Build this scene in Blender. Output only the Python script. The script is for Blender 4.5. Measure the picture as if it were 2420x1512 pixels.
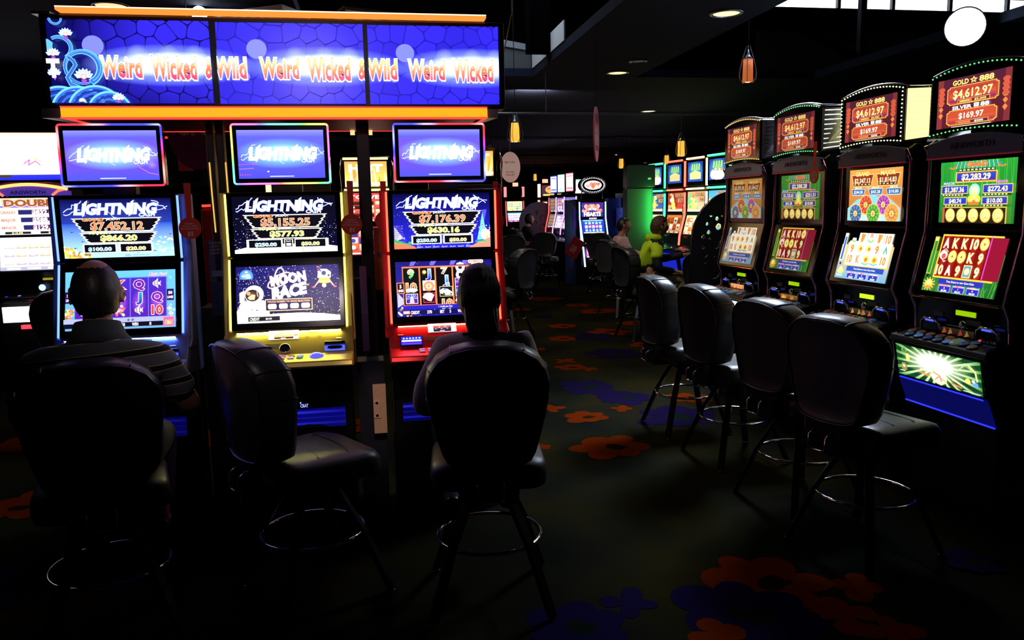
import bpy, bmesh, math, random
from mathutils import Vector, Matrix, noise
random.seed(7)
sc = bpy.context.scene
for o in list(bpy.data.objects): bpy.data.objects.remove(o)
COL = sc.collection
PI = math.pi
R = math.radians

# ------------------------------------------------------------------ camera
FPX = 1850.0
CAM = Vector((0, 0, 1.6))
_yaw, _pit, _rol = R(9.8), R(8.2), R(1.15)
_f = Vector((math.sin(_yaw)*math.cos(_pit), math.cos(_yaw)*math.cos(_pit), -math.sin(_pit)))
_r0 = Vector((math.cos(_yaw), -math.sin(_yaw), 0)); _u0 = _r0.cross(_f)
_r = _r0*math.cos(_rol) - _u0*math.sin(_rol); _u = _u0*math.cos(_rol) + _r0*math.sin(_rol)
cd = bpy.data.cameras.new('camera'); cd.sensor_fit = 'HORIZONTAL'; cd.sensor_width = 36; cd.lens = FPX/2420*36
cd.clip_start = .05; cd.clip_end = 200
cam = bpy.data.objects.new('camera', cd); COL.objects.link(cam)
m = Matrix(((_r.x, _u.x, -_f.x, CAM.x), (_r.y, _u.y, -_f.y, CAM.y), (_r.z, _u.z, -_f.z, CAM.z), (0, 0, 0, 1)))
cam.matrix_world = m
sc.camera = cam

# ------------------------------------------------------------------ world, exposure, main lights
w = bpy.data.worlds.new('world'); sc.world = w; w.use_nodes = True
w.node_tree.nodes['Background'].inputs[0].default_value = (.35, .45, .8, 1)
w.node_tree.nodes['Background'].inputs[1].default_value = .0
sc.view_settings.view_transform = 'Standard'; sc.view_settings.look = 'None'
sc.view_settings.gamma = 1; sc.view_settings.exposure = 0; sc.view_settings.use_curve_mapping = False

def area(name, loc, rot, size, col, power, size_y=None, spread=None):
    l = bpy.data.lights.new(name, 'AREA'); l.energy = power; l.color = col; l.size = size
    if size_y: l.shape = 'RECTANGLE'; l.size_y = size_y
    if spread: l.spread = R(spread)
    o = bpy.data.objects.new(name, l); COL.objects.link(o); o.location = loc; o.rotation_euler = rot
    return o
def spot(name, loc, target, col, power, angle=80, blend=.6, radius=.06):
    l = bpy.data.lights.new(name, 'SPOT'); l.energy = power; l.color = col; l.spot_size = R(angle); l.spot_blend = blend
    l.shadow_soft_size = radius
    o = bpy.data.objects.new(name, l); COL.objects.link(o); o.location = loc
    o.rotation_euler = (Vector(target)-Vector(loc)).to_track_quat('-Z', 'Y').to_euler()
    return o
# daylight falling down the two ceiling wells, the flood lamp, the warm ceiling downlights and added fills
area('well_daylight', (.9, 7.4, 4.05), (0, 0, 0), 1.5, (.75, .87, 1), 22, 1.4)
o_ = area('well_daylight', (3.5, 6.6, 4.1), (0, 0, 0), 1.3, (.64, .78, 1), 105, 1.3, 70)
o_.rotation_euler = (Vector((2.05, 4.9, 1.1))-o_.location).to_track_quat('-Z', 'Y').to_euler()
spot('rear_fill_spot', (-.5, .5, 2.9), (-.35, 4.1, 1.55), (1, .78, .80), 46, 42, .6, .15)  # added fill from behind the camera for tags, shirt and machine fronts
spot('rear_fill_spot', (.1, 1.2, 2.9), (-.01, 4.1, .56), (1, .66, .45), 100, 7, .5, .05)  # added narrow spot to brighten the beige cover plate
spot('flood_light', (4.62, 5.66, 2.8), (1.6, 3.4, .8), (.80, .88, 1), 70, 120, .8, .1)
area('sign_fill_light', (1.9, 9.2, 2.88), (R(68), 0, 0), .4, (1, .85, .75), 18, .2)  # added fill aimed at the grey oval sign, no fixture behind it
DOWN = [(-1.62, 5.69, 1.0), (2.56, 5.52, 2.4), (2.54, 8.02, 4), (4.02, 11.22, 1.2), (4.01, 15.92, 1), (6.42, 20.4, 1), (6.36, 15.76, 1), (8.79, 20.19, 1), (8.79, 24.81, 1), (3.98, 20.59, 1), (1.85, 10.6, 2.2), (1.3, 15.9, 1), (6.3, 11.3, .6)]  # the beam in front of the grey oval sign is added to brighten it
for x, y, k in DOWN:
    spot('downlight_beam', (x, y, 2.93), (x, y, 0), (1, .84, .6), (16 if y < 12 else 36)*k, 150, 1, .07)

# ------------------------------------------------------------------ helpers: materials
MATS = {}
def lin(c):
    return tuple((v/12.92 if v <= .04045 else ((v+.055)/1.055)**2.4) for v in c)
def hx(s, k=1.0):
    s = s.lstrip('#'); c = lin(tuple(int(s[i:i+2], 16)/255 for i in (0, 2, 4)))
    return tuple(v*k for v in c)
def mat(name, col=(.5, .5, .5), rough=.5, metal=0, emit=None, es=1, bump=0, bscale=60, spec=.5, vary=.12, alpha=1, trans=0):
    if name in MATS: return MATS[name]
    M = bpy.data.materials.new(name); M.use_nodes = True; MATS[name] = M
    nt = M.node_tree; b = nt.nodes['Principled BSDF']
    b.inputs['Roughness'].default_value = rough; b.inputs['Metallic'].default_value = metal
    b.inputs['Specular IOR Level'].default_value = spec
    tc = nt.nodes.new('ShaderNodeTexCoord'); nz = nt.nodes.new('ShaderNodeTexNoise'); nz.inputs['Scale'].default_value = bscale
    nt.links.new(tc.outputs['Object'], nz.inputs['Vector'])
    mx = nt.nodes.new('ShaderNodeMix'); mx.data_type = 'RGBA'
    mx.inputs['A'].default_value = (*[c*(1-vary) for c in col], 1); mx.inputs['B'].default_value = (*[min(1, c*(1+vary)) for c in col], 1)
    nt.links.new(nz.outputs['Fac'], mx.inputs['Factor']); nt.links.new(mx.outputs['Result'], b.inputs['Base Color'])
    if bump:
        bp = nt.nodes.new('ShaderNodeBump'); bp.inputs['Strength'].default_value = bump; bp.inputs['Distance'].default_value = .002
        nt.links.new(nz.outputs['Fac'], bp.inputs['Height']); nt.links.new(bp.outputs['Normal'], b.inputs['Normal'])
    if emit:
        b.inputs['Emission Color'].default_value = (*emit, 1); b.inputs['Emission Strength'].default_value = es
    if trans: b.inputs['Transmission Weight'].default_value = trans
    if alpha < 1: b.inputs['Alpha'].default_value = alpha
    return M
def attr_mat(name, emis=True, rough=.25, alpha=False):
    if name in MATS: return MATS[name]
    M = bpy.data.materials.new(name); M.use_nodes = True; MATS[name] = M
    nt = M.node_tree; b = nt.nodes['Principled BSDF']
    at = nt.nodes.new('ShaderNodeAttribute'); at.attribute_name = 'col'
    b.inputs['Roughness'].default_value = rough
    if emis:
        b.inputs['Base Color'].default_value = (.004, .004, .005, 1)
        nt.links.new(at.outputs['Color'], b.inputs['Emission Color']); b.inputs['Emission Strength'].default_value = 1
    else:
        b.inputs['Specular IOR Level'].default_value = .0 if rough > .9 else .3
        nz = nt.nodes.new('ShaderNodeTexNoise'); nz.inputs['Scale'].default_value = 90; nz.inputs['Detail'].default_value = 3
        ml = nt.nodes.new('ShaderNodeMix'); ml.data_type = 'RGBA'; ml.blend_type = 'MULTIPLY'; ml.inputs['Factor'].default_value = .25
        nt.links.new(at.outputs['Color'], ml.inputs['A']); nt.links.new(nz.outputs['Fac'], ml.inputs['B'])
        nt.links.new(ml.outputs['Result'], b.inputs['Base Color'])
    if alpha:
        nt.links.new(at.outputs['Alpha'], b.inputs['Alpha'])
    return M
BLK = mat('black_plastic', (.006, .006, .008), .35, bump=.05)
GLOSS = mat('gloss_black', (.004, .004, .006), .12)
DARKM = mat('dark_metal', (.02, .02, .025), .4, .6)
CHROME = mat('chrome', (.75, .76, .8), .08, 1, vary=.02)
BRUSH = mat('brushed_steel', (.38, .38, .42), .35, .9, bscale=200)
LEATH = mat('black_leather', (.038, .040, .048), .32, bump=.25, bscale=220)
LEATHB = mat('black_leather_back', (.006, .006, .008), .6, bump=.3, bscale=260)
PIPE = mat('piping_leather', (.02, .021, .025), .3)
SEATL = mat('grey_leather', (.05, .052, .05), .4, bump=.2, bscale=200)

# ------------------------------------------------------------------ helpers: meshes
class MB:
    def __init__(s): s.v = []; s.f = []; s.m = []; s.c = None
    def add(s, vs, fs, mi=0, cols=None):
        b = len(s.v); s.v += [tuple(v) for v in vs]; s.f += [tuple(b+i for i in f) for f in fs]; s.m += [mi]*len(fs)
        if cols is not None:
            if s.c is None: s.c = []
            s.c += cols
        return s
    def box(s, x0, x1, y0, y1, z0, z1, mi=0):
        v = [(x, y, z) for x in (x0, x1) for y in (y0, y1) for z in (z0, z1)]
        return s.add(v, [(0, 1, 3, 2), (4, 6, 7, 5), (0, 4, 5, 1), (2, 3, 7, 6), (0, 2, 6, 4), (1, 5, 7, 3)], mi)
    def prism(s, prof, x0, x1, mi=0, x0b=None, x1b=None):
        """profile of (y, z) points extruded along x"""
        n = len(prof)
        v = [(x0, y, z) for y, z in prof]+[(x1, y, z) for y, z in prof]
        f = [tuple(range(n)), tuple(range(2*n-1, n-1, -1))]+[(i, i+n, (i+1) % n+n, (i+1) % n) for i in range(n)]
        return s.add(v, f, mi)
    def prismz(s, pts, z0, z1, mi=0):
        n = len(pts); v = [(x, y, z0) for x, y in pts]+[(x, y, z1) for x, y in pts]
        f = [tuple(range(n-1, -1, -1)), tuple(range(n, 2*n))]+[(i, (i+1) % n, (i+1) % n+n, i+n) for i in range(n)]
        return s.add(v, f, mi)
    def prismy(s, pts, y0, y1, mi=0):
        """outline of (x, z) points extruded along y"""
        n = len(pts); v = [(x, y0, z) for x, z in pts]+[(x, y1, z) for x, z in pts]
        f = [tuple(range(n)), tuple(range(2*n-1, n-1, -1))]+[(i, i+n, (i+1) % n+n, (i+1) % n) for i in range(n)]
        return s.add(v, f, mi)
    def loft(s, rings, closed=True, caps=True, mi=0):
        n = len(rings[0]); v = [p for r in rings for p in r]; f = []
        for k in range(len(rings)-1):
            for i in range(n if closed else n-1):
                j = (i+1) % n; f.append((k*n+i, k*n+j, (k+1)*n+j, (k+1)*n+i))
        if caps: f.append(tuple(range(n-1, -1, -1))); b = (len(rings)-1)*n; f.append(tuple(range(b, b+n)))
        return s.add(v, f, mi)
    def tube(s, path, r, n=8, closed=False, mi=0):
        P = [Vector(p) for p in path]; K = len(P); rings = []; up = None
        for i in range(K):
            a = P[(i-1) % K] if (closed or i) else P[0]; b = P[(i+1) % K] if (closed or i < K-1) else P[-1]
            t = (b-a).normalized()
            if up is None: up = t.orthogonal().normalized()
            up = (up-t*up.dot(t)).normalized(); q = t.cross(up)
            rr = r[i] if isinstance(r, (list, tuple)) else r
            rings.append([P[i]+(up*math.cos(2*PI*k/n)+q*math.sin(2*PI*k/n))*rr for k in range(n)])
        if closed: rings.append(rings[0]); return s.loft(rings, caps=False, mi=mi)
        return s.loft(rings, mi=mi)
    def lathe(s, prof, n=20, c=(0, 0, 0), axis='z', mi=0):
        rings = []
        for r_, h in prof:
            ring = []
            for k in range(n):
                a = 2*PI*k/n; x, y = max(r_, 1e-4)*math.cos(a), max(r_, 1e-4)*math.sin(a)
                p = (x, y, h) if axis == 'z' else ((x, -h, y) if axis == 'y' else (h, x, y))
                ring.append((c[0]+p[0], c[1]+p[1], c[2]+p[2]))
            rings.append(ring)
        return s.loft(rings, mi=mi)
    def xf(s, M):
        s.v = [tuple(M @ Vector(v)) for v in s.v]; return s
    def build(s, name, mt, parent=None, smooth=False, bevel=0, seg=2, sub=0, ang=35, attr=False):
        me = bpy.data.meshes.new(name); me.from_pydata(s.v, [], s.f); me.update()
        for t in (mt if isinstance(mt, (list, tuple)) else [mt]): me.materials.append(t)
        if any(s.m): me.polygons.foreach_set('material_index', s.m)
        if s.c is not None:
            a = me.color_attributes.new('col', 'FLOAT_COLOR', 'POINT')
            flat = [x for c in s.c for x in (c if len(c) == 4 else (*c, 1))]; a.data.foreach_set('color', flat)
        if smooth: me.polygons.foreach_set('use_smooth', [True]*len(me.polygons))
        o = bpy.data.objects.new(name, me); COL.objects.link(o)
        if parent: o.parent = parent
        if bevel:
            b = o.modifiers.new('bevel', 'BEVEL'); b.width = bevel; b.segments = seg; b.limit_method = 'ANGLE'; b.angle_limit = R(ang)
        if sub:
            b = o.modifiers.new('sub', 'SUBSURF'); b.levels = sub; b.render_levels = sub
        return o
def tag(o, label=None, cat=None, group=None, kind=None):
    if label: o['label'] = label
    if cat: o['category'] = cat
    if group: o['group'] = group
    if kind: o['kind'] = kind
    return o
def thing(name, label, cat, loc=(0, 0, 0), rz=0, group=None):
    o = bpy.data.objects.new(name, None); COL.objects.link(o); o.location = loc; o.rotation_euler = (0, 0, rz)
    o.empty_display_size = .1
    return tag(o, label, cat, group)
def struct(mb, name, mt, parent=None, **k):
    o = mb.build(name, mt, parent, **k)
    if not parent: o['kind'] = 'structure'
    return o
def copy_tree(o, parent=None):
    c = o.copy(); COL.objects.link(c)
    if parent: c.parent = parent
    for ch in list(o.children): copy_tree(ch, c)
    return c
def rrect(w, h, r, n=5, cx=0, cy=0):
    p = []
    for qx, qy, a0 in ((1, 1, 0), (-1, 1, 90), (-1, -1, 180), (1, -1, 270)):
        for k in range(n+1):
            a = R(a0+90*k/n); p.append((cx+qx*(w/2-r)+r*math.cos(a), cy+qy*(h/2-r)+r*math.sin(a)))
    return p
def ray(px, py):
    return _f+_r*((px-1210)/FPX)-_u*((py-756)/FPX)

# ------------------------------------------------------------------ helpers: lit screen pictures (flat shapes with a colour per corner)
GL = {}
def glyphs(txt, off):
    k = (txt, off)
    if k in GL: return GL[k]
    cu = bpy.data.curves.new('t', 'FONT'); cu.body = txt; cu.size = 1; cu.offset = off; cu.resolution_u = 2; cu.fill_mode = 'FRONT'
    ob = bpy.data.objects.new('t', cu); me = ob.to_mesh()
    v = [(p.co.x, p.co.y) for p in me.vertices]; f = [tuple(p.vertices) for p in me.polygons]
    ob.to_mesh_clear(); bpy.data.objects.remove(ob); bpy.data.curves.remove(cu)
    GL[k] = (v, f); return GL[k]
def mixc(a, b, t): return tuple(a[i]*(1-t)+b[i]*t for i in range(3))
class Art:
    """w x h units; y up; shapes are clipped to the screen and stacked a hair apart"""
    def __init__(s, w, h): s.w = w; s.h = h; s.tri = []; s.L = 0
    def _put(s, pts, col, a=1.0):
        pts = [(p[0], p[1]) for p in pts]
        for ax, lim, sg in ((0, 0, 1), (0, s.w, -1), (1, 0, 1), (1, s.h, -1)):
            o = []; n = len(pts)
            for i in range(n):
                p, q = pts[i-1], pts[i]; dp, dq = (p[ax]-lim)*sg, (q[ax]-lim)*sg
                if (dp >= 0) != (dq >= 0):
                    t = dp/(dp-dq); o.append((p[0]+(q[0]-p[0])*t, p[1]+(q[1]-p[1])*t))
                if dq >= 0: o.append(q)
            pts = o
            if len(pts) < 3: return
        cs = [(*(col(*p) if callable(col) else col), 1)[:4] for p in pts]
        if callable(a): cs = [(c[0], c[1], c[2], a(*p)) for c, p in zip(cs, pts)]
        elif a < 1: cs = [(c[0], c[1], c[2], a) for c in cs]
        s.tri.append((pts, s.L, cs))
    def up(s): s.L += 1; return s
    def poly(s, pts, col, a=1.0): s.up()._put(pts, col, a); return s
    def rect(s, x0, y0, x1, y1, col, col2=None, horiz=False, nx=1):
        if col2 is None: c = col
        elif horiz: c = lambda x, y: mixc(col, col2, min(1, max(0, (x-x0)/(x1-x0))))
        else: c = lambda x, y: mixc(col, col2, min(1, max(0, (y-y0)/(y1-y0))))
        s.up()
        for i in range(nx):
            a, b = x0+(x1-x0)*i/nx, x0+(x1-x0)*(i+1)/nx; s._put([(a, y0), (b, y0), (b, y1), (a, y1)], c)
        return s
    def disc(s, cx, cy, rx, col, ry=None, n=20, col2=None, a=1.0, a2=None):
        ry = ry or rx; s.up(); P = [(cx+rx*math.cos(2*PI*i/n), cy+ry*math.sin(2*PI*i/n)) for i in range(n)]
        if col2 is None and a2 is None: s._put(P, col, a); return s
        c2 = col2 or col; a2 = a if a2 is None else a2
        d = lambda x, y: min(1, math.hypot((x-cx)/rx, (y-cy)/ry))
        for i in range(n):
            q = P[(i+1) % n]
            for k0, k1 in ((0, .5), (.5, 1)):
                pts = [(cx+(p[0]-cx)*k, cy+(p[1]-cy)*k) for p, k in ((P[i], k0), (P[i], k1), (q, k1), (q, k0))]
                if k0 == 0: pts = pts[1:3]+[(cx, cy)]
                s._put(pts, lambda x, y: mixc(col, c2, d(x, y)), (lambda x, y: a*(1-d(x, y))**1.3+a2*d(x, y)) if a2 != a or a < 1 else 1.0)
        return s
    def ring(s, cx, cy, r, w, col, ry=None, n=24, a0=0, a1=360):
        ry = ry or r; s.up(); k = r-w; ky = ry-w
        for i in range(n):
            t0, t1 = R(a0+(a1-a0)*i/n), R(a0+(a1-a0)*(i+1)/n)
            s._put([(cx+r*math.cos(t0), cy+ry*math.sin(t0)), (cx+r*math.cos(t1), cy+ry*math.sin(t1)), (cx+k*math.cos(t1), cy+ky*math.sin(t1)), (cx+k*math.cos(t0), cy+ky*math.sin(t0))], col)
        return s
    def stroke(s, pts, w, col, w2=None):
        s.up(); n = len(pts)
        for i in range(n-1):
            (x0, y0), (x1, y1) = pts[i], pts[i+1]; d = math.hypot(x1-x0, y1-y0) or 1; nx, ny = -(y1-y0)/d, (x1-x0)/d
            wa = w+((w2 or w)-w)*i/(n-1); wb = w+((w2 or w)-w)*(i+1)/(n-1)
            e = .25*wa/d if d > wa*.3 else 0
            s._put([(x0+nx*wa/2-(x1-x0)*e, y0+ny*wa/2-(y1-y0)*e), (x0-nx*wa/2-(x1-x0)*e, y0-ny*wa/2-(y1-y0)*e), (x1-nx*wb/2+(x1-x0)*e, y1-ny*wb/2+(y1-y0)*e), (x1+nx*wb/2+(x1-x0)*e, y1+ny*wb/2+(y1-y0)*e)], col)
        return s
    def text(s, t, cx, cy, hh, col, w=None, out=None, ow=.06, bold=.02, shear=0, out2=None, ow2=.12, rot=0, align='c'):
        """cap height hh, centred on cx, cy; optional outlines"""
        base, _ = glyphs(t, bold)
        x0 = min(p[0] for p in base); x1 = max(p[0] for p in base); ky = hh/.73; kx = ky if w is None else w/max(.01, x1-x0)
        ox = cx-(x0+x1)/2*kx if align == 'c' else cx-x0*kx; oy = cy-hh/2
        cr, sr = math.cos(R(rot)), math.sin(R(rot))
        bold *= .6; ow *= .5; ow2 *= .5
        for o_, c_ in ((ow2, out2), (ow, out), (0, col)):
            if c_ is None: continue
            s.up(); V, Fs = glyphs(t, bold+o_)
            for f in Fs:
                P = []
                for i in f:
                    X = ox+V[i][0]*kx+shear*V[i][1]*ky; Y = oy+V[i][1]*ky
                    dx, dy = X-cx, Y-cy; P.append((cx+dx*cr-dy*sr, cy+dx*sr+dy*cr))
                s._put(P, c_)
        return s
    def build(s, name, parent, O, X, Y, mt=None, k=1.0, dz=.00012):
        """O lower-left corner, X and Y edge vectors of the whole screen"""
        O, X, Y = Vector(O), Vector(X), Vector(Y); N = X.cross(Y).normalized()
        mb = MB(); mb.c = []
        for pts, L, cs in s.tri:
            vs = [O+X*(p[0]/s.w)+Y*(p[1]/s.h)+N*(dz*L) for p in pts]
            mb.add(vs, [tuple(range(len(vs)))], 0, [(c[0]*k, c[1]*k, c[2]*k, c[3]) for c in cs])
        return mb.build(name, mt or (ARTA if any(c[3] < 1 for _, _, cs in s.tri for c in cs) else ART), parent)
ART = attr_mat('screen_picture'); ARTA = attr_mat('screen_picture_glow', alpha=True)
PRINT = attr_mat('print', emis=False, rough=.6)
WH = (2.2, 2.2, 2.2)
def zig(x0, y0, x1, y1, n, j, seed):
    r = random.Random(seed); return [(x0+(x1-x0)*i/n+(r.uniform(-j, j) if 0 < i < n else 0), y0+(y1-y0)*i/n+(r.uniform(-j, j) if 0 < i < n else 0)) for i in range(n+1)]

# ------------------------------------------------------------------ the hall: carpet, soffit with two openings, void above, walls
def carpet():
    M = bpy.data.materials.new('carpet'); M.use_nodes = True; nt = M.node_tree; b = nt.nodes['Principled BSDF']
    b.inputs['Roughness'].default_value = .95; b.inputs['Specular IOR Level'].default_value = 0
    tc = nt.nodes.new('ShaderNodeTexCoord')
    n1 = nt.nodes.new('ShaderNodeTexNoise'); n1.inputs['Scale'].default_value = 1.1; n1.inputs['Detail'].default_value = 3
    n2 = nt.nodes.new('ShaderNodeTexNoise'); n2.inputs['Scale'].default_value = 240
    cr = nt.nodes.new('ShaderNodeValToRGB'); e = cr.color_ramp.elements
    e[0].position = .33; e[0].color = (.010, .012, .010, 1); e[1].position = .66; e[1].color = (.034, .028, .007, 1)
    k = e.new(.5); k.color = (.022, .021, .012, 1)
    mx = nt.nodes.new('ShaderNodeMix'); mx.data_type = 'RGBA'; mx.blend_type = 'MULTIPLY'; mx.inputs['Factor'].default_value = .8
    for n in (n1, n2): nt.links.new(tc.outputs['Object'], n.inputs['Vector'])
    nt.links.new(n1.outputs['Fac'], cr.inputs['Fac']); nt.links.new(cr.outputs['Color'], mx.inputs['A']); nt.links.new(n2.outputs['Fac'], mx.inputs['B'])
    nt.links.new(mx.outputs['Result'], b.inputs['Base Color'])
    bp = nt.nodes.new('ShaderNodeBump'); bp.inputs['Strength'].default_value = .4; bp.inputs['Distance'].default_value = .003
    nt.links.new(n2.outputs['Fac'], bp.inputs['Height']); nt.links.new(bp.outputs['Normal'], b.inputs['Normal'])
    return M
floor = struct(MB().box(-9, 14, -3, 32, -.1, 0), 'floor', carpet())

def gp(px, py, z=0):
    r = ray(px, py); t = (z-CAM.z)/r.z; return CAM.x+r.x*t, CAM.y+r.y*t
pr = MB(); pr.c = []; PZ = [.0006]
def blob(x, y, rx, ry, c, rot=0, n=14):
    PZ[0] += .000004; ca, sa = math.cos(rot), math.sin(rot)
    vs = [(x+rx*math.cos(2*PI*i/n)*ca-ry*math.sin(2*PI*i/n)*sa, y+rx*math.cos(2*PI*i/n)*sa+ry*math.sin(2*PI*i/n)*ca, PZ[0]) for i in range(n)]
    pr.add(vs, [tuple(range(n))], 0, [c]*n)
ORG, ORD, PUR, GRN = (.15, .018, .002), (.022, .008, .003), (.010, .006, .035), hx('#1c2a20', .5)
def flower(x, y, r, c, seed, petals=6, eye=ORD):
    g = random.Random(seed); a0 = g.uniform(0, 6)
    for i in range(petals):
        a = a0+2*PI*i/petals+g.uniform(-.15, .15); k = r*g.uniform(.40, .70); blob(x+math.cos(a)*k, y+math.sin(a)*k, r*g.uniform(.34, .56), r*g.uniform(.30, .48), c, a)
        blob(x+math.cos(a)*r*.3, y+math.sin(a)*r*.3, r*.34, r*.26, c, a)
    blob(x, y, r*.3, r*.3, c)
    if eye: blob(x+r*.08, y-r*.05, r*.3, r*.22, eye, a0); blob(x+r*.35, y-r*.1, r*.12, r*.06, eye, a0)
FL = [(1445, 1055, .25, ORG), (1810, 1375, .25, ORG), (2030, 1385, .12, ORG), (1990, 1450, .14, ORG), (2110, 1490, .12, ORG), (1385, 985, .17, ORG), (1300, 965, .13, ORG), (1285, 1056, .07, ORG), (1630, 940, .19, ORG), (1470, 965, .1, ORG),
      (1330, 800, .19, ORG), (1350, 868, .16, ORG), (1440, 784, .3, ORG), (1515, 815, .16, ORG), (1272, 825, .1, ORG), (1410, 735, .3, ORG), (1363, 721, .22, ORG), (1285, 706, .3, ORG), (1600, 752, .25, ORG), (1395, 872, .1, ORG), (1335, 853, .12, ORG),
      (1390, 915, .28, PUR), (1480, 940, .22, PUR), (1760, 1450, .3, PUR), (1490, 1425, .12, PUR), (1360, 1480, .2, PUR), (1600, 985, .3, PUR), (1455, 835, .3, PUR), (1400, 795, .3, PUR), (1700, 1500, .12, ORG), (90, 1180, .2, ORG), (40, 1200, .2, ORG), (60, 1370, .25, PUR)]
used = []
for i, (px, py, r, c) in enumerate(FL):
    x, y = gp(px, py); used.append((x, y)); flower(x, y, r, c, i, 6 if r > .15 else 4, ORD if c == ORG and r > .15 else (GRN if r > .15 else None))
g = random.Random(3)
for i in range(190):
    x, y = g.uniform(-6, 10), g.uniform(-1.5, 26)
    if any(math.hypot(x-a, y-b) < .5 for a, b in used) or (.4 < x < 2.4 and y < 5): continue
    used.append((x, y)); flower(x, y, g.uniform(.12, .32), g.choice([ORG, ORG, PUR]), 100+i)
fp = pr.build('carpet_pattern', attr_mat('carpet_print', emis=False, rough=.95), floor); fp['kind'] = 'stuff'
fp['label'] = 'orange and purple flower print in the carpet'

CEIL = mat('ceiling_paint', (.016, .022, .044), .85, spec=.1, vary=.2, bscale=3)
CEIL2 = mat('lit_bay_and_beam_paint', (.05, .055, .085), .85, spec=.1, vary=.1, bscale=3)  # beam tone; also paints extra light into the far ceiling bay
VOID = mat('void_paint', (.0025, .0025, .0035), .9, spec=0); BROWN = mat('void_lit_patch', (.10, .06, .045), .9); WPAINT = mat('white_paint', (.75, .78, .8), .7)
cl = MB()
for a in ((-9, -.45, -3, 8.3), (-.45, 1.71, -3, 5.0), (1.71, 2.83, -3, 8.3), (2.83, 4.9, -3, 5.0), (4.9, 14, -3, 8.3), (-9, 14, 8.3, 32)): cl.box(*a, 2.95, 3.03)
ceiling = struct(cl, 'ceiling', CEIL)
struct(MB().box(-9, 14, -3, 32, 5.6, 5.7), 'ceiling_void', VOID)
for i, (y0, y1, z) in enumerate(((11.35, 11.5, 2.92), (15.35, 15.5, 2.91), (20.4, 20.55, 2.91), (25.4, 25.6, 2.9))):
    struct(MB().box(-9, 14, y0, y1, z, 2.951), 'trim_%d' % (i+1), CEIL2)
struct(MB().box(-9, 14, 15.5, 20.4, 2.94, 2.951), 'trim_5', CEIL2)  # paler paint stands in for the stronger light on this bay
WALLM = mat('wall_paint', (.03, .012, .018), .8)
struct(MB().box(-9.1, -9, -3, 32, 0, 5.6), 'wall_left', WALLM)
struct(MB().box(14, 14.1, -3, 32, 0, 5.6), 'wall_right', WALLM)
struct(MB().box(-9, 14, 32, 32.1, 0, 5.6), 'wall_back', WALLM)
struct(MB().box(-9, 14, -3.1, -3, 0, 5.6), 'wall_front', WALLM)
struct(MB().box(-9, 14, 9.0, 9.1, 3.03, 3.86).box(-9, 4.2, 9.0, 9.1, 3.86, 5.6), 'wall_void', VOID)
struct(MB().box(4.55, 6.6, 8.96, 8.999, 3.04, 3.6), 'wall_lit_patch', BROWN)  # brown patch painting in the lit part of the void wall
# clerestory window of the void above the right-hand opening
SKY = mat('daylight_glass', (.9, .95, 1), .4, emit=(.86, .93, 1), es=3.2)
wn = struct(MB().box(4.2, 13.9, 9.02, 9.04, 3.86, 5.5), 'window_1', SKY)
fr = MB().box(4.2, 13.9, 8.98, 9.02, 3.84, 3.88)
for x in (5.6, 6.32, 7.1, 7.9, 8.7, 9.5, 10.3): fr.box(x-.02, x+.02, 8.97, 9.02, 3.88, 5.5)
fr.build('window_frame', DARKM, wn)
tr = thing('roof_truss', 'dark diagonal roof truss seen through the right-hand ceiling opening', 'truss', (4.6, 8.5, 3.03))
MB().tube([(-.3, 0, .75), (1.35, 0, .02)], .05, 6).build('brace', VOID, tr); MB().tube([(.62, .3, .75), (1.75, .3, .02)], .03, 6).build('brace', VOID, tr)
MB().box(.95, 1.02, -.05, .02, 0, 1.6).build('post', mat('grey_steel', (.01, .01, .014), .8, spec=.1), tr)
# the left-hand opening: white edge board, grey beam, hanging cable
struct(MB().box(1.70, 1.712, 6.9, 7.45, 3.03, 3.2).box(1.70, 1.712, 7.62, 8.3, 3.03, 3.2), 'trim_6', WPAINT)
t = thing('ceiling_beam', 'pale grey beam crossing the left-hand ceiling opening', 'beam', (.6, 8.32, 3.03))
MB().prismy([(0, .42), (1.1, .24), (1.1, .18), (0, .34)], 0, .1).build('flange', mat('pale_beam', (.35, .37, .42), .7), t)
MB().prismy([(0, .34), (1.1, .18), (1.1, .0), (0, .0)], .02, .12).build('web', mat('beam_grey', (.10, .11, .12), .8), t)
tag(MB().tube([(1.25, 6.95, 5.5), (1.252, 6.95, 4), (1.25, 6.95, 3.25), (1.3, 7.9, 2.96)], .006, 5).build('hanging_cable', DARKM), 'thin cable hanging inside the left-hand ceiling opening', 'cable')
tag(MB().box(1.5, 1.7, 7.42, 7.62, 3.04, 5.5).build('roof_post', VOID), 'dark post standing in the left-hand ceiling opening', 'post')

# downlights: recessed cans with a lit lens
def downlight(x, y, r, lab, e=(1, .72, .38), k=1.5):
    t = thing('downlight', lab, 'ceiling light', (x, y, 2.95), group='round ceiling downlights')
    MB().lathe([(r, 0), (r+.018, 0), (r+.018, -.008), (r, -.012), (r-.006, -.004)], 28).build('rim', BRUSH, t, True)
    MB().lathe([(r-.002, -.004), (r*.6, -.0045), (0, -.005)], 28).build('lens', mat('warm_lens_%d' % (k*10), (.8, .7, .5), .5, emit=e, es=k), t)
    return t
downlight(-1.62, 5.69, .1, 'downlight just above the left end of the overhead sign', (1, .55, .25), 1.6)
downlight(2.56, 5.52, .1, 'big oval downlight in the near dark ceiling, right of centre', (1, .8, .42), 1.4)
downlight(2.54, 8.02, .1, 'yellow downlight in the dark ceiling between the openings', (1, .75, .3), 1.9)
t = downlight(2.54, 7.38, .07, 'unlit round ceiling disc just above the yellow downlight', (.4, .35, .5), .06)
downlight(4.02, 11.22, .1, 'downlight in mid ceiling right of the pink oval sign', (1, .9, .6), 2)
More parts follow.
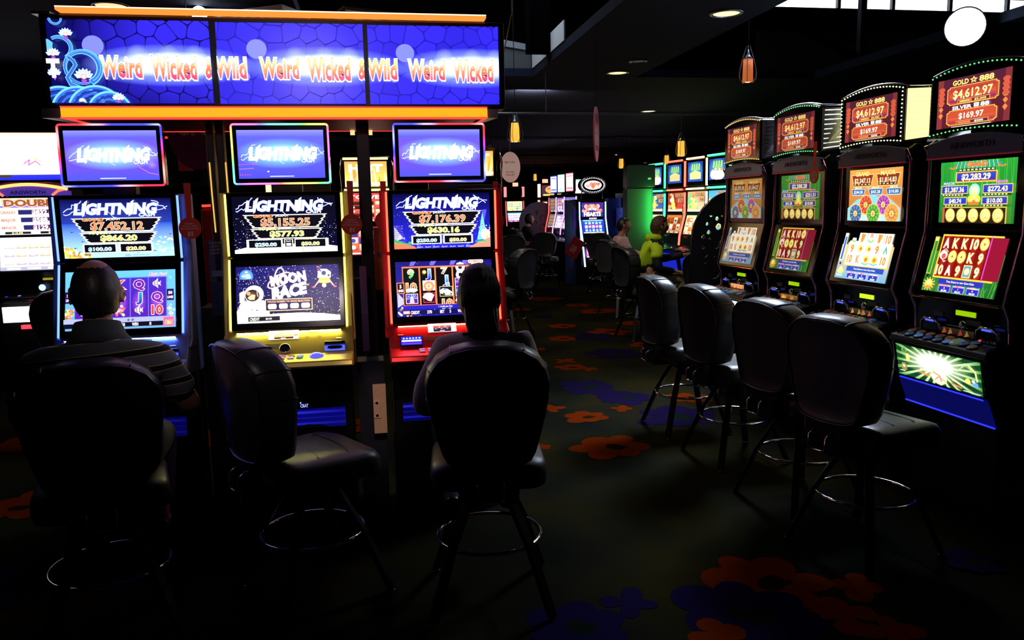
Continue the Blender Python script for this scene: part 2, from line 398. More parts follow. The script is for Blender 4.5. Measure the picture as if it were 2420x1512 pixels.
FARD = 'small far downlight in the row over the back of the hall'
for x, y, lab in ((4.01, 15.92, 'far downlight in the ceiling left of the pink oval sign'), (6.36, 15.76, 'far downlight straight above the amber pendant over the tube-lit machines'), (6.42, 20.4, 'far downlight right of the tip of the pink oval sign'), (8.79, 20.19, 'far downlight over the two right tube-lit machines'), (8.79, 24.81, 'farthest downlight, over the green pillar'), (3.98, 20.59, 'far downlight right beside the top of the grey oval sign'), (1.7, 11.0, 'downlight hidden close behind the overhead sign end')):
    downlight(x, y, .1, lab, (1, .9, .7), 2)
t = thing('ceiling_vent', 'small square vent in the far ceiling', 'vent', (4.94, 15.3, 2.93))
MB().box(-.15, .15, -.1, .1, -.02, 0).build('frame', BRUSH, t)
for i in range(4): MB().box(-.13, .13, -.08+i*.045, -.06+i*.045, -.03, -.02).build('slat', BLK, t)
# white louvred grille beside the spotlight at the top left
t = thing('ceiling_vent', 'white louvred ceiling grille beside the small spotlight above the sign', 'vent', (-.72, 5.78, 2.93), R(-30))
MB().box(-.32, .32, -.16, -.14, -.03, .0).box(-.32, .32, .14, .16, -.03, 0).box(-.32, -.3, -.14, .14, -.03, 0).box(.3, .32, -.14, .14, -.03, 0).build('frame', WPAINT, t)
for i in range(9): MB().add([(-.3, -.13+i*.03, -.028), (.3, -.13+i*.03, -.028), (.3, -.115+i*.03, -.004), (-.3, -.115+i*.03, -.004)], [(0, 1, 2, 3)]).build('slat', WPAINT, t)
t = thing('ceiling_vent', 'dark slatted ceiling grille above the middle of the sign', 'vent', (.12, 5.75, 2.93), R(20))
MB().box(-.34, .34, -.2, .2, -.012, 0).build('frame', DARKM, t)
for i in range(9): MB().box(-.32, .32, -.18+i*.042, -.165+i*.042, -.03, -.012).build('slat', BRUSH, t)

def spotlamp(name, lab, loc, r, aim, k):
    t = thing(name, lab, 'spotlight', loc)
    d = (Vector(aim)-Vector(loc)).normalized(); q = d.to_track_quat('-Z', 'Y').to_matrix().to_4x4()
    mb = MB().lathe([(0, .9*r), (.6*r, .85*r), (.95*r, .3*r), (1.05*r, 0), (.98*r, -.02*r), (.9*r, .1*r)], 28); mb.xf(q).build('housing', DARKM, t, True)
    mb = MB().lathe([(.97*r, .0), (.9*r, -.22*r), (.6*r, -.42*r), (0, -.5*r)], 28); mb.xf(q).build('lens', mat('flood_lens', (1, 1, 1), .4, emit=(.9, .95, 1), es=k), t, True)
    MB().tube([(0, 0, .3*r), (0, 0, 2.95-loc[2]+.0)], .012, 6).build('bracket', DARKM, t)
    if r > .1: MB().tube([(0, 0, .28*r), (.27, 0, .03)], .014, 6).build('side_arm', DARKM, t)
    return t
spotlamp('floodlight', 'dazzling round white floodlight at the top right', (4.66, 5.72, 2.935), .145, CAM, 14)
spotlamp('spotlight', 'small dazzling spotlight above the first gap in the sign', (-1.07, 5.66, 2.9), .05, CAM, 14)
spot('sign_spot', (-1.03, 5.5, 2.86), (-.7, 5.9, 2.95), (.95, .97, 1), 1.2, 70, .8, .03)

# pendants: glowing cylinder shade in a cage of looped wires
AMB = mat('amber_shade', (.6, .3, .05), .6, emit=(1, .50, .06), es=1.1, bscale=90, vary=.4)
AMBD = mat('dim_amber_shade', (.4, .12, .03), .6, emit=(1, .22, .05), es=.5, bscale=90)
BULB = mat('pendant_bulb', (1, .8, .5), .5, emit=(1, .8, .45), es=3)
def pendant(x, y, z, lab, sh=AMB, k=1.0, group='caged pendant lamps', top=0):
    t = thing('pendant_lamp', lab, 'pendant lamp', (x, y, z), group=group)
    MB().tube([(0, 0, .14*k), (0, 0, (5.59 if top else 2.95)-z)], .004, 5).build('cord', DARKM, t)
    MB().lathe([(.005, .16*k), (.010, .13*k), (.022*k, .105*k), (.04*k, .085*k), (.0, .085*k)], 16).build('cap', BRUSH, t, True)
    MB().lathe([(.038*k, .085*k), (.042*k, -.02*k), (.044*k, -.1*k), (.04*k, -.1*k)], 20).build('lamp_shade', sh, t, True)
    MB().lathe([(0, -.08*k), (.039*k, -.085*k), (.041*k, -.099*k), (0, -.101*k)], 16).build('bulb', BULB, t, True)
    for a in range(6):
        c, s = math.cos(a*PI/3), math.sin(a*PI/3)
        MB().tube([(c*q*k, s*q*k, h*k) for q, h in ((.015, .19), (.055, .08), (.080, -.02), (.076, -.07), (.045, -.105))], .003, 4).build('wire', BRUSH, t)
    return t
pendant(1.44, 7.93, 2.35, 'large amber pendant lamp hanging right of the overhead sign', top=1)
tag(MB().tube([(1.22, 7.93, 2.535), (1.76, 7.93, 2.535)], .004, 5).tube([(1.76, 7.93, 2.535), (1.76, 7.93, 2.96)], .004, 5).build('lamp_rail', BRUSH), 'thin horizontal rail at the top of the large amber pendant', 'rail')
pendant(4.39, 10.87, 2.39, 'amber pendant above the green and red lit machines', k=1.15)
pendant(4.95, 15.39, 2.43, 'small amber pendant above the second oval machine topper')
pendant(5.85, 15.24, 2.48, 'small amber pendant above the leftmost green lit machine')
pendant(4.62, 22.36, 2.44, 'tiny far amber pendant right of the grey oval sign')
pendant(3.43, 6.92, 2.80, 'dim red-orange pendant high above the right-hand machines', AMBD, 1.1, top=1)
pendant(1.97, 13.22, 2.44, 'amber pendant half hidden behind the red and blue framed screen')

# ------------------------------------------------------------------ pictures for the left bank
def stars(a, n, seed, x0=0, y0=0, x1=None, y1=None, s=1.0):
    g = random.Random(seed); a.up()
    for i in range(n):
        x, y, r = g.uniform(x0, x1 or a.w), g.uniform(y0, y1 or a.h), g.choice([.4, .5, .7, 1.1])*s
        a._put([(x-r, y), (x, y-r), (x+r, y), (x, y+r)], (1.6, 1.6, 1.9))
def bolt(a, pts, w, c=(2, 2, 2.4), gc=(.15, .25, 1.6)):
    a.stroke(pts, w*2.2, gc); a.stroke(pts, w, c)
def lightning_title(a, cx, cy, h, w, seed=0, small=True):
    bolt(a, zig(cx-w*.62, cy-h*.3, cx-w*.4, cy+h*.75, 7, h*.14, seed), 1.2); bolt(a, zig(cx-w*.62, cy-h*.5, cx-w*.42, cy-h*.1, 5, h*.2, seed+1), 1.2)
    bolt(a, zig(cx+w*.45, cy+h*.7, cx+w*.62, cy-h*.1, 7, h*.16, seed+2), 1.2); bolt(a, zig(cx+w*.5, cy-h*.2, cx+w*.64, cy+h*.15, 4, h*.12, seed+4), 1)
    a.text('LIGHTNING', cx, cy, h, (2.4, 2.4, 2.4), w=w, out=(1.9, 1.9, 2.3), ow=.05, bold=.05, shear=.18, out2=(.12, .3, 2.0), ow2=.085)
    for k in (-.36, .2):   # long slashes of the letter strokes
        x = cx+w*k; a.poly([(x, cy+h*.62), (x+h*.28, cy+h*.8), (x-h*.1, cy-h*.62), (x-h*.3, cy-h*.75)], (2.3, 2.3, 2.4))
    bolt(a, zig(cx-w*.1, cy-h*.3, cx+w*.02, cy-h*.9, 4, h*.14, seed+5), .8)
    if small: a.text('CASH', cx+w*.38, cy-h*.62, h*.34, WH, w=w*.2, out=(.1, .2, 1.2), ow=.09, bold=.04, shear=.1)
def jackpots(a, amts, oy=0):
    Wt = (1.9, 1.75, 1.3); K = (.004, .004, .01)
    for (xa, xb, xc, xd, y0, y1) in ((24, 236, 47, 213, 64, 98), (40, 224, 58, 207, 36, 62)):
        n = 4
        L = []; Rr = []
        for i in range(n+1):
            t = i/n; L.append((xa+(xc-xa)*t+(0 if i % 2 else 0), y1-(y1-y0)*t)); Rr.append((xb+(xd-xb)*t, y1-(y1-y0)*t))
            if i < n: L.append((L[-1][0]+8, L[-1][1]-(y1-y0)/n*.55)); L.append((L[-1][0]-4, L[-1][1]-(y1-y0)/n*.1)); Rr.append((Rr[-1][0]-8, Rr[-1][1]-(y1-y0)/n*.55)); Rr.append((Rr[-1][0]+4, Rr[-1][1]-(y1-y0)/n*.1))
        for grow, c in ((0, Wt), (2.2, K)):
            P = [(x+grow*2.0, y) for x, y in L]; Q = [(x-grow*2.0, y) for x, y in Rr]; a.up()
            for i in range(len(P)-1):
                ya, yb = min(P[i][1], y1-grow), max(P[i+1][1], y0+grow)
                if ya > yb: a._put([(P[i][0], ya), (P[i+1][0], yb), (Q[i+1][0], yb), (Q[i][0], ya)], c)
    if amts[4] == 3:
        a.rect(30, 12, 120, 35, Wt); a.rect(36, 14, 116, 33, K); a.rect(150, 12, 236, 35, Wt); a.rect(152, 14, 228, 33, K)
        a.rect(124, 14, 146, 34, Wt); a.rect(126, 15, 144, 33, hx('#202038')); a.rect(129, 17, 141, 24, (1.8, 1.6, 1.6)); a.text('PLAY', 135, 29, 3, WH, w=12)
    else:
        a.rect(46, 12, 126, 35, Wt); a.rect(50, 14, 122, 33, K); a.rect(130, 12, 210, 35, Wt); a.rect(134, 14, 206, 33, K)
    a.text('GRAND', 75, 94.5, 7, (1.9, .35, .12), w=50, out=(1.6, .9, .4), ow=.05, bold=.05); a.text('JACKPOT', 122, 95, 5, WH, w=34, bold=.03, out=(.02, .02, .05), ow=.05)
    a.text(amts[0], 130, 79, 19, (1.5, .32, .16), w=124, out=(2.0, 1.5, 1.0), ow=.05, bold=.04)
    a.text('MAJOR', 85, 61.5, 5.5, (1.2, 1.6, .3), w=42, out=(1.6, 1.6, 1.2), ow=.05, bold=.05); a.text('JACKPOT', 127, 62, 4.5, WH, w=32, bold=.03, out=(.02, .02, .05), ow=.05)
    a.text(amts[1], 132, 49, 14, (1.3, 1.15, .2), w=86, out=(1.9, 1.9, 1.3), ow=.06, bold=.04)
    l, r = (78, 190) if amts[4] == 3 else (86, 170)
    a.text(amts[2], l, 22, 9, (.5, 1.0, 1.9), w=54, out=(1.5, 1.7, 2.0), ow=.07, bold=.03); a.text(amts[3], r, 22, 9, (1.5, 1.1, .2), w=46, out=(1.9, 1.8, 1.4), ow=.07, bold=.03)
    a.text('MINOR', l-10, 34.5, 4, (.6, 1.3, 1.9), w=28, out=(1.4, 1.5, 1.8), ow=.06); a.text('MINI', r-6, 34.5, 4, (1.8, .9, .5), w=20, out=(1.8, 1.5, 1.2), ow=.06)
def upper_picture(kind, amts):
    a = Art(258, 145); g = random.Random(5)
    if kind == 'sea':
        a.rect(0, 85, 258, 145, (.03, .06, .55), (.004, .004, .08)); a.rect(0, 0, 258, 85, (.7, 1.25, 1.6), (.03, .12, .8))
        for i in range(60):
            x, y = g.uniform(0, 60), g.uniform(0, 30); y *= (1-x/80); a.disc(x, y, g.uniform(2, 6), g.choice([(2, 1.2, .2), (1.8, .5, .15), (2, 1.7, .9), (1.6, .9, .1), (.5, .3, .1)]), n=7)
        for i in range(26):
            x, y = g.uniform(205, 258), g.uniform(0, 50); a.disc(x, y, g.uniform(2, 6), g.choice([(1.6, 1.9, 2), (.4, 1.1, 1.5), (1.9, 1.5, .8)]), ry=2, n=7)
        for i in range(14):
            x, y = g.uniform(8, 250), g.uniform(10, 75); a.poly([(x, y), (x+4, y+1.5), (x+6, y), (x+8, y+1.5), (x+8, y-1.5), (x+6, y), (x+4, y-1.5)], (.02, .06, .35))
        a.text('50c', 150, 5, 5, (.1, .15, .5), w=14); a.text('BONUS POOL PLAY', 182, 5, 3.5, (.1, .2, .7), w=40)
    elif kind == 'space':
        a.rect(0, 0, 258, 145, (.004, .004, .035), (.002, .002, .012)); stars(a, 420, 11, 0, 0, 258, 90)
        a.poly([(-4, 0), (262, 0), (262, 13), (200, 22), (60, 22), (-4, 8)], (2.2, 2.2, 2.2))
        for k in ((150, 70, 172, 0), (178, 60, 196, 0)): a.stroke([(k[0], k[1]), (k[2], k[3])], 2.2, (.05, .06, .7), 1)
    else:
        a.rect(0, 0, 258, 145, (.03, .03, 1.0), (.002, .002, .05)); stars(a, 120, 4, 0, 0, 258, 100)
        for x, w_ in ((60, 8), (100, 6), (190, 10), (220, 7)): a.poly([(x, 0), (x+w_, 0), (x+30, 100), (x+18, 100)], (.12, .14, 1.3))
        for i in range(9):
            a.rect(2+i*3, 20+i*1.2, 4+i*3, 58-i*4, (1.6, 1.5, 1.9)); a.rect(0, 20+i*5, 34-i*2, 21.6+i*5, (.2, .15, .9))
        a.poly([(0, 18), (50, 8), (60, 0), (0, 0)], (1.6, .3, .15)); a.poly([(0, 26), (44, 12), (44, 9), (0, 18)], (.1, .6, .2))
        a.poly([(222, 20), (232, 62), (238, 92), (243, 62), (254, 20)], (.3, 1.0, 1.9)); a.disc(246, 34, 14, (1.9, 1.0, .9), n=14)
        for i in range(24):
            x, y = g.uniform(226, 258), g.uniform(18, 60); a.rect(x, y, x+2.4, y+3, g.choice([(2, 1.8, .8), (1.9, .4, .5), (.3, .2, .8)]))
        a.poly([(200, 0), (258, 0), (258, 26), (222, 12)], (1.7, .45, .3))
        for i in range(12):
            x = g.choice([g.uniform(0, 40), g.uniform(210, 256)]); a.poly([(x, 12), (x+5, 20), (x+9, 12), (x+4, 15)], (.05, .8, .2))
        for x0 in range(60, 200, 22): a.text('PLAY', x0+8, 4, 3, (1.4, 1.4, 1.8), w=16)
    lightning_title(a, 128, 121, 26, 192, {'sea': 3, 'space': 30, 'city': 60}[kind])
    jackpots(a, amts); return a
def fish(a, x, y, s, c1=(1.8, 1.8, 1.7), c2=(.05, .03, .25)):
    a.disc(x, y, 8*s, c1, ry=7*s, n=14); a.poly([(x+6*s, y), (x+13*s, y+7*s), (x+11*s, y), (x+13*s, y-7*s)], c1); a.poly([(x-2*s, y+5*s), (x+6*s, y+14*s), (x+4*s, y+3*s)], c1); a.poly([(x-2*s, y-5*s), (x+6*s, y-13*s), (x+4*s, y-3*s)], c1)
    for dx in (-3.5, 0, 4): a.rect(x+dx*s-.9*s, y-6*s, x+dx*s+.9*s, y+6*s, c2)
    a.rect(x-1.4*s, y-3*s, x+.2*s, y+5*s, (1.6, 1.1, .2)); a.disc(x-5.6*s, y+1.5*s, 1.1*s, c2, n=6)
def sym(a, t, x, y, h, c, c2=None, w=None):
    a.text(t, x, y, h, (lambda X, Y: mixc(c2, c, min(1, max(0, (Y-y+h/2)/h)))) if c2 else c, w=w, out=(2.0, 1.9, 1.9), ow=.055, bold=.07)
def lower_picture(kind):
    g = random.Random(9)
    if kind == 'sea':
        a = Art(260, 143); a.rect(0, 0, 260, 143, (.25, .55, 1.0), (.2, .75, 1.3))
        for i in range(40):
            x, y = g.uniform(0, 24), g.uniform(8, 50); a.disc(x, y, g.uniform(2, 5), g.choice([(1.9, .9, .2), (1.8, .35, .2), (.1, .6, .2), (2, 1.7, .9), (.7, .1, .1)]), n=7)
        for i in range(9): a.disc(g.uniform(240, 258), g.uniform(40, 128), g.uniform(1, 4), (.5, .95, 1.5), n=8)
        a.rect(22, 26, 241, 126, (.18, .35, .9))
        for i in range(5):
            x0 = 24+i*43.2; a.rect(x0, 28, x0+41.5, 124, (.12, .02, .55), (.10, .03, .75)); a.disc(x0+20, 64, 17, (.55, .1, 1.2), ry=30, col2=(.13, .03, .65), n=12)
        P = [['fish', 'A', 'pearl'], ['10', 'fish', 'K'], ['K', 'shell', 'coral'], ['Q', 'J', 'fish'], ['fish', 'Q', '10']]
        for i, cp in enumerate(P):
            for j, s_ in enumerate(cp):
                x, y = 45+i*43.2, 108-j*32
                if s_ == 'fish': fish(a, x-3, y, .95)
                elif s_ in ('pearl', 'shell'): a.disc(x, y, 12, (1.8, 1.5, 1.7), col2=(.9, .3, .7), n=14)
                elif s_ == 'coral':
                    for k in range(16): a.disc(x+g.uniform(-11, 11), y+g.uniform(-11, 11), 3.4, g.choice([(1.9, .6, .5), (2, 1.4, 1.3), (1.6, .2, .15)]), n=7)
                else: sym(a, s_, x, y, 22, {'K': (1.7, .15, .1), 'Q': (.3, .02, .5), 'J': (.05, .5, .8), '10': (1.5, .08, .08), 'A': (.9, .3, .1)}[s_], {'J': (.05, .1, .6)}.get(s_), w=29 if s_ != 'J' else 17)
        for x in (3, 241): a.rect(x, 65, x+17, 93, (.02, .01, .14)); a.text('50', x+8.5, 84, 7, WH, w=10, bold=.05); a.text('LINES', x+8.5, 73, 6, (1.9, 1.5, 1.7), w=14, bold=.05)
        a.text('Magic Pearl', 219, 132, 8, (1.8, .4, .7), w=42, shear=.4, bold=.02, out=(1.9, 1.5, 1.8), ow=.04)
        for x, y in ((246, 45), (250, 33)): fish(a, x, y, .55)
        a.rect(0, 14, 260, 26, (.6, .65, 1.6)); a.rect(0, 4, 232, 15, (.006, .006, .02))
        for t_, x, w_ in (('CREDIT', 40, 30), ('148', 78, 14), ('BET', 112, 16), ('50', 138, 9), ('WIN', 166, 15), ('0', 202, 5)): a.text(t_, x, 9.5, 8, (1.8, 1.7, 1.4), w=w_, bold=.05)
        a.rect(233, 2, 258, 24, (1.4, .2, .5)); a.rect(236, 5, 255, 17, (1.9, .5, .4)); a.text('2c', 246, 11, 7, (1.9, 1.6, .5), w=8, bold=.05)
        for x in (150, 160): fish(a, x, 20, .3, (.02, .05, .3))
        return a
    if kind == 'moon':
        a = Art(251, 142); a.rect(0, 0, 251, 142, (.006, .006, .05), (.01, .008, .22)); stars(a, 560, 21, s=1.0)
        a.disc(25, 118, 17, (.5, 1.0, 1.9), col2=(.05, .3, 1.5), n=22)
        for i in range(9): a.disc(25+g.uniform(-10, 10), 120+g.uniform(-6, 10), g.uniform(2, 5), (1.9, 1.9, 1.9), ry=1.8, n=8)
        a.poly([(0, 110), (52, 110), (52, 95), (0, 95)], (.006, .005, .13)); stars(a, 30, 2, 0, 95, 52, 110)
        a.poly([(40, 0), (251, 0), (251, 12), (210, 18), (160, 22), (100, 22), (40, 18)], (2.3, 2.3, 2.3))
        for e, ro in ((1, 0), (1, 55)):   # orbit loops
            P = [(105+(32*math.cos(t_)*math.cos(R(ro+30))-13*math.sin(t_)*math.sin(R(ro+30))), 105+(32*math.cos(t_)*math.sin(R(ro+30))+13*math.sin(t_)*math.cos(R(ro+30)))) for t_ in [2*PI*i/26 for i in range(27)]]
            a.stroke(P, 3.0, (2.1, 1.9, 1.8)); a.stroke(P, 1.2, (1.6, .25, .2))
        a.text('MOON', 126, 110, 24, (2.2, 2.2, 2.2), w=88, out=(2.0, 1.7, 1.7), ow=.06, bold=.06, rot=8, out2=(1.5, .2, .15), ow2=.075)
        a.text('RACE', 126, 78, 28, (2.2, 2.2, 2.2), w=86, out=(2.0, 1.8, 1.8), ow=.06, bold=.06, rot=10, shear=.15, out2=(.5, .3, .9), ow2=.075)
        a.rect(170, 90, 177, 94, (1.8, .5, .3))
        # lander
        a.poly([(198, 108), (200, 124), (207, 131), (222, 130), (232, 122), (231, 108)], (2.1, 2.1, 2.1)); a.disc(214, 120, 6, (.1, .1, .3), n=10); a.disc(226, 114, 3, (.1, .1, .2), n=8); a.disc(206, 126, 3, (.3, .3, .9), n=8)
        a.poly([(199, 96), (203, 108), (228, 108), (232, 96), (216, 93)], (1.8, .9, .2)); a.poly([(203, 100), (228, 100), (228, 98), (203, 98)], (1.9, 1.7, .7)); a.disc(214, 89, 5.5, (1.8, 1.8, 1.0), n=10)
        for s_ in (-1, 1):
            a.stroke([(215+s_*12, 104), (215+s_*25, 86)], 1.6, (1.8, .8, .7)); a.stroke([(215+s_*15, 96), (215+s_*25, 86)], 1.2, (1.8, 1.5, 1.3)); a.disc(215+s_*26, 85, 4.5, (1.7, .25, .2), ry=2.4, n=10)
        a.stroke([(198, 128), (206, 134)], 1.2, (1.6, .4, .3)); a.disc(200, 136, 4, (1.8, .4, .3), ry=1.6, n=8)
        # astronaut
        a.poly([(2, 0), (1, 30), (10, 50), (24, 56), (66, 56), (76, 46), (80, 18), (84, 0)], (2.2, 2.2, 2.2)); a.poly([(8, 52), (8, 76), (20, 82), (20, 50)], (2.0, 2.0, 2.1))
        a.disc(43, 72, 23, (2.2, 2.2, 2.2), ry=22, n=26); a.disc(39, 69, 18, (1.2, .9, .8), ry=16, n=24); a.disc(39, 69, 16.5, (.25, .12, .06), ry=14.5, col2=(.02, .01, .01), n=24)
        a.poly([(27, 64), (38, 72), (46, 70), (44, 58), (32, 58)], (1.7, .95, .6)); a.disc(30, 74, 5, (1.1, .6, .3), n=10); a.stroke([(50, 78), (52, 66)], 1.6, (1.9, 1.7, 1.5))
        a.stroke([(6, 34), (20, 28), (30, 10)], 1.2, (.9, .5, .9)); a.disc(5, 38, 3, (.5, .3, .8), n=8); a.rect(34, 32, 40, 34, (.3, .4, .9)); a.rect(46, 30, 52, 33, (.3, .3, .7))
        a.rect(69, 28, 184, 58, (1.9, 1.2, .5)); a.rect(71, 30, 182, 56, (.01, .008, .12)); a.text('TOUCH SCREEN TO MAKE SELECTION', 126, 51.5, 4.6, (1.9, .8, .4), w=104, bold=.04, out=(1.7, 1.0, .6), ow=.03)
        for i in range(4):
            a.poly(rrect(21, 13, 4, 3, 86+i*27, 39.5), (2.0, 1.7, 1.4)); a.poly(rrect(18, 10, 3, 3, 86+i*27, 39.5), (2.0, 1.95, 1.8)); a.text('$', 82+i*27, 39.5, 5, (1.6, 1.0, .2), bold=.04)
        a.rect(28, 4, 104, 15, (.01, .01, .02)); a.text('CREDIT', 43, 9.5, 7, (1.8, 1.6, 1.3), w=24, bold=.05); a.text('$0.00', 77, 9.5, 4.5, (1.6, 1.5, 1.5), w=15, bold=.04); a.text('NEW', 20, 11, 4, (1.4, 1.5, .3), w=12)
        return a
    a = Art(240, 142); a.rect(0, 0, 240, 142, (.02, .015, .55), (.015, .01, .25)); stars(a, 90, 8, s=1.2)
    for x in (30, 80, 130, 160, 190): a.poly([(x, 118), (x+6, 118), (x+22, 142), (x+8, 142)], (.25, .2, 1.3))
    for i in range(10): a.rect(2+i*1.7, 24+i, 3+i*1.7, 62-i*2, (1.3, 1.3, 1.9))
    for i in range(16): a.disc(g.uniform(2, 34), g.uniform(2, 24), 3, g.choice([(1.8, 1.6, 1.5), (1.7, .3, .2), (.1, .4, .1), (1.9, 1.0, .3)]), n=7)
    a.rect(16, 26, 221, 127, (1.8, .35, .12)); bx = [18, 60, 99, 142, 179, 219]
    for i in range(5): a.rect(bx[i], 29, bx[i+1]-3.5, 125, (.002, .002, .004))
    a.rect(1, 59, 20, 88, (1.8, .35, .12)); a.rect(3, 61, 18, 86, (.01, .002, .005)); a.text('5', 10.5, 78, 9, WH, w=5, bold=.05); a.text('LINES', 10.5, 67, 6, WH, w=13, bold=.05)
    def cell(x, y, k):
        if k == 'girl':
            a.rect(x-15, y-13, x+15, y+13, (1.7, 1.2, 1.9)); a.rect(x-13.5, y-11.5, x+13.5, y+11.5, (.15, .02, .5))
            for i in range(9): a.poly([(x, y), (x+14*math.cos(R(i*22)), y+12*math.sin(R(i*22))), (x+14*math.cos(R(i*22+10)), y+12*math.sin(R(i*22+10)))], g.choice([(.3, 1.4, 1.8), (1.7, .2, 1.5), (.5, .3, 1.9)]))
            a.disc(x, y+3, 3, (1.9, 1.2, .9), n=8); a.poly([(x-4, y), (x+4, y), (x+6, y-11), (x-6, y-11)], (1.8, .8, .9))
        elif k == 'wheel': a.rect(x-15, y-13, x+15, y+13, (2, 1.6, 1.0)); a.disc(x, y-2, 13, (1.8, 1.3, .5), n=20, col2=(1.8, .3, .2)); a.disc(x, y-2, 7, (1.9, 1.5, .8), n=14); [a.stroke([(x, y-2), (x+12*math.cos(R(i*45)), y-2+12*math.sin(R(i*45)))], .8, (.5, .05, .05)) for i in range(8)]
        elif k == 'cards':
            a.rect(x-15, y-13, x+15, y+13, (1.1, .1, .15)); a.rect(x-13.5, y-11.5, x+13.5, y+11.5, (.1, 0, .02))
            for i in range(5):
                r0 = R(60-i*22); cx, cy = x+6*math.cos(r0+1.2)-2, y+5*math.sin(r0+1.2)-2; P = rrect(12, 19, 1, 2); a.poly([(cx+p[0]*math.cos(r0)-p[1]*math.sin(r0), cy+p[0]*math.sin(r0)+p[1]*math.cos(r0)) for p in P], (2.1-.06*i, 2.05-.06*i, 2.1-.03*i))
        elif k == 'car': a.rect(x-16, y-12, x+16, y+14, (1.6, 1.4, .3)); a.rect(x-15, y-11, x+15, y+13, (.01, .01, .05)); a.poly([(x-17, y+3), (x-8, y+9), (x+4, y+7), (x+17, y-3), (x+17, y-9), (x-2, y-9), (x-14, y-4)], (2.0, 2.0, 1.9)); a.poly([(x-9, y+7), (x-2, y+8), (x+3, y+4), (x-6, y+4)], (.3, .5, .9)); a.disc(x-6, y-6, 3.4, (.1, .1, .1), n=10); a.disc(x+12, y-6, 2.6, (.1, .1, .1), n=8)
        else:
            cc = {'9': ((.9, 1.6, .5), (.05, .7, .2)), 'J': ((.4, .9, 1.8), (.05, .05, 1.2)), '10': ((1.6, .5, .1), (1.2, .05, .05)), 'Q': ((1.7, 1.6, 1.3), (1.2, .6, .8)), '7': ((1.9, 1.2, .4), (1.4, .1, .5))}[k]
            sym(a, k, x, y, 23 if k != '7' else 16, cc[0], cc[1], w={'10': 28, 'J': 15, '7': 18, '9': 18, 'Q': 24}[k])
    for x, y, k in ((37, 110, '9'), (37, 75, '10'), (37, 45, 'girl'), (80, 110, 'J'), (80, 78, 'wheel'), (80, 46, 'cards'), (120, 116, '7'), (122, 92, 'J'), (124, 72, 'J'), (122, 60, 'car'), (124, 30, '10'), (160, 124, 'Q'), (160, 104, 'Q'), (160, 82, 'girl'), (160, 60, 'girl'), (160, 34, 'cards'), (200, 120, 'cards'), (200, 88, '9'), (200, 60, 'wheel'), (200, 38, 'girl')): cell(x, y, k)
    a.disc(37, 66, 15, (2.0, 1.7, 1.2), ry=5, n=14); a.disc(70, 112, 5, (1.9, 1.2, .3), n=8)
    a.rect(14, 17, 240, 26.5, (.03, .02, .7)); a.rect(16, 124.5, 221, 127, (1.8, .35, .12)); a.rect(0, 127, 240, 129, (.02, .015, .4)); a.text('1 credit per line', 118, 22, 4.5, (1.6, 1.6, 1.6), w=34, bold=.03)
    a.poly(rrect(38, 9, 3, 3, 199, 136), (1.9, 1.4, 1.0)); a.poly(rrect(34, 6, 2, 3, 199, 136), (.9, .1, .2)); a.text('HIGH STAKES', 199, 136, 5, (2, 1.7, 1.3), w=31, bold=.04)
    a.rect(16, 2, 240, 14, (.008, .008, .1))
    for t_, x, w_ in (('CREDIT', 43, 22), ('370', 78, 12), ('BET', 109, 11), ('5', 129, 4), ('WIN', 154, 14), ('0', 190, 4)): a.text(t_, x, 8.5, 8, (1.7, 1.4, 1.5), w=w_, bold=.05)
    a.rect(14, 5, 30, 13, (1.7, .5, .4)); a.text('GAMBLE', 22, 9, 4, (1.9, 1.7, 1.3), w=13, bold=.03)
    return a
def topper_picture(k):
    a = Art(230, 112); lo = (.10, .12, 1.15) if k != 1 else (.10, .10, 1.1); mid = (.28, .10, 1.15) if k != 1 else (.16, .16, 1.3)
    a.rect(0, 56, 230, 112, mid, (.14, .16, 1.3)); a.rect(0, 0, 230, 56, lo, mid); a.rect(0, 96, 230, 112, (.14, .16, 1.25), (.35, .35, 1.7))
    cc = (.5, 1.4, 2.2)
    a.disc(118, 58, 128, (.5, 1.5, 2.4), ry=36, a=.95, a2=0, n=28); a.disc(118, 58, 90, (1.0, 2.0, 2.6), ry=22, a=.7, a2=0, n=24)
    lightning_title(a, 118, 58, 27, 176, 80+k*9, True)
    a.text('LIGHTNING', 118, 58, 27, (2.6, 2.6, 2.6), w=178, out=(2.6, 2.6, 2.6), ow=.10, bold=.05, shear=.16)
    a.rect(82, 4, 146, 5.6, (1.5, 1.9, 2.2))
    if k == 0: a.stroke([(170, 45), (184, 28), (205, 16), (228, 12)], 1.4, (1.0, .25, .8)); a.stroke([(172, 48), (228, 50)], .9, (.6, .3, 1.2)); a.disc(214, 34, 14, (1.0, .5, .5), a=.5, a2=0, ry=10)
    if k == 1:
        for i in range(5): a.disc(4+i*6.5, 9, 1.4, (1.9, .1, .5), n=8)
        a.stroke([(2, 22), (40, 24)], 1.2, (.9, .3, 1.3)); a.stroke([(0, 32), (50, 34)], .9, (.9, .2, .7)); a.disc(78, 16, 3, (1.8, 1.6, 2), ry=1.5, n=10)
    return a
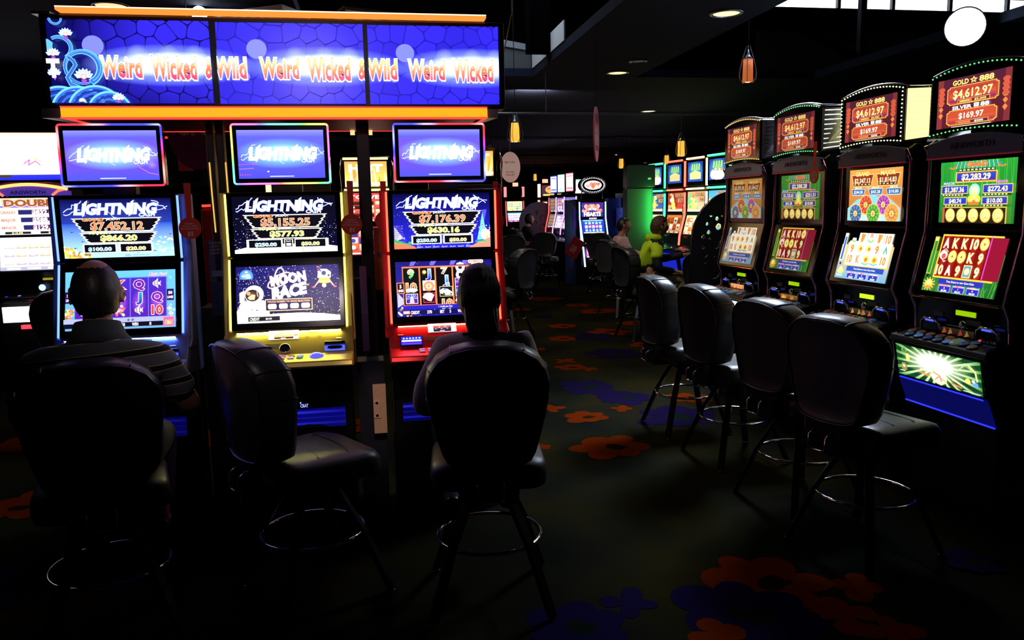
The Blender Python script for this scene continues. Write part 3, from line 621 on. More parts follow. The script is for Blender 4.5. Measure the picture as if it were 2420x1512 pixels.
def mini_picture(k):
    a = Art(73, 25); a.rect(0, 0, 73, 25, (1.9, 1.9, 1.9)); 
    if k == 1: a.rect(14, 4, 60, 24, (1.7, .7, .3), (1.9, 1.2, .7)); a.rect(14, 1, 60, 6, (.08, .05, .02)); a.text('SUNDAY DRAW', 36, 18, 4, (1.7, .3, .1), w=34, bold=.03); a.text('more', 36, 3.5, 3.5, WH, w=12)
    else: a.rect(14, 1, 60, 23, (.02, .02, .05)); a.text('Members night', 37, 20, 4, (1.6, .3, .3), w=34, bold=.03); [a.disc(20+i*5, 10+(i % 3)*2, 2.6, ((.2, .5, .9), (.7, .1, .1), (.6, .6, .7))[i % 3], n=7) for i in range(7)]; a.text('more', 37, 4, 3, WH, w=12)
    for i in range(2):
        for j in range(2): a.rect(62+i*5, 8+j*8, 66+i*5, 14+j*8, (1.8, .4, .2) if k == 1 else (1.8, .8, .8))
    return a

# ------------------------------------------------------------------ the left bank of three machines
def lightframe(name, w_, h_, r, d, parent, colf, M):
    """a lit rounded frame whose colour runs round it"""
    P = rrect(w_, h_, .012, 4); Q = []
    for i in range(len(P)):
        p, q = P[i], P[(i+1) % len(P)]; n = max(1, int(math.hypot(q[0]-p[0], q[1]-p[1])/.02))
        Q += [(p[0]+(q[0]-p[0])*k/n, p[1]+(q[1]-p[1])*k/n) for k in range(n)]
    mb = MB(); mb.tube([(x, 0, z) for x, z in Q], r, 8, closed=True); n = 8; mb.c = [colf(i/len(Q)) for i in list(range(len(Q)))+[0] for _ in range(n)]
    mb.xf(M); return mb.build(name, ART, parent, True)
def hsv(h, k=1.0, s=1):
    import colorsys
    c = colorsys.hsv_to_rgb(h % 1, s, 1); return tuple(v*k for v in c)
def frame_cols(kind):
    if kind == 1:
        return lambda t: tuple(v+.25 for v in hsv(t*3, 2.2, .95))
    ph = .0 if kind == 0 else .5
    def f(t):
        s = .5+.5*math.sin(2*PI*(t*2+ph+.1)); a, b = (2.4, .06, .12), (.10, .12, 2.8)
        c = mixc(a, b, min(1, max(0, (s-.35)/.3))); w_ = 1-abs(s-.5)*2; return tuple(v+.7*max(0, math.sin(2*PI*t*6))**2 for v in c)
    return f
def lbutton(parent, x, y, z, col, s=.011, lab=None):
    b = MB().prismz(rrect(s*2.5, s*1.8, s*.5, 3, x, y), z, z+.008).build('button', [mat('button_%d' % (hash(col) % 9999), col, .2, emit=col, es=.9)], parent, bevel=.002)
    MB().prismz(rrect(s*2.9, s*2.2, s*.6, 3, x, y), z-.001, z+.004).build('button_ring', CHROME, b)
    return b
def tag_card(loc, rz, lab, print_=True, flip=1, parent=None):
    t = thing('hanging_tag', lab, 'tag', loc, rz, 'round red card reminders on straps')
    red = mat('red_card', (.9, .03, .015), .45)
    MB().prismy([(-.012, .0), (.012, .0), (.016, .17), (-.016, .17)], -.003, .0).build('strap', red, t, bevel=.001)
    a = [(.052*math.cos(2*PI*i/28), -.045+.052*math.sin(2*PI*i/28)) for i in range(28)]
    MB().prismy(a, -.004, .0).build('card', red, t)
    if print_:
        p = Art(104, 104); wc = (.8, .75, .75)
        for s_, y, w_ in (('INSERT', 74, 44), ('YOUR CARD,', 62, 74), ('BE REWARDED', 50, 84)): p.text(s_, 52, y, 8, wc, w=w_, bold=.02)
        p.poly([(38, 14), (50, 14), (54, 36), (44, 36)], wc); p.poly([(56, 14), (64, 14), (66, 36), (58, 36)], wc)
        p.build('lettering', t, (-.052, -.0045, -.097), (.104, 0, 0), (0, 0, .104), mt=PRINT, dz=.00005)
    return t
PROF = [(-.12, 1.023), (-.17, .962), (-.22, .905), (-.38, .90), (-.392, .872), (-.30, .85), (.03, .80), (.17, .80), (.17, 1.70), (.05, 1.70), (.03, 1.38), (-.05, 1.2)]
def left_machine(x, k, led_tint, glow, lab, amts, up, low):
    t = thing('slot_machine', lab, 'slot machine', (x, 4.12, 0), group='row of three dual-screen machines under the sign')
    body = mat('machine_body_%d' % k, led_tint, .42, .75, bscale=150, vary=.08)  # silver metal; the LED light is put into the body colour
    G = mat('led_strip_%d' % k, glow, .5, emit=glow, es=3.0 if k != 1 else 2.6)
    MB().prism(PROF, -.298, .312).build('body', body, t, bevel=.006)
    for xx in (-.30, .306): MB().prism([(-.10, 1.0), (-.155, .965), (-.16, .958), (.0, .95), (.04, 1.69), (.01, 1.70), (-.0, 1.37), (-.04, 1.25)], xx-.016, xx+.016).build('side_panel', body, t, bevel=.008)
    # base below the console, blue lit strip
    MB().box(-.29, .29, -.06, .22, 0, .82).build('base', BLK, t, bevel=.01)
    a = Art(49, 12); a.rect(0, 0, 49, 12, (.004, .004, .22), (.002, .002, .30)); a.rect(0, 9, 49, 10.6, (.06, .06, 1.4), (.01, .01, .35), horiz=True); a.rect(0, 2, 49, 3.4, (.03, .03, 1.5), (.01, .01, .3), horiz=True); a.rect(0, 6, 49, 6.6, (.02, .02, .8), (.01, .01, .3), horiz=True)
    if k == 1: a.poly([(20, 0), (24, 1.6), (30, 2.3), (36, 1.8), (41, 0)], (.002, .002, .004))
    a.build('lit_strip', t, (-.24, -.066, .492), (.49, 0, 0), (0, 0, .10), k=.6 if k == 1 else .3)
    if k == 1: b = Art(20, 10); b.text('CRAT', 8, 3.5, 6, (.6, .8, 2), w=13, bold=.01); b.disc(2, 8.6, 1.2, (.4, 1.2, 2), n=10); b.build('lit_lettering', t, (.02, -.0675, .60), (.06, 0, 0), (0, 0, .03))
    # screens
    MB().box(-.277, .277, -.028, .03, 1.377, 1.697).build('upper_bezel', GLOSS, t, bevel=.006)
    up.build('upper_screen', t, (-.25, -.0292, 1.397), (.50, 0, 0), (0, 0, .281))
    th = math.atan2(.10, .345)
    MB().prism([(-.028, 1.372), (.02, 1.372), (-.08, 1.018), (-.128, 1.022)], -.277, .277).build('lower_bezel', GLOSS, t, bevel=.006)
    dv = Vector((0, .10, .350)).normalized(); N = Vector((0, -dv.z, dv.y))
    O = Vector((-.25, -.128, 1.022))+dv*.035+N*.0012
    low.build('lower_screen', t, O, (.50, 0, 0), dv*.286)
    for s_ in (-1, 1):
        MB().tube([(s_*.281, -.022, 1.69), (s_*.281, -.024, 1.5), (s_*.281, -.024, 1.385)], .0055, 8).build('edge_light', G, t, True)
        MB().tube([(s_*.281, -.026, 1.365), (s_*.281, -.122, 1.025)], .0055, 8).build('edge_light', G, t, True)
    MB().tube([(-.26, -.118, 1.012), (.26, -.118, 1.012)], .005, 6).build('edge_light', G, t, True)
    # deck: strip with mini screen, slot and speaker holes
    pv = Vector((0, -.05, -.061)).normalized(); def_ = lambda u, v, o=0: Vector((u, -.12, 1.023))+pv*v+Vector((0, -.77, .63))*o
    mini_picture(k).build('mini_screen', t, def_(-.10, .062, .002), (.145, 0, 0), -pv*.05)
    q = MB(); q.add([def_(.085, .018, .001), def_(.14, .018, .001), def_(.14, .034, .001), def_(.085, .034, .001), def_(.088, .022, .002), def_(.137, .022, .002), def_(.137, .03, .002), def_(.088, .03, .002)], [(3, 2, 1, 0)]).build('card_slot', BLK, t)
    q = MB()
    for c0 in (.085, .145):
        for i in range(5):
            for j in range(5):
                if (i-2)**2+(j-2)**2 < 6: p = def_(c0+(i-2)*.004, .057+(j-2)*.004, .0008); q.add([p+Vector((-.0013, 0, 0)), p+Vector((0, .0008, .001)), p+Vector((.0013, 0, 0)), p+Vector((0, -.0008, -.001))], [(0, 1, 2, 3)])
    q.build('speaker_holes', BLK, t)['kind'] = 'stuff'
    for xx in (-.24, .24): MB().add([def_(xx-.014, .066, .001), def_(xx+.014, .066, .001), def_(xx+.014, .071, .0025), def_(xx-.014, .071, .0025)], [(0, 3, 2, 1)]).build('latch', BRUSH, t)
    # lower fascia: lock, plate, ticket slot
    pw = Vector((0, -.05, -.057)).normalized(); nn = Vector((0, -.752, .66)); d2 = lambda u, v, o=0: Vector((u, -.17, .962))+pw*v+nn*o
    Q = nn.to_track_quat('Z', 'Y').to_matrix().to_4x4()
    mb = MB().lathe([(.024, 0), (.027, .004), (.024, .007), (.020, .006)], 24); mb.xf(Matrix.Translation(d2(-.02, .035, -.002)) @ Q); ring = mb.build('lock_ring', CHROME, t, True)
    mb = MB().lathe([(0, .004), (.021, .003)], 20); mb.xf(Matrix.Translation(d2(-.02, .035, -.0005)) @ Q); mb.build('lock', BLK, ring, True)
    a = Art(40, 12); a.rect(0, 0, 40, 12, (.16, .14, .10)); a.text('MALFUNCTION VOIDS', 20, 8.5, 2.5, (.02, .02, .02), w=30); a.text('PAYS AND PLAYS', 20, 4, 2.5, (.02, .02, .02), w=34); a.build('notice_plate', t, d2(-.12, .03, .001), (.08, 0, 0), -pw*.024, mt=PRINT, dz=.00005)
    BL = mat('blue_led', (.05, .08, 1), .4, emit=(.10, .16, 1.8), es=1)
    if k != 2:
        mb = MB(); mb.add([d2(.17, .012, .012), d2(.27, .012, .012), d2(.27, .03, .014), d2(.17, .03, .014), d2(.17, .012, 0), d2(.27, .012, 0), d2(.27, .03, 0), d2(.17, .03, 0)], [(3, 2, 1, 0), (0, 1, 5, 4), (3, 7, 6, 2), (0, 4, 7, 3), (1, 2, 6, 5)]); tb = mb.build('ticket_slot', GLOSS, t, bevel=.002)
        MB().add([d2(.171, .031, .002), d2(.269, .031, .002), d2(.269, .062, .002), d2(.171, .062, .002)], [(3, 2, 1, 0)]).build('slot_glow', BL, tb)
        MB().add([d2(.185, .037, .004), d2(.20, .034, .005), d2(.24, .034, .005), d2(.256, .037, .004), d2(.256, .05, .004), d2(.24, .054, .004), d2(.20, .054, .004), d2(.185, .05, .004)], [tuple(range(7, -1, -1))]).build('slot_mouth', BLK, tb)
        b = Art(20, 8); b.rect(0, 0, 20, 8, (.05, .15, 1.2)); b.rect(4, 2, 17, 6, (1.2, 1.6, 2.2)); b.text('CREDIT', 10, 4, 3, (.05, .1, .6), w=12); b.build('credit_display', t, d2(-.2, .045, .002), (.06, 0, 0), -pw*.026)
    else:
        a = Art(60, 36); a.rect(0, 0, 60, 36, (.02, .03, 1.0)); a.rect(2, 14, 58, 21, (1.0, 1.6, 2.4)); [a.disc(8+i*9, 28, 3, (1.2, 1.6, 2.4), n=8) for i in range(6)]; a.rect(3, 2, 57, 8, (.3, .05, .9)); a.build('lit_keypad', t, d2(-.24, .058, .012), (.105, 0, 0), -pw*.05)
        MB().add([d2(-.243, .06, .011), d2(-.132, .06, .011), d2(-.132, .006, .011), d2(-.243, .006, .011), d2(-.243, .06, 0), d2(-.132, .06, 0), d2(-.132, .006, 0), d2(-.243, .006, 0)], [(0, 1, 2, 3), (0, 4, 5, 1), (1, 5, 6, 2), (2, 6, 7, 3), (3, 7, 4, 0)]).build('keypad_housing', GLOSS, t)
    # console buttons and play dome
    cols = [(.02, .25, .35), (.03, .08, .8), (.4, .05, .7), (.25, .15, .05), (.3, .5, .7), (.5, .35, .3), (.5, .25, .02), (.5, .5, .6)] if k != 2 else [(.5, .2, .5)]*8
    n = 0
    for i in range(5):
        for j in range(2):
            if k == 2 and i > 2: continue
            lbutton(t, -.11+i*.042+(-.03 if k == 2 else 0), -.255-j*.045, .9035-j*.0012, cols[(i+4*j) % 8])
    if k != 2: MB().lathe([(.035, 0), (.034, .006), (.026, .016), (.012, .021), (0, .022)], 24, (.135, -.28, .902)).build('play_button', mat('play_dome', (.05, .06, .8), .15, emit=(.12, .14, 1.1), es=1), t, True)
    # monitor on top
    mo = MB().box(-.235, .235, -.02, .035, 1.735, 2.032).build('monitor', GLOSS, t, bevel=.008)
    lightframe('light_frame', .462, .288, .0048, 0, mo, frame_cols(k), Matrix.Translation((0, -.024, 1.8835)))
    topper_picture(k).build('monitor_screen', mo, (-.207, -.0212, 1.765), (.415, 0, 0), (0, 0, .235))
    MB().box(-.06, .09, .0, .06, 1.69, 1.74).box(.01, .03, .06, .08, 1.69, 1.95).build('monitor_bracket', DARKM, t)
    # under-bezel light thrown on the deck (the strip's own light)
    l = area('machine_led_glow', (x, 4.12-.14, 1.008), (R(-28), 0, 0), .5, glow, 1.1, .02); l.visible_camera = True
    return t
X1, X2, X3 = -1.222, -.437, .349
left_machine(X1, 0, (.20, .22, .45), (.12, .24, 1.0), 'blue-lit slot machine with an underwater reel game, striped-shirt man in front', ('$7,452.12', '$866.20', '$100.00', '$20.00', 2), upper_picture('sea', ('$7,452.12', '$866.20', '$100.00', '$20.00', 2)), lower_picture('sea'))
left_machine(X2, 1, (.52, .42, .12), (1.0, .86, .16), 'yellow-lit slot machine showing a moon and astronaut game', None, upper_picture('space', ('$5,155.25', '$577.93', '$250.00', '$50.00', 3)), lower_picture('moon'))
left_machine(X3, 2, (.55, .03, .04), (1.0, .10, .05), 'red-lit slot machine with a casino reel game, long-haired person in front', None, upper_picture('city', ('$7,176.39', '$630.16', '$250.00', '$50.00', 2)), lower_picture('vegas'))
tag_card((X1+.345, 4.03, 1.575), 0, 'red card tag on the right side of the blue-lit machine')
tag_card((X2+.328, 4.03, 1.575), 0, 'red card tag on the right side of the yellow-lit machine')
tag_card((X3+.315, 4.30, 1.57), R(20), 'red card tag half hidden behind the right edge of the red-lit machine', False)
tag_card((X3-.29, 4.42, 1.585), R(0), 'dark red card tag behind the left edge of the red-lit machine', False)

# ------------------------------------------------------------------ overhead sign of three displays
def stones(a, x0, x1, h, seed, dark):
    g = random.Random(seed); P = []
    nx = int((x1-x0)/44)+2
    for i in range(-1, nx+1):
        for j in range(-1, 6): P.append((x0+(i+.5*(j % 2))*44+g.uniform(-13, 13), j*44+g.uniform(-13, 13)))
    for p in P:
        cell = [(p[0]-60, p[1]-60), (p[0]+60, p[1]-60), (p[0]+60, p[1]+60), (p[0]-60, p[1]+60)]
        for q in P:
            if q is p or abs(q[0]-p[0]) > 120 or abs(q[1]-p[1]) > 120: continue
            mx, my = (p[0]+q[0])/2, (p[1]+q[1])/2; nx_, ny_ = q[0]-p[0], q[1]-p[1]; out = []
            for i in range(len(cell)):
                A, B = cell[i-1], cell[i]; da = (A[0]-mx)*nx_+(A[1]-my)*ny_; db = (B[0]-mx)*nx_+(B[1]-my)*ny_
                if (da > 0) != (db > 0): t_ = da/(da-db); out.append((A[0]+(B[0]-A[0])*t_, A[1]+(B[1]-A[1])*t_))
                if db <= 0: out.append(B)
            cell = out
            if len(cell) < 3: break
        if len(cell) < 3: continue
        cx, cy = sum(c[0] for c in cell)/len(cell), sum(c[1] for c in cell)/len(cell)
        for k_, cc in ((.965, .7), (.93, 1.0)):
            sh = [(cx+(c[0]-cx)*k_, cy+(c[1]-cy)*k_) for c in cell]; rr = []
            for i in range(len(sh)):
                A, B, C = sh[i-1], sh[i], sh[(i+1) % len(sh)]; rr += [(B[0]*.72+A[0]*.28, B[1]*.72+A[1]*.28), (B[0]*.93+(A[0]+C[0])*.035, B[1]*.93+(A[1]+C[1])*.035), (B[0]*.72+C[0]*.28, B[1]*.72+C[1]*.28)]
            v = g.uniform(.8, 1.1)*cc
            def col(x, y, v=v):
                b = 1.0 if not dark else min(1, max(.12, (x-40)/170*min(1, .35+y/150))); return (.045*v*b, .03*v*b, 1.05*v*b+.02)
            a.poly(rr, col)
def sign_art(x0, x1):
    W_, H_ = x1-x0, 200; a = Art(W_, H_); ox = -x0
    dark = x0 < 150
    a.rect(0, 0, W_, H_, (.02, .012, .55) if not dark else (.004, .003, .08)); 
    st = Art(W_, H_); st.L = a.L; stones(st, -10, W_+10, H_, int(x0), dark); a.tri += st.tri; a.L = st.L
    for cx in (375-107, 738-107, 1105-107):
        a.disc(cx+ox, 92, 200, (.7, 1.0, 3.2), ry=52, a=1, a2=0, n=30); a.disc(cx+ox+10, 94, 150, (2.4, 2.8, 3.2), ry=32, a=1, a2=0, n=30)
        for dx in (-70, 0, 60): a.disc(cx+ox+dx, 100, 30, (1.6, 1.9, 2.4), ry=44, a=.4, a2=0, n=18)
    for cx, cy, r in ((101, 137, 24), (471, 134, 24), (829, 129, 23), (440, 66, 12), (800, 66, 12)): a.disc(cx+ox, cy, r, (.32, .36, 1.5), a=.9)
    for sx, b in ((268, 0), (631, 1), (990, 0)):
        hot = (1.7, .32, .10); top = (2.1, 1.5, .9) if not b else (2.1, 1.3, .4)
        col = lambda x, y: mixc((1.35, .10, .22), mixc(hot, top, min(1, max(0, (y-88)/16))), min(1, max(0, (y-66)/14)))
        for t_, dx, w_ in (('Weird', -108, 92), ('Wicked', 10, 104), ('&', 92, 22), ('Wild', 140, 74)):
            a.text(t_, sx+dx+ox, 88, 50 if t_ != 'Wicked' else 56, col, w=w_, out=(.06, .03, .3), ow=.03, bold=.035, out2=(2.4, 2.5, 2.6), ow2=.12)
    if dark:
        C1, C2, C3 = (.25, .9, 2.0), (.06, .2, 1.3), (.9, 1.6, 2.2)
        def curl(cx, cy, r, a0, a1, w_, w2):
            P = [(cx+(r*(1-.0*i/30))*math.cos(R(a0+(a1-a0)*i/30)), cy+r*math.sin(R(a0+(a1-a0)*i/30))) for i in range(31)]
            a.stroke(P, w_*1.5, C1, w2*1.5); a.stroke(P, w_, C2, w2); a.stroke([(p[0]+w_*.15, p[1]+w_*.15) for p in P], w_*.3, (.15, .6, 1.7), w2*.3)
        curl(28, 130, 26, 120, -60, 5, 7); curl(75, 84, 38, -60, 290, 11, 3)
        a.stroke([(46, 108), (56, 100), (60, 90), (40, 60), (46, 45), (62, 38)], 9, C1); a.stroke([(46, 108), (56, 100), (60, 90), (40, 60), (46, 45), (62, 38)], 6, C2)
        curl(25, 199, 13, 180, 360, 4, 3)
        for k_, (cx, r) in enumerate(((20, 60), (60, 60), (98, 62), (128, 48))):
            for q, c in ((0, C1), (5, C2), (12, (.02, .06, .5)), (18, C2), (24, (.02, .04, .35))):
                P = [(cx+(r-q)*math.cos(R(i*7)), -22+(r-q)*math.sin(R(i*7))) for i in range(0, 27)]; a.stroke(P, 5, c)
        a.poly([(4, 118), (14, 128), (16, 142), (6, 150), (2, 150), (2, 118)], (.2, .7, 1.6))
        for fx, fy, s_ in ((46, 160, 1), (77, 60, 1.35), (150, 8, .95), (14, 66, 1), (16, 112, 1), (70, 2, .5)):
            for i in range(7):
                an = R(20+i*24); tx, ty = fx+17*s_*math.cos(an), fy+16*s_*math.sin(an)+2; nx_, ny_ = -math.sin(an)*4.2*s_, math.cos(an)*4.2*s_
                mx_, my_ = fx+10*s_*math.cos(an), fy+10*s_*math.sin(an)
                a.poly([(fx, fy), (mx_+nx_*1.2, my_+ny_*1.2), (tx, ty), (mx_-nx_*1.2, my_-ny_*1.2)], (.1, .3, 1.6)); a.poly([(fx, fy), (mx_+nx_, my_+ny_), (tx*.95+fx*.05, ty*.95+fy*.05), (mx_-nx_, my_-ny_)], (1.2, 1.7, 2.1))
            a.disc(fx, fy+2, 5*s_, (.9, 1.9, 2.1), col2=(1.6, .3, .2), n=10); a.poly([(fx-5*s_, fy-4*s_), (fx+5*s_, fy-4*s_), (fx+1, fy-14*s_)], (.6, .1, 1.0))
        a.text('T', 14, 82, 42, WH, w=32, bold=.09)
    return a
sg = thing('overhead_sign', 'long overhead display sign with blue stone pattern and orange light bars', 'sign', (0, 4.12, 0))
px2x = lambda p: -1.466+(p-105)*2.130/1068
MB().box(-1.495, .70, .0, .12, 2.105, 2.535).build('housing', BLK, sg, bevel=.008)
DSP = ((107, 470), (484, 834), (845, 1174))
MB().box(px2x(470), px2x(484), -.006, .01, 2.12, 2.52).build('divider', BLK, sg); MB().box(px2x(834), px2x(845), -.006, .01, 2.12, 2.52).build('divider', BLK, sg)
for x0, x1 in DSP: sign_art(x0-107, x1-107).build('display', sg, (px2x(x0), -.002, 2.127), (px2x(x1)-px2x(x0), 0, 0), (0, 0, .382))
OR1 = mat('orange_light', (1, .3, .03), .5, emit=(1.0, .22, .028), es=1.6); OR2 = mat('amber_light', (1, .4, .02), .5, emit=(1.0, .38, .01), es=1.25); REDL = mat('red_light', (1, .05, .03), .5, emit=(1, .045, .03), es=1.8); HOTL = mat('hot_edge_light', (1, .6, .4), .5, emit=(1, .55, .4), es=2.5)
MB().box(-1.41, .605, -.03, .04, 2.545, 2.559).build('top_light_bar', OR1, sg, bevel=.004)
MB().box(-1.41, .605, -.028, .04, 2.559, 2.564).build('hot_edge', HOTL, sg)
MB().box(-1.428, .60, -.03, .03, 2.062, 2.105).build('lower_light_bar', OR2, sg, bevel=.004)
MB().box(-1.428, .60, -.031, .03, 2.105, 2.112).build('red_edge', REDL, sg); MB().box(-1.428, .60, -.031, .03, 2.056, 2.061).build('red_edge', REDL, sg)
MB().box(-1.36, .55, .03, .60, 2.054, 2.105).build('underside_tray', mat('tray_maroon', (.05, .008, .012), .4), sg)
MB().tube([(-1.43, -.02, 2.06), (-1.34, .59, 2.056)], .005, 6).build('edge_light', REDL, sg); MB().tube([(.60, -.02, 2.06), (.55, .59, 2.056)], .005, 6).build('edge_light', REDL, sg); MB().tube([(-1.34, .605, 2.056), (.55, .605, 2.056)], .005, 6).build('edge_light', REDL, sg)
MB().prismz([(-1.52, -.0), (-1.43, .0), (-1.37, .5), (-1.40, .5)], 2.06, 2.105).build('end_cap', BRUSH, sg); MB().prismz([(.605, .0), (.66, .0), (.56, .5), (.55, .5)], 2.06, 2.105).build('end_cap', BRUSH, sg)
MB().prismz([(-1.53, .02), (-1.45, .02), (-1.4, .45), (-1.48, .45)], 2.536, 2.55).build('end_cap', BRUSH, sg)
for xa, xb in ((-.835, -.80), (-.787, -.748), (-.072, -.005)): MB().box(xa, xb, .22, .29, 0, 2.106).build('post', DARKM, sg, bevel=.004)
GOLDM = mat('gilt_and_reflection_strip', (.8, .55, .15), .2, 1)
for xa in (-.832, -.752): MB().tube([(xa+.008, .215, 1.86), (xa+.01, .212, 1.7), (xa+.014, .215, 1.5)], .004, 6).build('gilt_and_reflection_strip', mat('post_reflection_glow', (.8, .55, .15), .3, 1, emit=(1, .6, .12), es=.9), sg)  # glowing strips paint in lamp reflections on the posts
for xa in (.0, -.10): MB().box(xa-.01, xa+.015, .56, .6, 2.03, 2.054).build('small_lamp', mat('small_lamp', (1, .6, .2), .5, emit=(1, .6, .25), es=1.3), sg)

# dark plinth and panels between the machines
tag(MB().box(-.93, -.84, 4.36, 4.6, 0, 1.1).build('filler_panel', BLK), 'black filler panel between the blue-lit and yellow-lit machines', 'panel')
t = thing('cover_plate', 'beige metal cover plate with a small card between yellow-lit and red-lit machines', 'plate', (.0, 4.12, 0))
MB().box(-.045, .024, -.01, .02, .42, .685).build('plate', mat('beige_metal', (.85, .58, .42), .5), t, bevel=.003)
MB().box(-.045, -.008, -.016, -.01, .505, .60).build('card', mat('pink_card', (.95, .62, .52), .5), t, bevel=.002)
for z in (.52, .588): MB().lathe([(.008, 0), (.006, .003), (0, .003)], 10, (-.026, -.016, z), 'y').build('screw', BLK, t)
tag(MB().box(-.12, .02, 4.18, 4.33, 0, .80).build('filler_panel', mat('navy_panel', (.015, .018, .04), .5)), 'dark navy filler panel above the beige cover plate', 'panel')

# ------------------------------------------------------------------ right-hand bank: four tall machines with curved toppers
def chamfer(a, x0, y0, x1, y1, c, cc, k=5):
    for g_, col in ((0, cc), (1.6, c)):
        X0, Y0, X1, Y1 = x0+g_, y0+g_, x1-g_, y1-g_; a.poly([(X0+k, Y0), (X1-k, Y0), (X1-k, Y0+k*.5), (X1, Y0+k), (X1, Y1-k), (X1-k, Y1-k*.5), (X1-k, Y1), (X0+k, Y1), (X0+k, Y1-k*.5), (X0, Y1-k), (X0, Y0+k), (X0+k, Y0+k*.5)], col)
def gold_picture(dim=0):
    a = Art(150, 110); k = 1.0
    a.rect(0, 0, 150, 110, (.16, .015, .03), (.12, .02, .05)); G = (1.5, .75, .12)
    a.rect(0, 0, 12, 110, (.35, .05, .06)); a.rect(138, 0, 150, 110, (.3, .04, .05))
    for x in (9, 141):
        for i in range(4): a.disc(x, 88-i*10, 7, (.9, .14, .07), ry=5.5, n=12); a.rect(x-4, 82-i*10, x+4, 83.4-i*10, (1.2, .5, .1))
        a.poly([(x, 50), (x+5, 44), (x, 37), (x-5, 44)], (1.3, .35, .08)); a.poly([(x, 36), (x+5, 30), (x, 22), (x-5, 30)], (1.3, .35, .08))
    up = lambda x, y: mixc((.95, .12, .03), (.30, .02, .16), abs(((y % 45)-20)/25)) 
    chamfer(a, 22, 50, 128, 91, (.75, .09, .05), G); a.rect(28, 56, 122, 70, (.28, .02, .2), (.95, .14, .04)); a.rect(28, 70, 122, 84, (.95, .14, .04), (.55, .05, .06))
    chamfer(a, 23, 4, 127, 38, (.85, .11, .05), G); a.rect(28, 9, 122, 20, (.45, .03, .12), (1.0, .18, .05))
    T = (2.0, 1.3, .35)
    a.text('GOLD', 50, 99, 11, T, w=34, bold=.05, out=(.35, .12, .02), ow=.05); a.text('888', 103, 99, 12, T, w=30, bold=.05, out=(.35, .12, .02), ow=.05)
    a.poly([(77+8*math.cos(R(90+i*36))*(1 if i % 2 == 0 else .45), 99+8*math.sin(R(90+i*36))*(1 if i % 2 == 0 else .45)) for i in range(10)], T); a.disc(77, 99, 2.6, (.6, .1, .05), n=10)
    a.text('$4,612.97', 76, 73, 19, (2.1, 1.55, .55), w=82, bold=.035, out=(.35, .08, .02), ow=.04)
    a.rect(46, 51.5, 112, 60.5, G); a.rect(47, 52.5, 111, 59.5, (.2, .02, .05)); a.rect(49, 53.5, 76, 58.5, (1.2, .3, .1)); a.text('MAX', 62, 56, 3.6, T, w=20, bold=.04); a.text('$5,000', 93, 56, 4.4, T, w=24, bold=.04)
    a.text('SILVER', 56, 43, 8, (1.9, 1.9, 1.9), w=42, bold=.05, out=(.2, .1, .12), ow=.05); a.text('88', 103, 43.5, 9, (2, 2, 2), w=18, bold=.05); a.rect(81, 39, 91, 48, (1.8, 1.7, 1.7)); a.rect(83, 42, 89, 43, (.4, .1, .1)); a.rect(83, 45, 89, 46, (.4, .1, .1))
    a.text('$169.97', 76, 24, 13, (2.0, 1.7, 1.3), w=52, bold=.035, out=(.3, .08, .02), ow=.04)
    a.rect(46, 4.5, 112, 13, G); a.rect(47, 5.5, 111, 12, (.2, .02, .05)); a.rect(49, 6.5, 76, 11, (1.2, .3, .1)); a.text('$200', 93, 8.8, 4.2, (1.9, 1.8, 1.6), w=18, bold=.04)
    a.rect(36, 0, 118, 1.4, (1.6, 1.1, .9)); return a
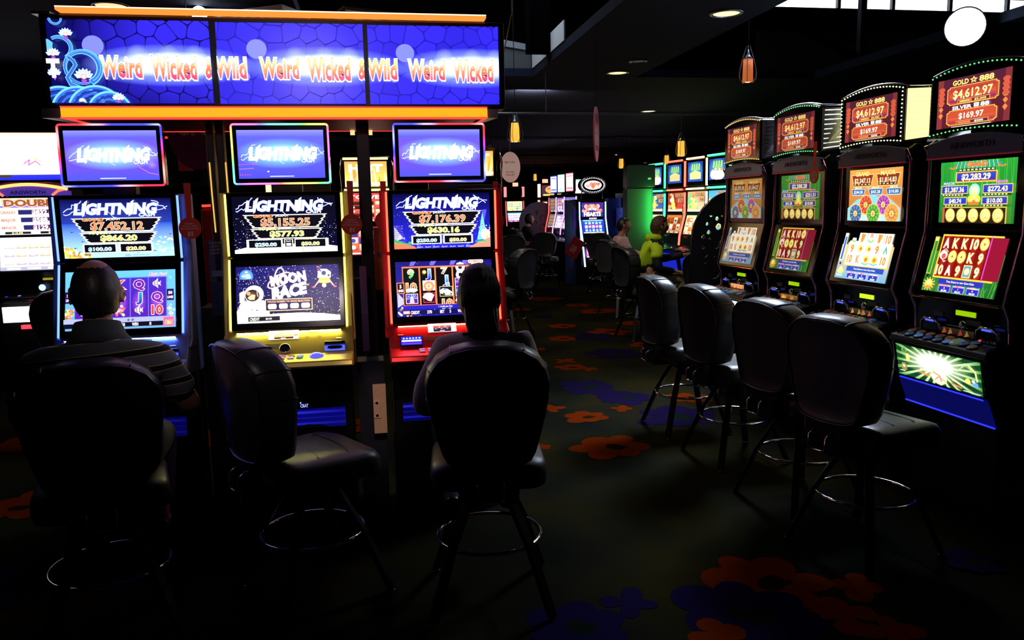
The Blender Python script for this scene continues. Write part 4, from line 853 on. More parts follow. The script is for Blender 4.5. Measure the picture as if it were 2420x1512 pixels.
def upper_bamboo(v):
    a = Art(160, 104); g = random.Random(2); a.rect(0, 0, 160, 104, (.01, .28, .03), (.03, .5, .05))
    for i in range(34):
        x = g.uniform(0, 160); a.stroke([(x, g.uniform(20, 60)), (x+g.uniform(-8, 8), 104)], g.uniform(.6, 1.8), (.08, g.uniform(.4, .9), .08))
    Gd = (1.6, .9, .15); B = (.03, .05, .75); T = (1.9, 1.7, 1.1)
    a.poly([(28, 97), (40, 103), (122, 103), (134, 97), (126, 92), (36, 92)], (.05, .55, .25)); [a.stroke([(36+i*9, 92), (40+i*8.2, 103)], 1.4, (.5, 1.3, .6)) for i in range(11)]
    a.stroke([(22, 94), (30, 92), (38, 96)], 2.4, (1.5, .3, .1)); a.stroke([(140, 94), (132, 92), (124, 96)], 2.4, (1.5, .3, .1))
    a.text('GRAND', 81, 98, 8, (1.7, .2, .08), w=44, bold=.06, out=(1.8, .9, .2), ow=.05); a.rect(42, 87, 120, 91, (.06, .05, .02))
    for i in range(9): a.rect(44+i*8.6, 88, 49+i*8.6, 90, T)
    a.rect(37, 68, 125, 86, Gd); a.rect(39.5, 70, 122.5, 84.5, (.6, .05, .05)); a.rect(41, 71.5, 121, 83.5, B, (.03, .12, 1.0)); a.text(v[0], 81, 77.5, 10, T, w=62, bold=.05, out=(.5, .3, .02), ow=.05)
    for x0, x1, y0, y1, t_, w_ in ((6, 66, 49, 64, v[1], 44), (98, 158, 49, 64, v[2], 40), (14, 66, 31, 44, v[3], 28), (98, 150, 31, 44, v[4], 32)):
        a.rect(x0, y0, x1, y1, Gd); a.rect(x0+1.5, y0+1.5, x1-1.5, y1-1.5, B, (.03, .10, .9)); a.text(t_, (x0+x1)/2, (y0+y1)/2, (y1-y0)*.55, T, w=w_, bold=.05, out=(.4, .3, .05), ow=.04)
        a.rect(x0+2, y0-3, x1-2, y0-.6, (.05, .04, .02)); [a.rect(x0+4+i*7, y0-2.6, x0+8+i*7, y0-1, T) for i in range(int((x1-x0-8)/7))]
    a.text('MAJOR', 26, 67.5, 4.6, (.8, 1.0, 1.9), w=26, bold=.05); a.text('MINOR', 138, 67.5, 4.6, (1.6, .3, 1.3), w=24, bold=.05)
    a.disc(82, 54, 12, (1.9, 1.7, .7), col2=(.3, 1.1, 1.0), n=16); a.disc(82, 40, 14, (1.8, 1.1, .1), ry=9, n=16); a.disc(82, 46, 6, (2, 1.6, .4), n=12); a.poly([(70, 30), (94, 30), (90, 38), (74, 38)], (1.3, .3, .05)); a.disc(76, 38, 3, (2, 1.6, .5), n=8); a.disc(88, 38, 3, (2, 1.6, .5), n=8)
    a.rect(14, 0, 150, 27, Gd); a.rect(16, 0, 148, 25.5, (.035, .02, .01)); a.rect(14, 0, 19, 27, (1.0, .15, .08))
    for i in range(5): x = 32+i*25.5; a.disc(x, 13, 11, (1.3, .8, .1), ry=11.8, n=18); a.disc(x, 13.6, 9.6, (1.9, 1.5, .45), ry=10, n=18); a.stroke([(x-4, 6), (x+1, 10), (x+5, 8)], 1, (.9, .5, .05)); a.stroke([(x-5, 19), (x-7, 13), (x-4, 8)], .8, (.9, .55, .08))
    return a
def lower_bamboo():
    a = Art(160, 106); a.rect(0, 0, 160, 106, (.02, .22, .03), (.03, .42, .04)); g = random.Random(3)
    for i in range(30): x = g.uniform(0, 160); a.stroke([(x, 0), (x+g.uniform(-6, 6), g.uniform(14, 30))], 1.2, (.15, .6, .08))
    Gd = (1.7, 1.0, .12); a.rect(20, 25, 150, 103, Gd); a.rect(23, 28, 126, 100, (.5, .01, .01)); a.rect(128, 28, 160, 100, (.45, .01, .05)); a.rect(126, 26, 128, 102, (1.6, .1, 1.2))
    for i in range(5): x0 = 23.5+i*20.6; a.rect(x0, 28, x0+9.8, 100, (.25, .005, .005), (.7, .03, .02), horiz=True); a.rect(x0+9.8, 28, x0+19.6, 100, (.7, .03, .02), (.25, .005, .005), horiz=True)
    rows = ['A K K 10 o'.split(), 'f o o K 9'.split(), '10 A 9 w 9'.split()]
    for j, r_ in enumerate(rows):
        for i, s_ in enumerate(r_):
            x, y = 33.5+i*20.6, 88-j*24
            if s_ == 'o': a.disc(x, y, 9.4, (1.3, .8, .1), ry=11, n=18); a.disc(x, y, 8, (1.8, 1.5, .4), ry=9.6, n=18); a.rect(x-1.6, y-1.8, x+1.6, y+1.8, (.6, .25, .02))
            elif s_ == 'w': a.rect(x-9, y-11, x+9, y+11, (1.7, 1.3, .5)); a.rect(x-7.5, y-9.5, x+7.5, y+9.5, (.25, .6, .8)); a.disc(x, y, 6, (1.8, 1.2, .6), n=10)
            elif s_ == 'f': a.disc(x, y+2, 9, (1.9, 1.5, 1.5), ry=8, n=14); a.disc(x+1, y, 5, (1.3, .15, .1), n=10); a.stroke([(x-6, y+8), (x+2, y+13), (x+9, y+8)], 1.2, (1.9, 1.4, 1.3)); a.stroke([(x, y-6), (x+4, y-10), (x+7, y-8)], 1.6, (1.8, 1.5, 1.5))
            else: a.text(s_, x, y, 17, {'A': (1.8, 1.2, 1.9), 'K': (1.9, 1.7, .9), '10': (1.9, 1.2, .9), '9': (1.2, 1.7, .9)}[s_], w={'10': 17, 'A': 14, 'K': 14, '9': 11}[s_], out=(1.9, .9, .1), ow=.05, bold=.06, out2=(.3, .02, .01), ow2=.08)
    a.rect(6, 30, 16, 98, (.9, .8, .1)); a.rect(8, 32, 14, 90, (.03, .45, .05)); a.rect(8, 90, 14, 96, (1.8, 1.6, .4)); a.disc(11, 27, 3, (.02, .02, .02), n=8)
    a.rect(40, 15, 136, 24, (.05, .05, .75)); a.text('Press Button to view Game Rules', 88, 20, 4, (1.6, 1.6, 1.6), w=60)
    for i, (h_, t1, t2) in enumerate((('CREDIT', '0', '$0.00'), ('BET', '1', '$0.01'), ('WIN', '0', '$0.00'))):
        x0 = 44+i*31; a.rect(x0, 1, x0+26, 13.5, (.9, .9, 1.5)); a.rect(x0+.8, 1.6, x0+25.2, 11, (.05, .04, .8)); a.text(h_, x0+13, 12.6, 3.4, (1.8, .2, .1) if i < 2 else (1.8, 1.2, .1), w=20 if i == 0 else 12, bold=.05); a.text(t1, x0+13, 8, 3.4, WH); a.text(t2, x0+13, 3.6, 3.4, WH, w=12)
    for i in range(12): a.poly([(20, 12), (20+14*math.cos(R(i*30-6)), 12+12*math.sin(R(i*30-6))), (20+14*math.cos(R(i*30+6)), 12+12*math.sin(R(i*30+6)))], (1.3, .9, .15))
    a.disc(20, 12, 9, (1.8, 1.1, .2), n=14); a.disc(20, 15, 4, (2, 1.6, .5), n=10); a.rect(14, 4, 26, 9, (1.5, .5, .1)); return a
def upper_wheels(v):
    a = Art(160, 106); a.rect(0, 0, 160, 106, (.9, .28, .05), (1.4, .55, .12)); T = (1.9, 1.6, .9)
    for i in range(18): x = i*9; a.stroke([(80, 50), (x, 106)], 1.6, (1.6, .75, .2))
    for cx, w_, t1, t2 in ((42, 68, 'GRAND', v[0]), (120, 68, 'MAJOR', v[1])):
        a.poly([(cx-36, 96), (cx+36, 96), (cx+28, 70), (cx-28, 70)], (1.6, 1.0, .3)); a.poly([(cx-33, 94), (cx+33, 94), (cx+26, 72), (cx-26, 72)], (.45, .05, .02), 1)
        a.text(t1, cx, 97, 9, (2, 1.5, .4), w=44, out=(.5, .05, .02), ow=.06, bold=.06); a.text(t2, cx, 83, 10, T, w=50, bold=.04, out=(.6, .1, .02), ow=.04); a.rect(cx-28, 73, cx+28, 76.5, (.06, .03, .02)); [a.rect(cx-25+i*11, 74, cx-19+i*11, 75.6, T) for i in range(5)]
    for cx, t1, t2 in ((32, 'MAXI', v[2]), (86, 'MINOR', v[3]), (139, 'MINI', v[4])):
        a.poly([(cx-22, 66), (cx+22, 66), (cx+18, 52), (cx-18, 52)], (.9, 1.1, 1.3)); a.poly([(cx-20, 64.5), (cx+20, 64.5), (cx+17, 54), (cx-17, 54)], (.03, .22, .65)); a.text(t1, cx, 68, 5, T, w=22, bold=.05, out=(.1, .1, .3), ow=.06); a.text(t2, cx, 59.5, 6.5, (1.7, 1.8, 1.9), w=28, bold=.03)
    a.poly([(0, 0), (0, 26), (30, 44), (80, 52), (130, 44), (160, 26), (160, 0)], (.35, 1.2, 1.5)); a.disc(80, 0, 60, (1.4, 1.6, 1.7), ry=34, col2=(.35, 1.2, 1.5))
    for cx, cy, c in ((58, 33, (1.2, .10, .04)), (112, 33, (.75, .08, .9)), (28, 15, (.03, .25, .75)), (84, 15, (.10, .75, .08)), (140, 15, (1.5, .55, .1))):
        a.disc(cx, cy, 21, (1.6, .95, .25), n=24); a.disc(cx, cy, 18.5, c, n=24); a.disc(cx, cy, 11, tuple(q*.6 for q in c), n=20)
        for i in range(10): a.stroke([(cx+5*math.cos(R(i*36)), cy+5*math.sin(R(i*36))), (cx+18*math.cos(R(i*36)), cy+18*math.sin(R(i*36)))], .8, (1.5, 1.0, .5))
        a.disc(cx, cy, 6, (1.7, 1.2, .3), n=14); a.text('$', cx, cy, 6, (.8, .2, .02), bold=.04)
    return a
def lower_wheels():
    a = Art(160, 112); a.rect(0, 0, 160, 112, (.25, .6, .9), (1.5, .9, .25)); a.rect(0, 86, 160, 112, (1.3, .7, .15), (1.6, .9, .3))
    a.rect(18, 28, 156, 108, (1.5, .75, .15)); a.rect(21, 31, 153, 105, (1.7, 1.2, .5)); g = random.Random(4)
    for i in range(5):
        x0 = 23+i*26.2; a.rect(x0, 32, x0+24.6, 104, (2.0, 1.9, 1.6)); x = x0+12
        for j in range(3):
            y = 92-j*23; k_ = [('m', '9', '10'), ('f', 'o', 'K'), ('m', 'c', 's'), ('f', '9', 's'), ('10', 'k', '10')][i][j]
            if k_ in ('9', '10', 'K'): a.text(k_, x, y, 17, (1.4, .4, .1), w=16 if k_ == '10' else 12, out=(1.7, 1.1, .3), ow=.04, bold=.06)
            elif k_ == 'm': a.disc(x, y+4, 6, (1.8, .7, .5), n=12); a.disc(x, y-4, 8, (.2, .9, .15), ry=5, n=12); a.poly([(x-6, y+2), (x+6, y+2), (x+4, y-6), (x-4, y-6)], (1.9, 1.9, 1.9)); a.disc(x, y+9, 4, (1.5, .5, .5), n=8)
            elif k_ == 'f': a.poly([(x-6, y+11), (x+8, y+9), (x+2, y-9), (x-5, y-8)], (1.5, .5, .1)); a.stroke([(x-2, y+8), (x, y-6)], 1.2, (.7, .15, .02))
            elif k_ in ('o', 'c'): a.disc(x, y, 8.5, (1.8, 1.2, .3), n=14); a.disc(x+2, y, 4, (1.2, .3, .1), n=10)
            elif k_ == 's': a.disc(x, y, 9, (1.9, 1.4, .2), n=16); a.disc(x, y, 5, (1.3, .35, .05), n=12); a.stroke([(x-11, y-8), (x, y-11), (x+11, y-8)], 3, (.2, .8, 1.5))
            else: a.poly([(x-7, y-8), (x, y+10), (x+7, y-8), (x+3, y-8), (x, y), (x-3, y-8)], (.1, .7, .4))
    a.rect(5, 40, 15, 102, (1.5, 1.4, .9)); a.rect(7, 42, 13, 94, (.04, .2, 1.1)); a.disc(11, 33, 3, (.02, .02, .02), n=8)
    a.rect(36, 18, 150, 29, (.03, .12, .7)); a.text('Press Button to view Game Rules', 92, 24, 4, (1.6, 1.6, 1.6), w=66)
    for i, (h_, t2) in enumerate((('CREDIT', '$0.00'), ('BET', '$0.01'), ('WIN', '$0.00'))):
        x0 = 42+i*34; a.rect(x0, 2, x0+28, 16, (.9, .9, 1.5)); a.rect(x0+.8, 2.6, x0+27.2, 13, (.04, .06, .65)); a.text(h_, x0+14, 15, 3.6, (1.8, .2, .1) if i < 2 else (1.8, 1.2, .1), w=18 if i == 0 else 12, bold=.05); a.text('0', x0+14, 10, 3.6, WH); a.text(t2, x0+14, 5, 3.6, WH, w=13)
    a.disc(18, 16, 11, (1.5, 1.0, .3), ry=6, n=14); a.disc(18, 20, 7, (1.8, 1.4, .4), ry=5, n=12); a.disc(18, 24, 3, (2, 1.7, .7), n=8); a.text('PLAY', 18, 7, 5, (1.6, 1.3, .6), w=20, bold=.05); return a
def belly_picture(green=True):
    a = Art(200, 70)
    if not green:
        a.rect(0, 0, 200, 70, (2.0, 2.0, 1.9)); [a.text(s_, 60+i*14, 16, 12, c, bold=.05) for i, (s_, c) in enumerate((('R', (1.2, .2, .2)), ('A', (.1, .1, .3)), ('I', (.9, .5, .1)), ('N', (1.2, .2, .2)), ('P', (.9, .3, .3))))]; a.rect(40, 2, 160, 8, (.5, .3, 1.3)); return a
    a.rect(0, 0, 200, 70, (.01, .07, .02)); c = (100, 38)
    for i in range(46):
        an = R(i*360/46); 
        if i % 2: a.poly([c, (100+130*math.cos(an), 38+80*math.sin(an)), (100+130*math.cos(an+.1), 38+80*math.sin(an+.1))], lambda x, y: mixc((1.9, 2.2, 1.4), (.06, .42, .05), min(1, math.hypot((x-100)/95, (y-38)/55))))
    a.disc(98, 42, 84, (2.4, 2.4, 2.2), ry=36, col2=(.6, 1.4, .3), a=1, a2=0, n=28); a.disc(96, 44, 50, (2.5, 2.5, 2.4), ry=24, a=1, a2=.0, n=24)
    a.disc(22, 58, 7, (.25, .6, .1), n=14); a.disc(22, 58, 5, (.1, .3, .08), n=12); a.disc(30, 44, 5, (1.5, 1.3, .3), ry=9, n=10); a.disc(18, 20, 8, (.4, .35, .1), ry=10, n=12); a.disc(18, 22, 4, (1.0, .9, .4), n=8)
    a.disc(105, 18, 19, (1.6, 1.3, .4), ry=17, n=20); a.disc(105, 19, 17, (2.1, 2.0, 1.3), ry=15, n=20)
    Rd = (1.5, .35, .1)
    a.stroke([(58, 18), (78, 14), (82, 16)], 3.4, Rd); a.stroke([(60, 26), (80, 22)], 2, (1.8, 1.4, .7)); a.stroke([(92, 26), (108, 20), (110, 8)], 3, Rd); a.stroke([(96, 10), (104, 18), (118, 12)], 2.4, Rd); a.stroke([(132, 12), (150, 9), (156, 7)], 3, Rd); a.stroke([(136, 20), (150, 16)], 2, (1.8, 1.4, .7))
    for i in range(3): a.stroke([(150-i*3, 40), (168, 62-i*3), (188, 48), (192, 30)], 1.0, (.7, 1.0, .5))
    a.stroke([(176, 60), (190, 48), (192, 30)], 4, (.9, 1.1, .4)); a.disc(172, 26, 6, (1.4, 1.0, .2), n=10); a.disc(188, 22, 6, (.2, .5, 1.2), n=10); a.disc(184, 28, 4, (.8, 1.0, 1.4), n=8); a.rect(160, 3, 198, 4.4, (1.6, 1.6, 1.6)); a.rect(8, 10, 20, 11.6, (1.4, 1.6, 1.4)); return a
RED_A = mat('header_plastic', (.16, .14, .24), .35)
LIME = mat('lime_display', (.3, .6, 0), .4, emit=(.32, .62, .0), es=1.0); LIMEB = mat('lime_display_bright', (.5, .9, 0), .4, emit=(.6, 1.0, .02), es=1.3)
BLUEP = mat('blue_lit_panel', (.003, .004, .05), .12, emit=(.002, .003, .085), es=1); BLUEL = mat('blue_edge_light', (.02, .03, .8), .3, emit=(.03, .04, 1.6), es=1)
def seglamp(name, parent, x0, x1, y, z0, z1, m): return MB().box(x0, x1, y-.004, y, z0, z1).build(name, m, parent)
AP = [(-.06, 0), (-.085, .53), (-.145, .67), (-.18, .855), (-.195, .875), (-.18, .90), (-.06, .93), (-.03, .96), (-.05, 1.05), (-.085, 1.11), (-.01, 1.43), (-.005, 1.80), (-.045, 1.87), (0, 1.90), (.45, 1.90), (.45, 0)]
def right_machine(y, k, lab, rz=0):
    t = thing('slot_machine', lab, 'slot machine', (2.9, y-.01, 0), R(-88)+rz, 'row of four tall machines on the right'); bam = k in (1, 3)
    MB().prism([(a_+.012, b_) for a_, b_ in AP], -.30, .30).build('cabinet', BLK, t)
    for s_ in (-1, 1):
        MB().prism(AP, s_*.30-.014, s_*.30+.014).build('side_panel', GLOSS, t, bevel=.008)
        MB().tube([(s_*0.302, -.052, 1.87), (s_*0.306, -.016, 1.8), (s_*0.308, -.02, 1.43), (s_*0.306, -.095, 1.11), (s_*0.304, -.06, 1.04), (s_*0.304, -.05, .93), (s_*0.304, -.08, .885)], .011, 8).build('chrome_edge', mat('reflection_tinted_chrome', (.45, .30, .75) if bam else (.7, .35, .55), .1, 1), t, True)  # chrome edge with its purple reflections put into the colour
    # arched header with lettering
    hd = [(-.30, 1.80)]+[(-.30+.6*i/12, 1.875+.035*math.sin(PI*i/12)) for i in range(13)]+[(.30, 1.80)]
    MB().prismy(hd, -.05, .03).build('header', RED_A, t, bevel=.006)
    a = Art(60, 8); a.text('AINSWORTH', 30, 4, 5.5, (.0, .0, .0) if k == 3 else (.02, .02, .025), w=52, bold=.03, out=(.12, .1, .2), ow=.02); a.build('header_lettering', t, (-.16, -.0515, 1.835), (.32, 0, 0), (0, 0, .042), mt=PRINT)
    seglamp('red_rim', t, -.29, .29, -.052, 1.796, 1.802, mat('dull_red_strip', (.4, .02, .03), .3, emit=(.25, .01, .03), es=.4))
    MB().box(-.29, .29, -.008, .0, 1.45, 1.80).build('upper_bezel', GLOSS, t)
    (upper_bamboo(('$2,283.29', '$1,387.36', '$272.43', '$40.74', '$10.00') if k == 3 else ('$2,288.28', '$1,125.65', '$251.51', '$41.38', '$10.00')) if bam else upper_wheels(('$2,347.13', '$1,814.83', '$244.58', '$43.28', '$10.00') if k == 2 else ('$2,375.18', '$1,564.27', '$238.50', '$42.60', '$10.00'))).build('upper_screen', t, (-.235, -.0092, 1.478), (.47, 0, 0), (0, 0, .302), k=(.30, .42, .75, .85)[k])
    dv = Vector((0, .078, .31)).normalized(); N = Vector((0, -dv.z, dv.y)); O = Vector((-.235, -.088, 1.118))+dv*.012+N*.006
    MB().prism([(-.092, 1.108), (-.016, 1.438), (0, 1.44), (-.05, 1.108)], -.29, .29).build('lower_bezel', GLOSS, t)
    (lower_bamboo() if bam else lower_wheels()).build('lower_screen', t, O, (.47, 0, 0), dv*.305, k=(.38, .45, .95, .85)[k])
    MB().tube([(-.28, -.10, 1.098), (.28, -.10, 1.098)], .006, 8).build('chrome_bar', mat('red_chrome', (.9, .25, .2), .12, 1), t)
    # black service panel: notices and lime display
    MB().box(-.29, .29, -.058, -.03, .93, 1.09).build('service_panel', GLOSS, t)
    seglamp('ticket_display', t, -.02, .105, -.059, 1.025, 1.050, LIMEB if k == 2 else LIME)
    seglamp('notice', t, -.17, -.105, -.059, 1.005, 1.03, mat('notice_grey', (.10, .09, .12), .5)); seglamp('notice', t, .05, .14, -.059, .985, 1.01, mat('notice_grey', (.10, .09, .12), .5))
    for s_, x in ((-1, -.16), (1, .21)):
        P = [(x-.07, -.08, .925), (x-.062, -.09, .975), (x-.03, -.096, .992), (x+.03, -.096, .992), (x+.062, -.09, .975), (x+.07, -.08, .925)]
        b = MB().tube(P, .007, 8).build('chrome_arch', CHROME, t, True); MB().box(x-.06, x+.06, -.09, -.05, .925, .98).build('arch_block', GLOSS, b, bevel=.01)
        seglamp('led', b, x-.025, x+.03, -.0945, .978, .988, mat('blue_led', (.05, .08, 1), .4, emit=(.10, .16, 1.8), es=1))
    MB().lathe([(.022, 0), (.02, .012), (.01, .02), (0, .022)], 16, (.055, -.08, .985), 'y').build('chrome_knob', CHROME, t, True)
    MB().box(-.08, .13, -.08, -.05, .96, .972).build('shelf', GLOSS, t, bevel=.005)
    a = Art(40, 12); a.rect(0, 0, 40, 12, *(((.5, .08, .05), (1.0, .45, .2)) if k == 0 else ((.10, .02, .02), (.4, .2, .03)) if k == 1 else ((.02, .01, .02), (.12, .08, .03)))); g = random.Random(k); [a.poly([(x, 0), (x+3, 12), (x+6, 3)], (g.uniform(.4, 1.4), g.uniform(.1, .8), .1)) for x in (g.uniform(0, 34) for _ in range(5))]
    a.build('button_display', t, (-.085, -.082, .926), (.21, 0, 0), (0, 0, .034), k=(1, .7, .5, .25)[k])
    # deck with round buttons
    MB().prism([(-.18, .856), (-.20, .868), (-.19, .895), (-.05, .93), (-.04, .90), (-.15, .85)], -.325, .325).build('deck', BLK, t, bevel=.006)
    for s_ in (-1, 1): MB().tube([(s_*.32, -.19, .897), (s_*.32, -.06, .931)], .004, 6).build('deck_trim', CHROME, t)
    n = Vector((0, -.23, .97)); Q = n.to_track_quat('Z', 'Y').to_matrix().to_4x4(); bc = [(.05, .16, .32), (.22, .09, .07), (.03, .10, .25), (.25, .10, .05), (.05, .10, .4), (.22, .12, .08)]
    for i in range(13):
        if i < 10: x, yy = -.24+(i//2)*.066+(.03 if i % 2 == 0 else 0), -.165+(i % 2)*.04
        else: x, yy = ((.145, -.15), (.21, -.165), (.18, -.12))[i-10]
        mb = MB().lathe([(.0, .009), (.018, .009), (.023, .006), (.024, .0)], 14); mb.xf(Matrix.Translation((x, yy, .9035+(yy+.165)*.25)) @ Q)
        b = mb.build('button', mat('deck_button_%d' % (i % 6), bc[i % 6], .15, emit=bc[i % 6], es=.16 if i != 2 else 1), t, True)
        if k == 3: mb = MB().lathe([(.024, 0), (.028, .003), (.026, .006)], 14); mb.xf(Matrix.Translation((x, yy, .9025+(yy+.165)*.25)) @ Q); mb.build('button_ring', BLK, b, True)
    mb = MB().lathe([(.0, .01), (.03, .009), (.036, .004), (.037, 0)], 18); mb.xf(Matrix.Translation((.09, -.145, .909)) @ Q); mb.build('spin_button', mat('spin_green', (.10, .16, .10), .15, emit=(.08, .14, .09), es=.6), t, True)
    if k == 3:
        for i in range(4): MB().box(.20+i*.02, .215+i*.02, -.10, -.06, .925, .935).build('coin_guide', CHROME, t)
        MB().lathe([(.008, 0), (0, .008)], 10, (.17, -.09, .925)).build('red_lamp', REDL, t, True)
    # belly glass and blue panel
    MB().prism([(-.185, .855), (-.150, .677), (-.14, .665), (-.17, .86)], -.315, .315).build('belly_frame', GLOSS, t, bevel=.004)
    dvb = Vector((0, -.033, .178)).normalized(); Nb = Vector((0, -dvb.z, dvb.y))
    belly_picture(k == 3 or k == 1).build('belly_glass', t, Vector((-.285, -.153, .682))+Nb*.003, (.57, 0, 0), dvb*.168, k=1.0 if k in (0, 3) else .8)
    MB().prism([(-.150, .665), (-.092, .53), (-.08, .53), (-.13, .665)], -.30, .30).build('blue_panel', BLUEP, t, bevel=.003)
    MB().tube([(-.28, -.153, .665), (.28, -.153, .665)], .004, 6).build('blue_light', BLUEL, t); MB().tube([(-.30, -.095, .53), (.30, -.095, .53)], .004, 6).build('blue_light', BLUEL, t)
    # topper
    bx = lambda x: .035*(1-(x/.28)**2)
    N_ = 14; xs = [-.28+.56*i/N_ for i in range(N_+1)]
    out = [(x, 2.205+bx(x)) for x in xs]+[(x, 1.905+bx(x)*.5) for x in reversed(xs)]
    tp = MB().prismy(out, -.06, .10).build('topper', GLOSS, t, bevel=.008)
    MB().tube([(x, -.045, 2.21+bx(x)) for x in xs]+[(.40, .12, 2.20)], .006, 6).build('topper_rim', mat('silver_rim', (.8, .8, .85), .25, 1), tp, True)
    gold_picture().build('topper_screen', tp, (-.225, -.0615, 1.945), (.45, 0, 0), (0, 0, .235), k=(.62, .55, .8, .9)[k])
    MB().box(-.22, .22, .1, .32, 1.93, 2.2).build('topper_back', BLK, tp, bevel=.01); MB().box(-.12, .12, .05, .2, 1.88, 1.92).build('topper_neck', BLK, t)
    mb = MB(); nb = 20
    for i in range(nb+1):
        x = -.268+.536*i/nb
        for z in (2.195+bx(x), 1.915+bx(x)*.5): mb.lathe([(.0045, 0), (.003, .004), (0, .005)], 6, (x, -.061, z), 'y')
    if k == 2:
        for i in range(1, 13):
            for s_ in (-1, 1): mb.lathe([(.0045, 0), (.003, .004), (0, .005)], 6, (s_*.266, -.061, 1.92+i*.0215), 'y')
    BC = ((1.6, .7, .12), (.1, 1.2, .3), (1.6, 1.8, .9), (.15, .8, .25))[k]
    o = mb.build('marquee_bulbs', mat('marquee_%d' % k, (.8, .8, .6), .4, emit=BC, es=1.2), tp); o['kind'] = 'stuff'
    for s_ in (-1, 1):
        lit = k == 2
        wmat = mat('lit_wing', (1, .95, .5), .5, emit=(1.35, 1.25, .5), es=1) if lit else mat('wing_chrome', (.22, .22, .25), .3, .9, bscale=40, vary=.6)
        wv = [(s_*.29, -.05, 1.92), (s_*.29, -.05, 2.19), (s_*.40, .12, 2.185), (s_*.345, .10, 1.94)]
        mb = MB().add(wv+[(v[0]-s_*.012, v[1]+.015, v[2]) for v in wv], [(0, 1, 2, 3), (7, 6, 5, 4), (0, 4, 5, 1), (1, 5, 6, 2), (2, 6, 7, 3), (3, 7, 4, 0)])
        wing = mb.build('wing', wmat, tp)
        A, B, C, D = [Vector(v) for v in wv]; off = (B-A).cross(D-A).normalized()*(.004 if (B-A).cross(D-A).y < 0 else -.004)
        for i in range(9):
            f = (i+.5)/9; p, q = A.lerp(B, f), D.lerp(C, f); p, q = p.lerp(q, .08)+off, p.lerp(q, .92)+off
            MB().tube([p, q], .003, 5).build('slat', mat('white_slat', (1, 1, 1), .4, emit=(1.3, 1.4, 1.8), es=1) if k == 1 else (mat('slat_gold', (1, .9, .4), .4, emit=(1.2, 1.0, .35), es=1) if lit else CHROME), wing)
    return t
YR = [5.82, 5.03, 4.21, 3.42]
for k, (yy, lab) in enumerate(zip(YR, ('farthest tall machine of the right-hand row, orange screens, lit white belly', 'second tall machine from the far end, green game with a red card tag', 'tall machine with brightly lit yellow wings and bulbs on its topper', 'nearest tall machine with green lit belly glass at the right edge'))):
    right_machine(yy, k, lab)
tag_card((2.84, 4.76, 1.81), R(-90), 'red card tag hanging from the header of a tall green-game machine')

# ------------------------------------------------------------------ machines farther back
def block_art(w_, h_, seed, bg, cols, rows=3, cn=5, title=None, tc=WH):
    a = Art(w_, h_); g = random.Random(seed); a.rect(0, 0, w_, h_, bg[0], bg[1])
    t_ = h_*.72 if title else h_*.9
    if title: a.text(title, w_/2, h_*.86, h_*.13, tc, w=w_*.8, bold=.06, out=(.05, .02, .05), ow=.06)
    for i in range(cn):
        for j in range(rows):
            x0, y0 = w_*(.06+.88*i/cn), h_*.16+(t_-h_*.16)*j/rows; c = g.choice(cols); dx, dy = w_*.88/cn, (t_-h_*.16)/rows
            a.rect(x0, y0, x0+dx*.88, y0+dy*.88, tuple(q*.35 for q in c), c); a.disc(x0+dx*.44, y0+dy*.44, min(dx, dy)*.32, g.choice(cols), n=8)
    a.rect(0, 0, w_, h_*.1, tuple(q*.4 for q in bg[0])); [a.rect(w_*(.1+.3*i), h_*.02, w_*(.3+.3*i), h_*.08, (1.2, 1.1, 1.3)) for i in range(3)]
    return a
def far_cabinet(name, lab, loc, rz, arts, w_=.62, side=None, top=True, deckc=(.02, .03, .6), group='machines in the back of the hall', side_es=2.5, pans=None, k=1.0):
    t = thing(name, lab, 'slot machine', loc, rz, group); h2 = w_/2
    P = [(-.05, 0), (-.10, .50), (-.16, .80), (-.24, .84), (-.22, .88), (-.05, .93), (-.05, 1.05), (-.09, 1.10), (-.01, 1.42), (.0, 1.86), (.42, 1.86), (.42, 0)]
    MB().prism(P, -h2, h2).build('cabinet', BLK, t, bevel=.006)
    sw = h2-.05
    MB().box(-sw-.015, sw+.015, -.012, .0, 1.46, 1.80).build('upper_bezel', GLOSS, t); arts[0].build('upper_screen', t, (-sw, -.0135, 1.475), (2*sw, 0, 0), (0, 0, .31), k=k)
    dv = Vector((0, .078, .31)).normalized(); N = Vector((0, -dv.z, dv.y))
    arts[1].build('lower_screen', t, Vector((-sw, -.091, 1.118))+N*.004, (2*sw, 0, 0), dv*.305, k=k)
    MB().prism([(-.235, .845), (-.25, .862), (-.05, .925), (-.05, .90)], -h2-.01, h2+.01).build('deck', GLOSS, t)
    a = Art(60, 14); a.rect(0, 0, 60, 14, tuple(q*.15 for q in deckc)); g = random.Random(int(loc[1]*10)); [a.disc(g.uniform(3, 57), g.uniform(2, 12), 1.6, g.choice([deckc, (1.2, 1.3, 1.6), (.3, .3, .9)]), n=7) for _ in range(12)]
    a.build('deck_lights', t, (-h2+.04, -.21, .882), (w_-.08, 0, 0), (0, .12, .035))
    if side:
        SM = mat('tube_light_%02d_%02d_%02d' % tuple(int(min(1, v)*9) for v in side), side, .4, emit=side, es=side_es)
        for s_ in (-1, 1): MB().tube([(s_*h2, -.02, 1.80), (s_*h2, -.03, 1.45), (s_*(h2+.01), -.11, 1.10), (s_*(h2+.01), -.12, .98)], .015, 8).build('tube_light', SM, t, True)
    return t
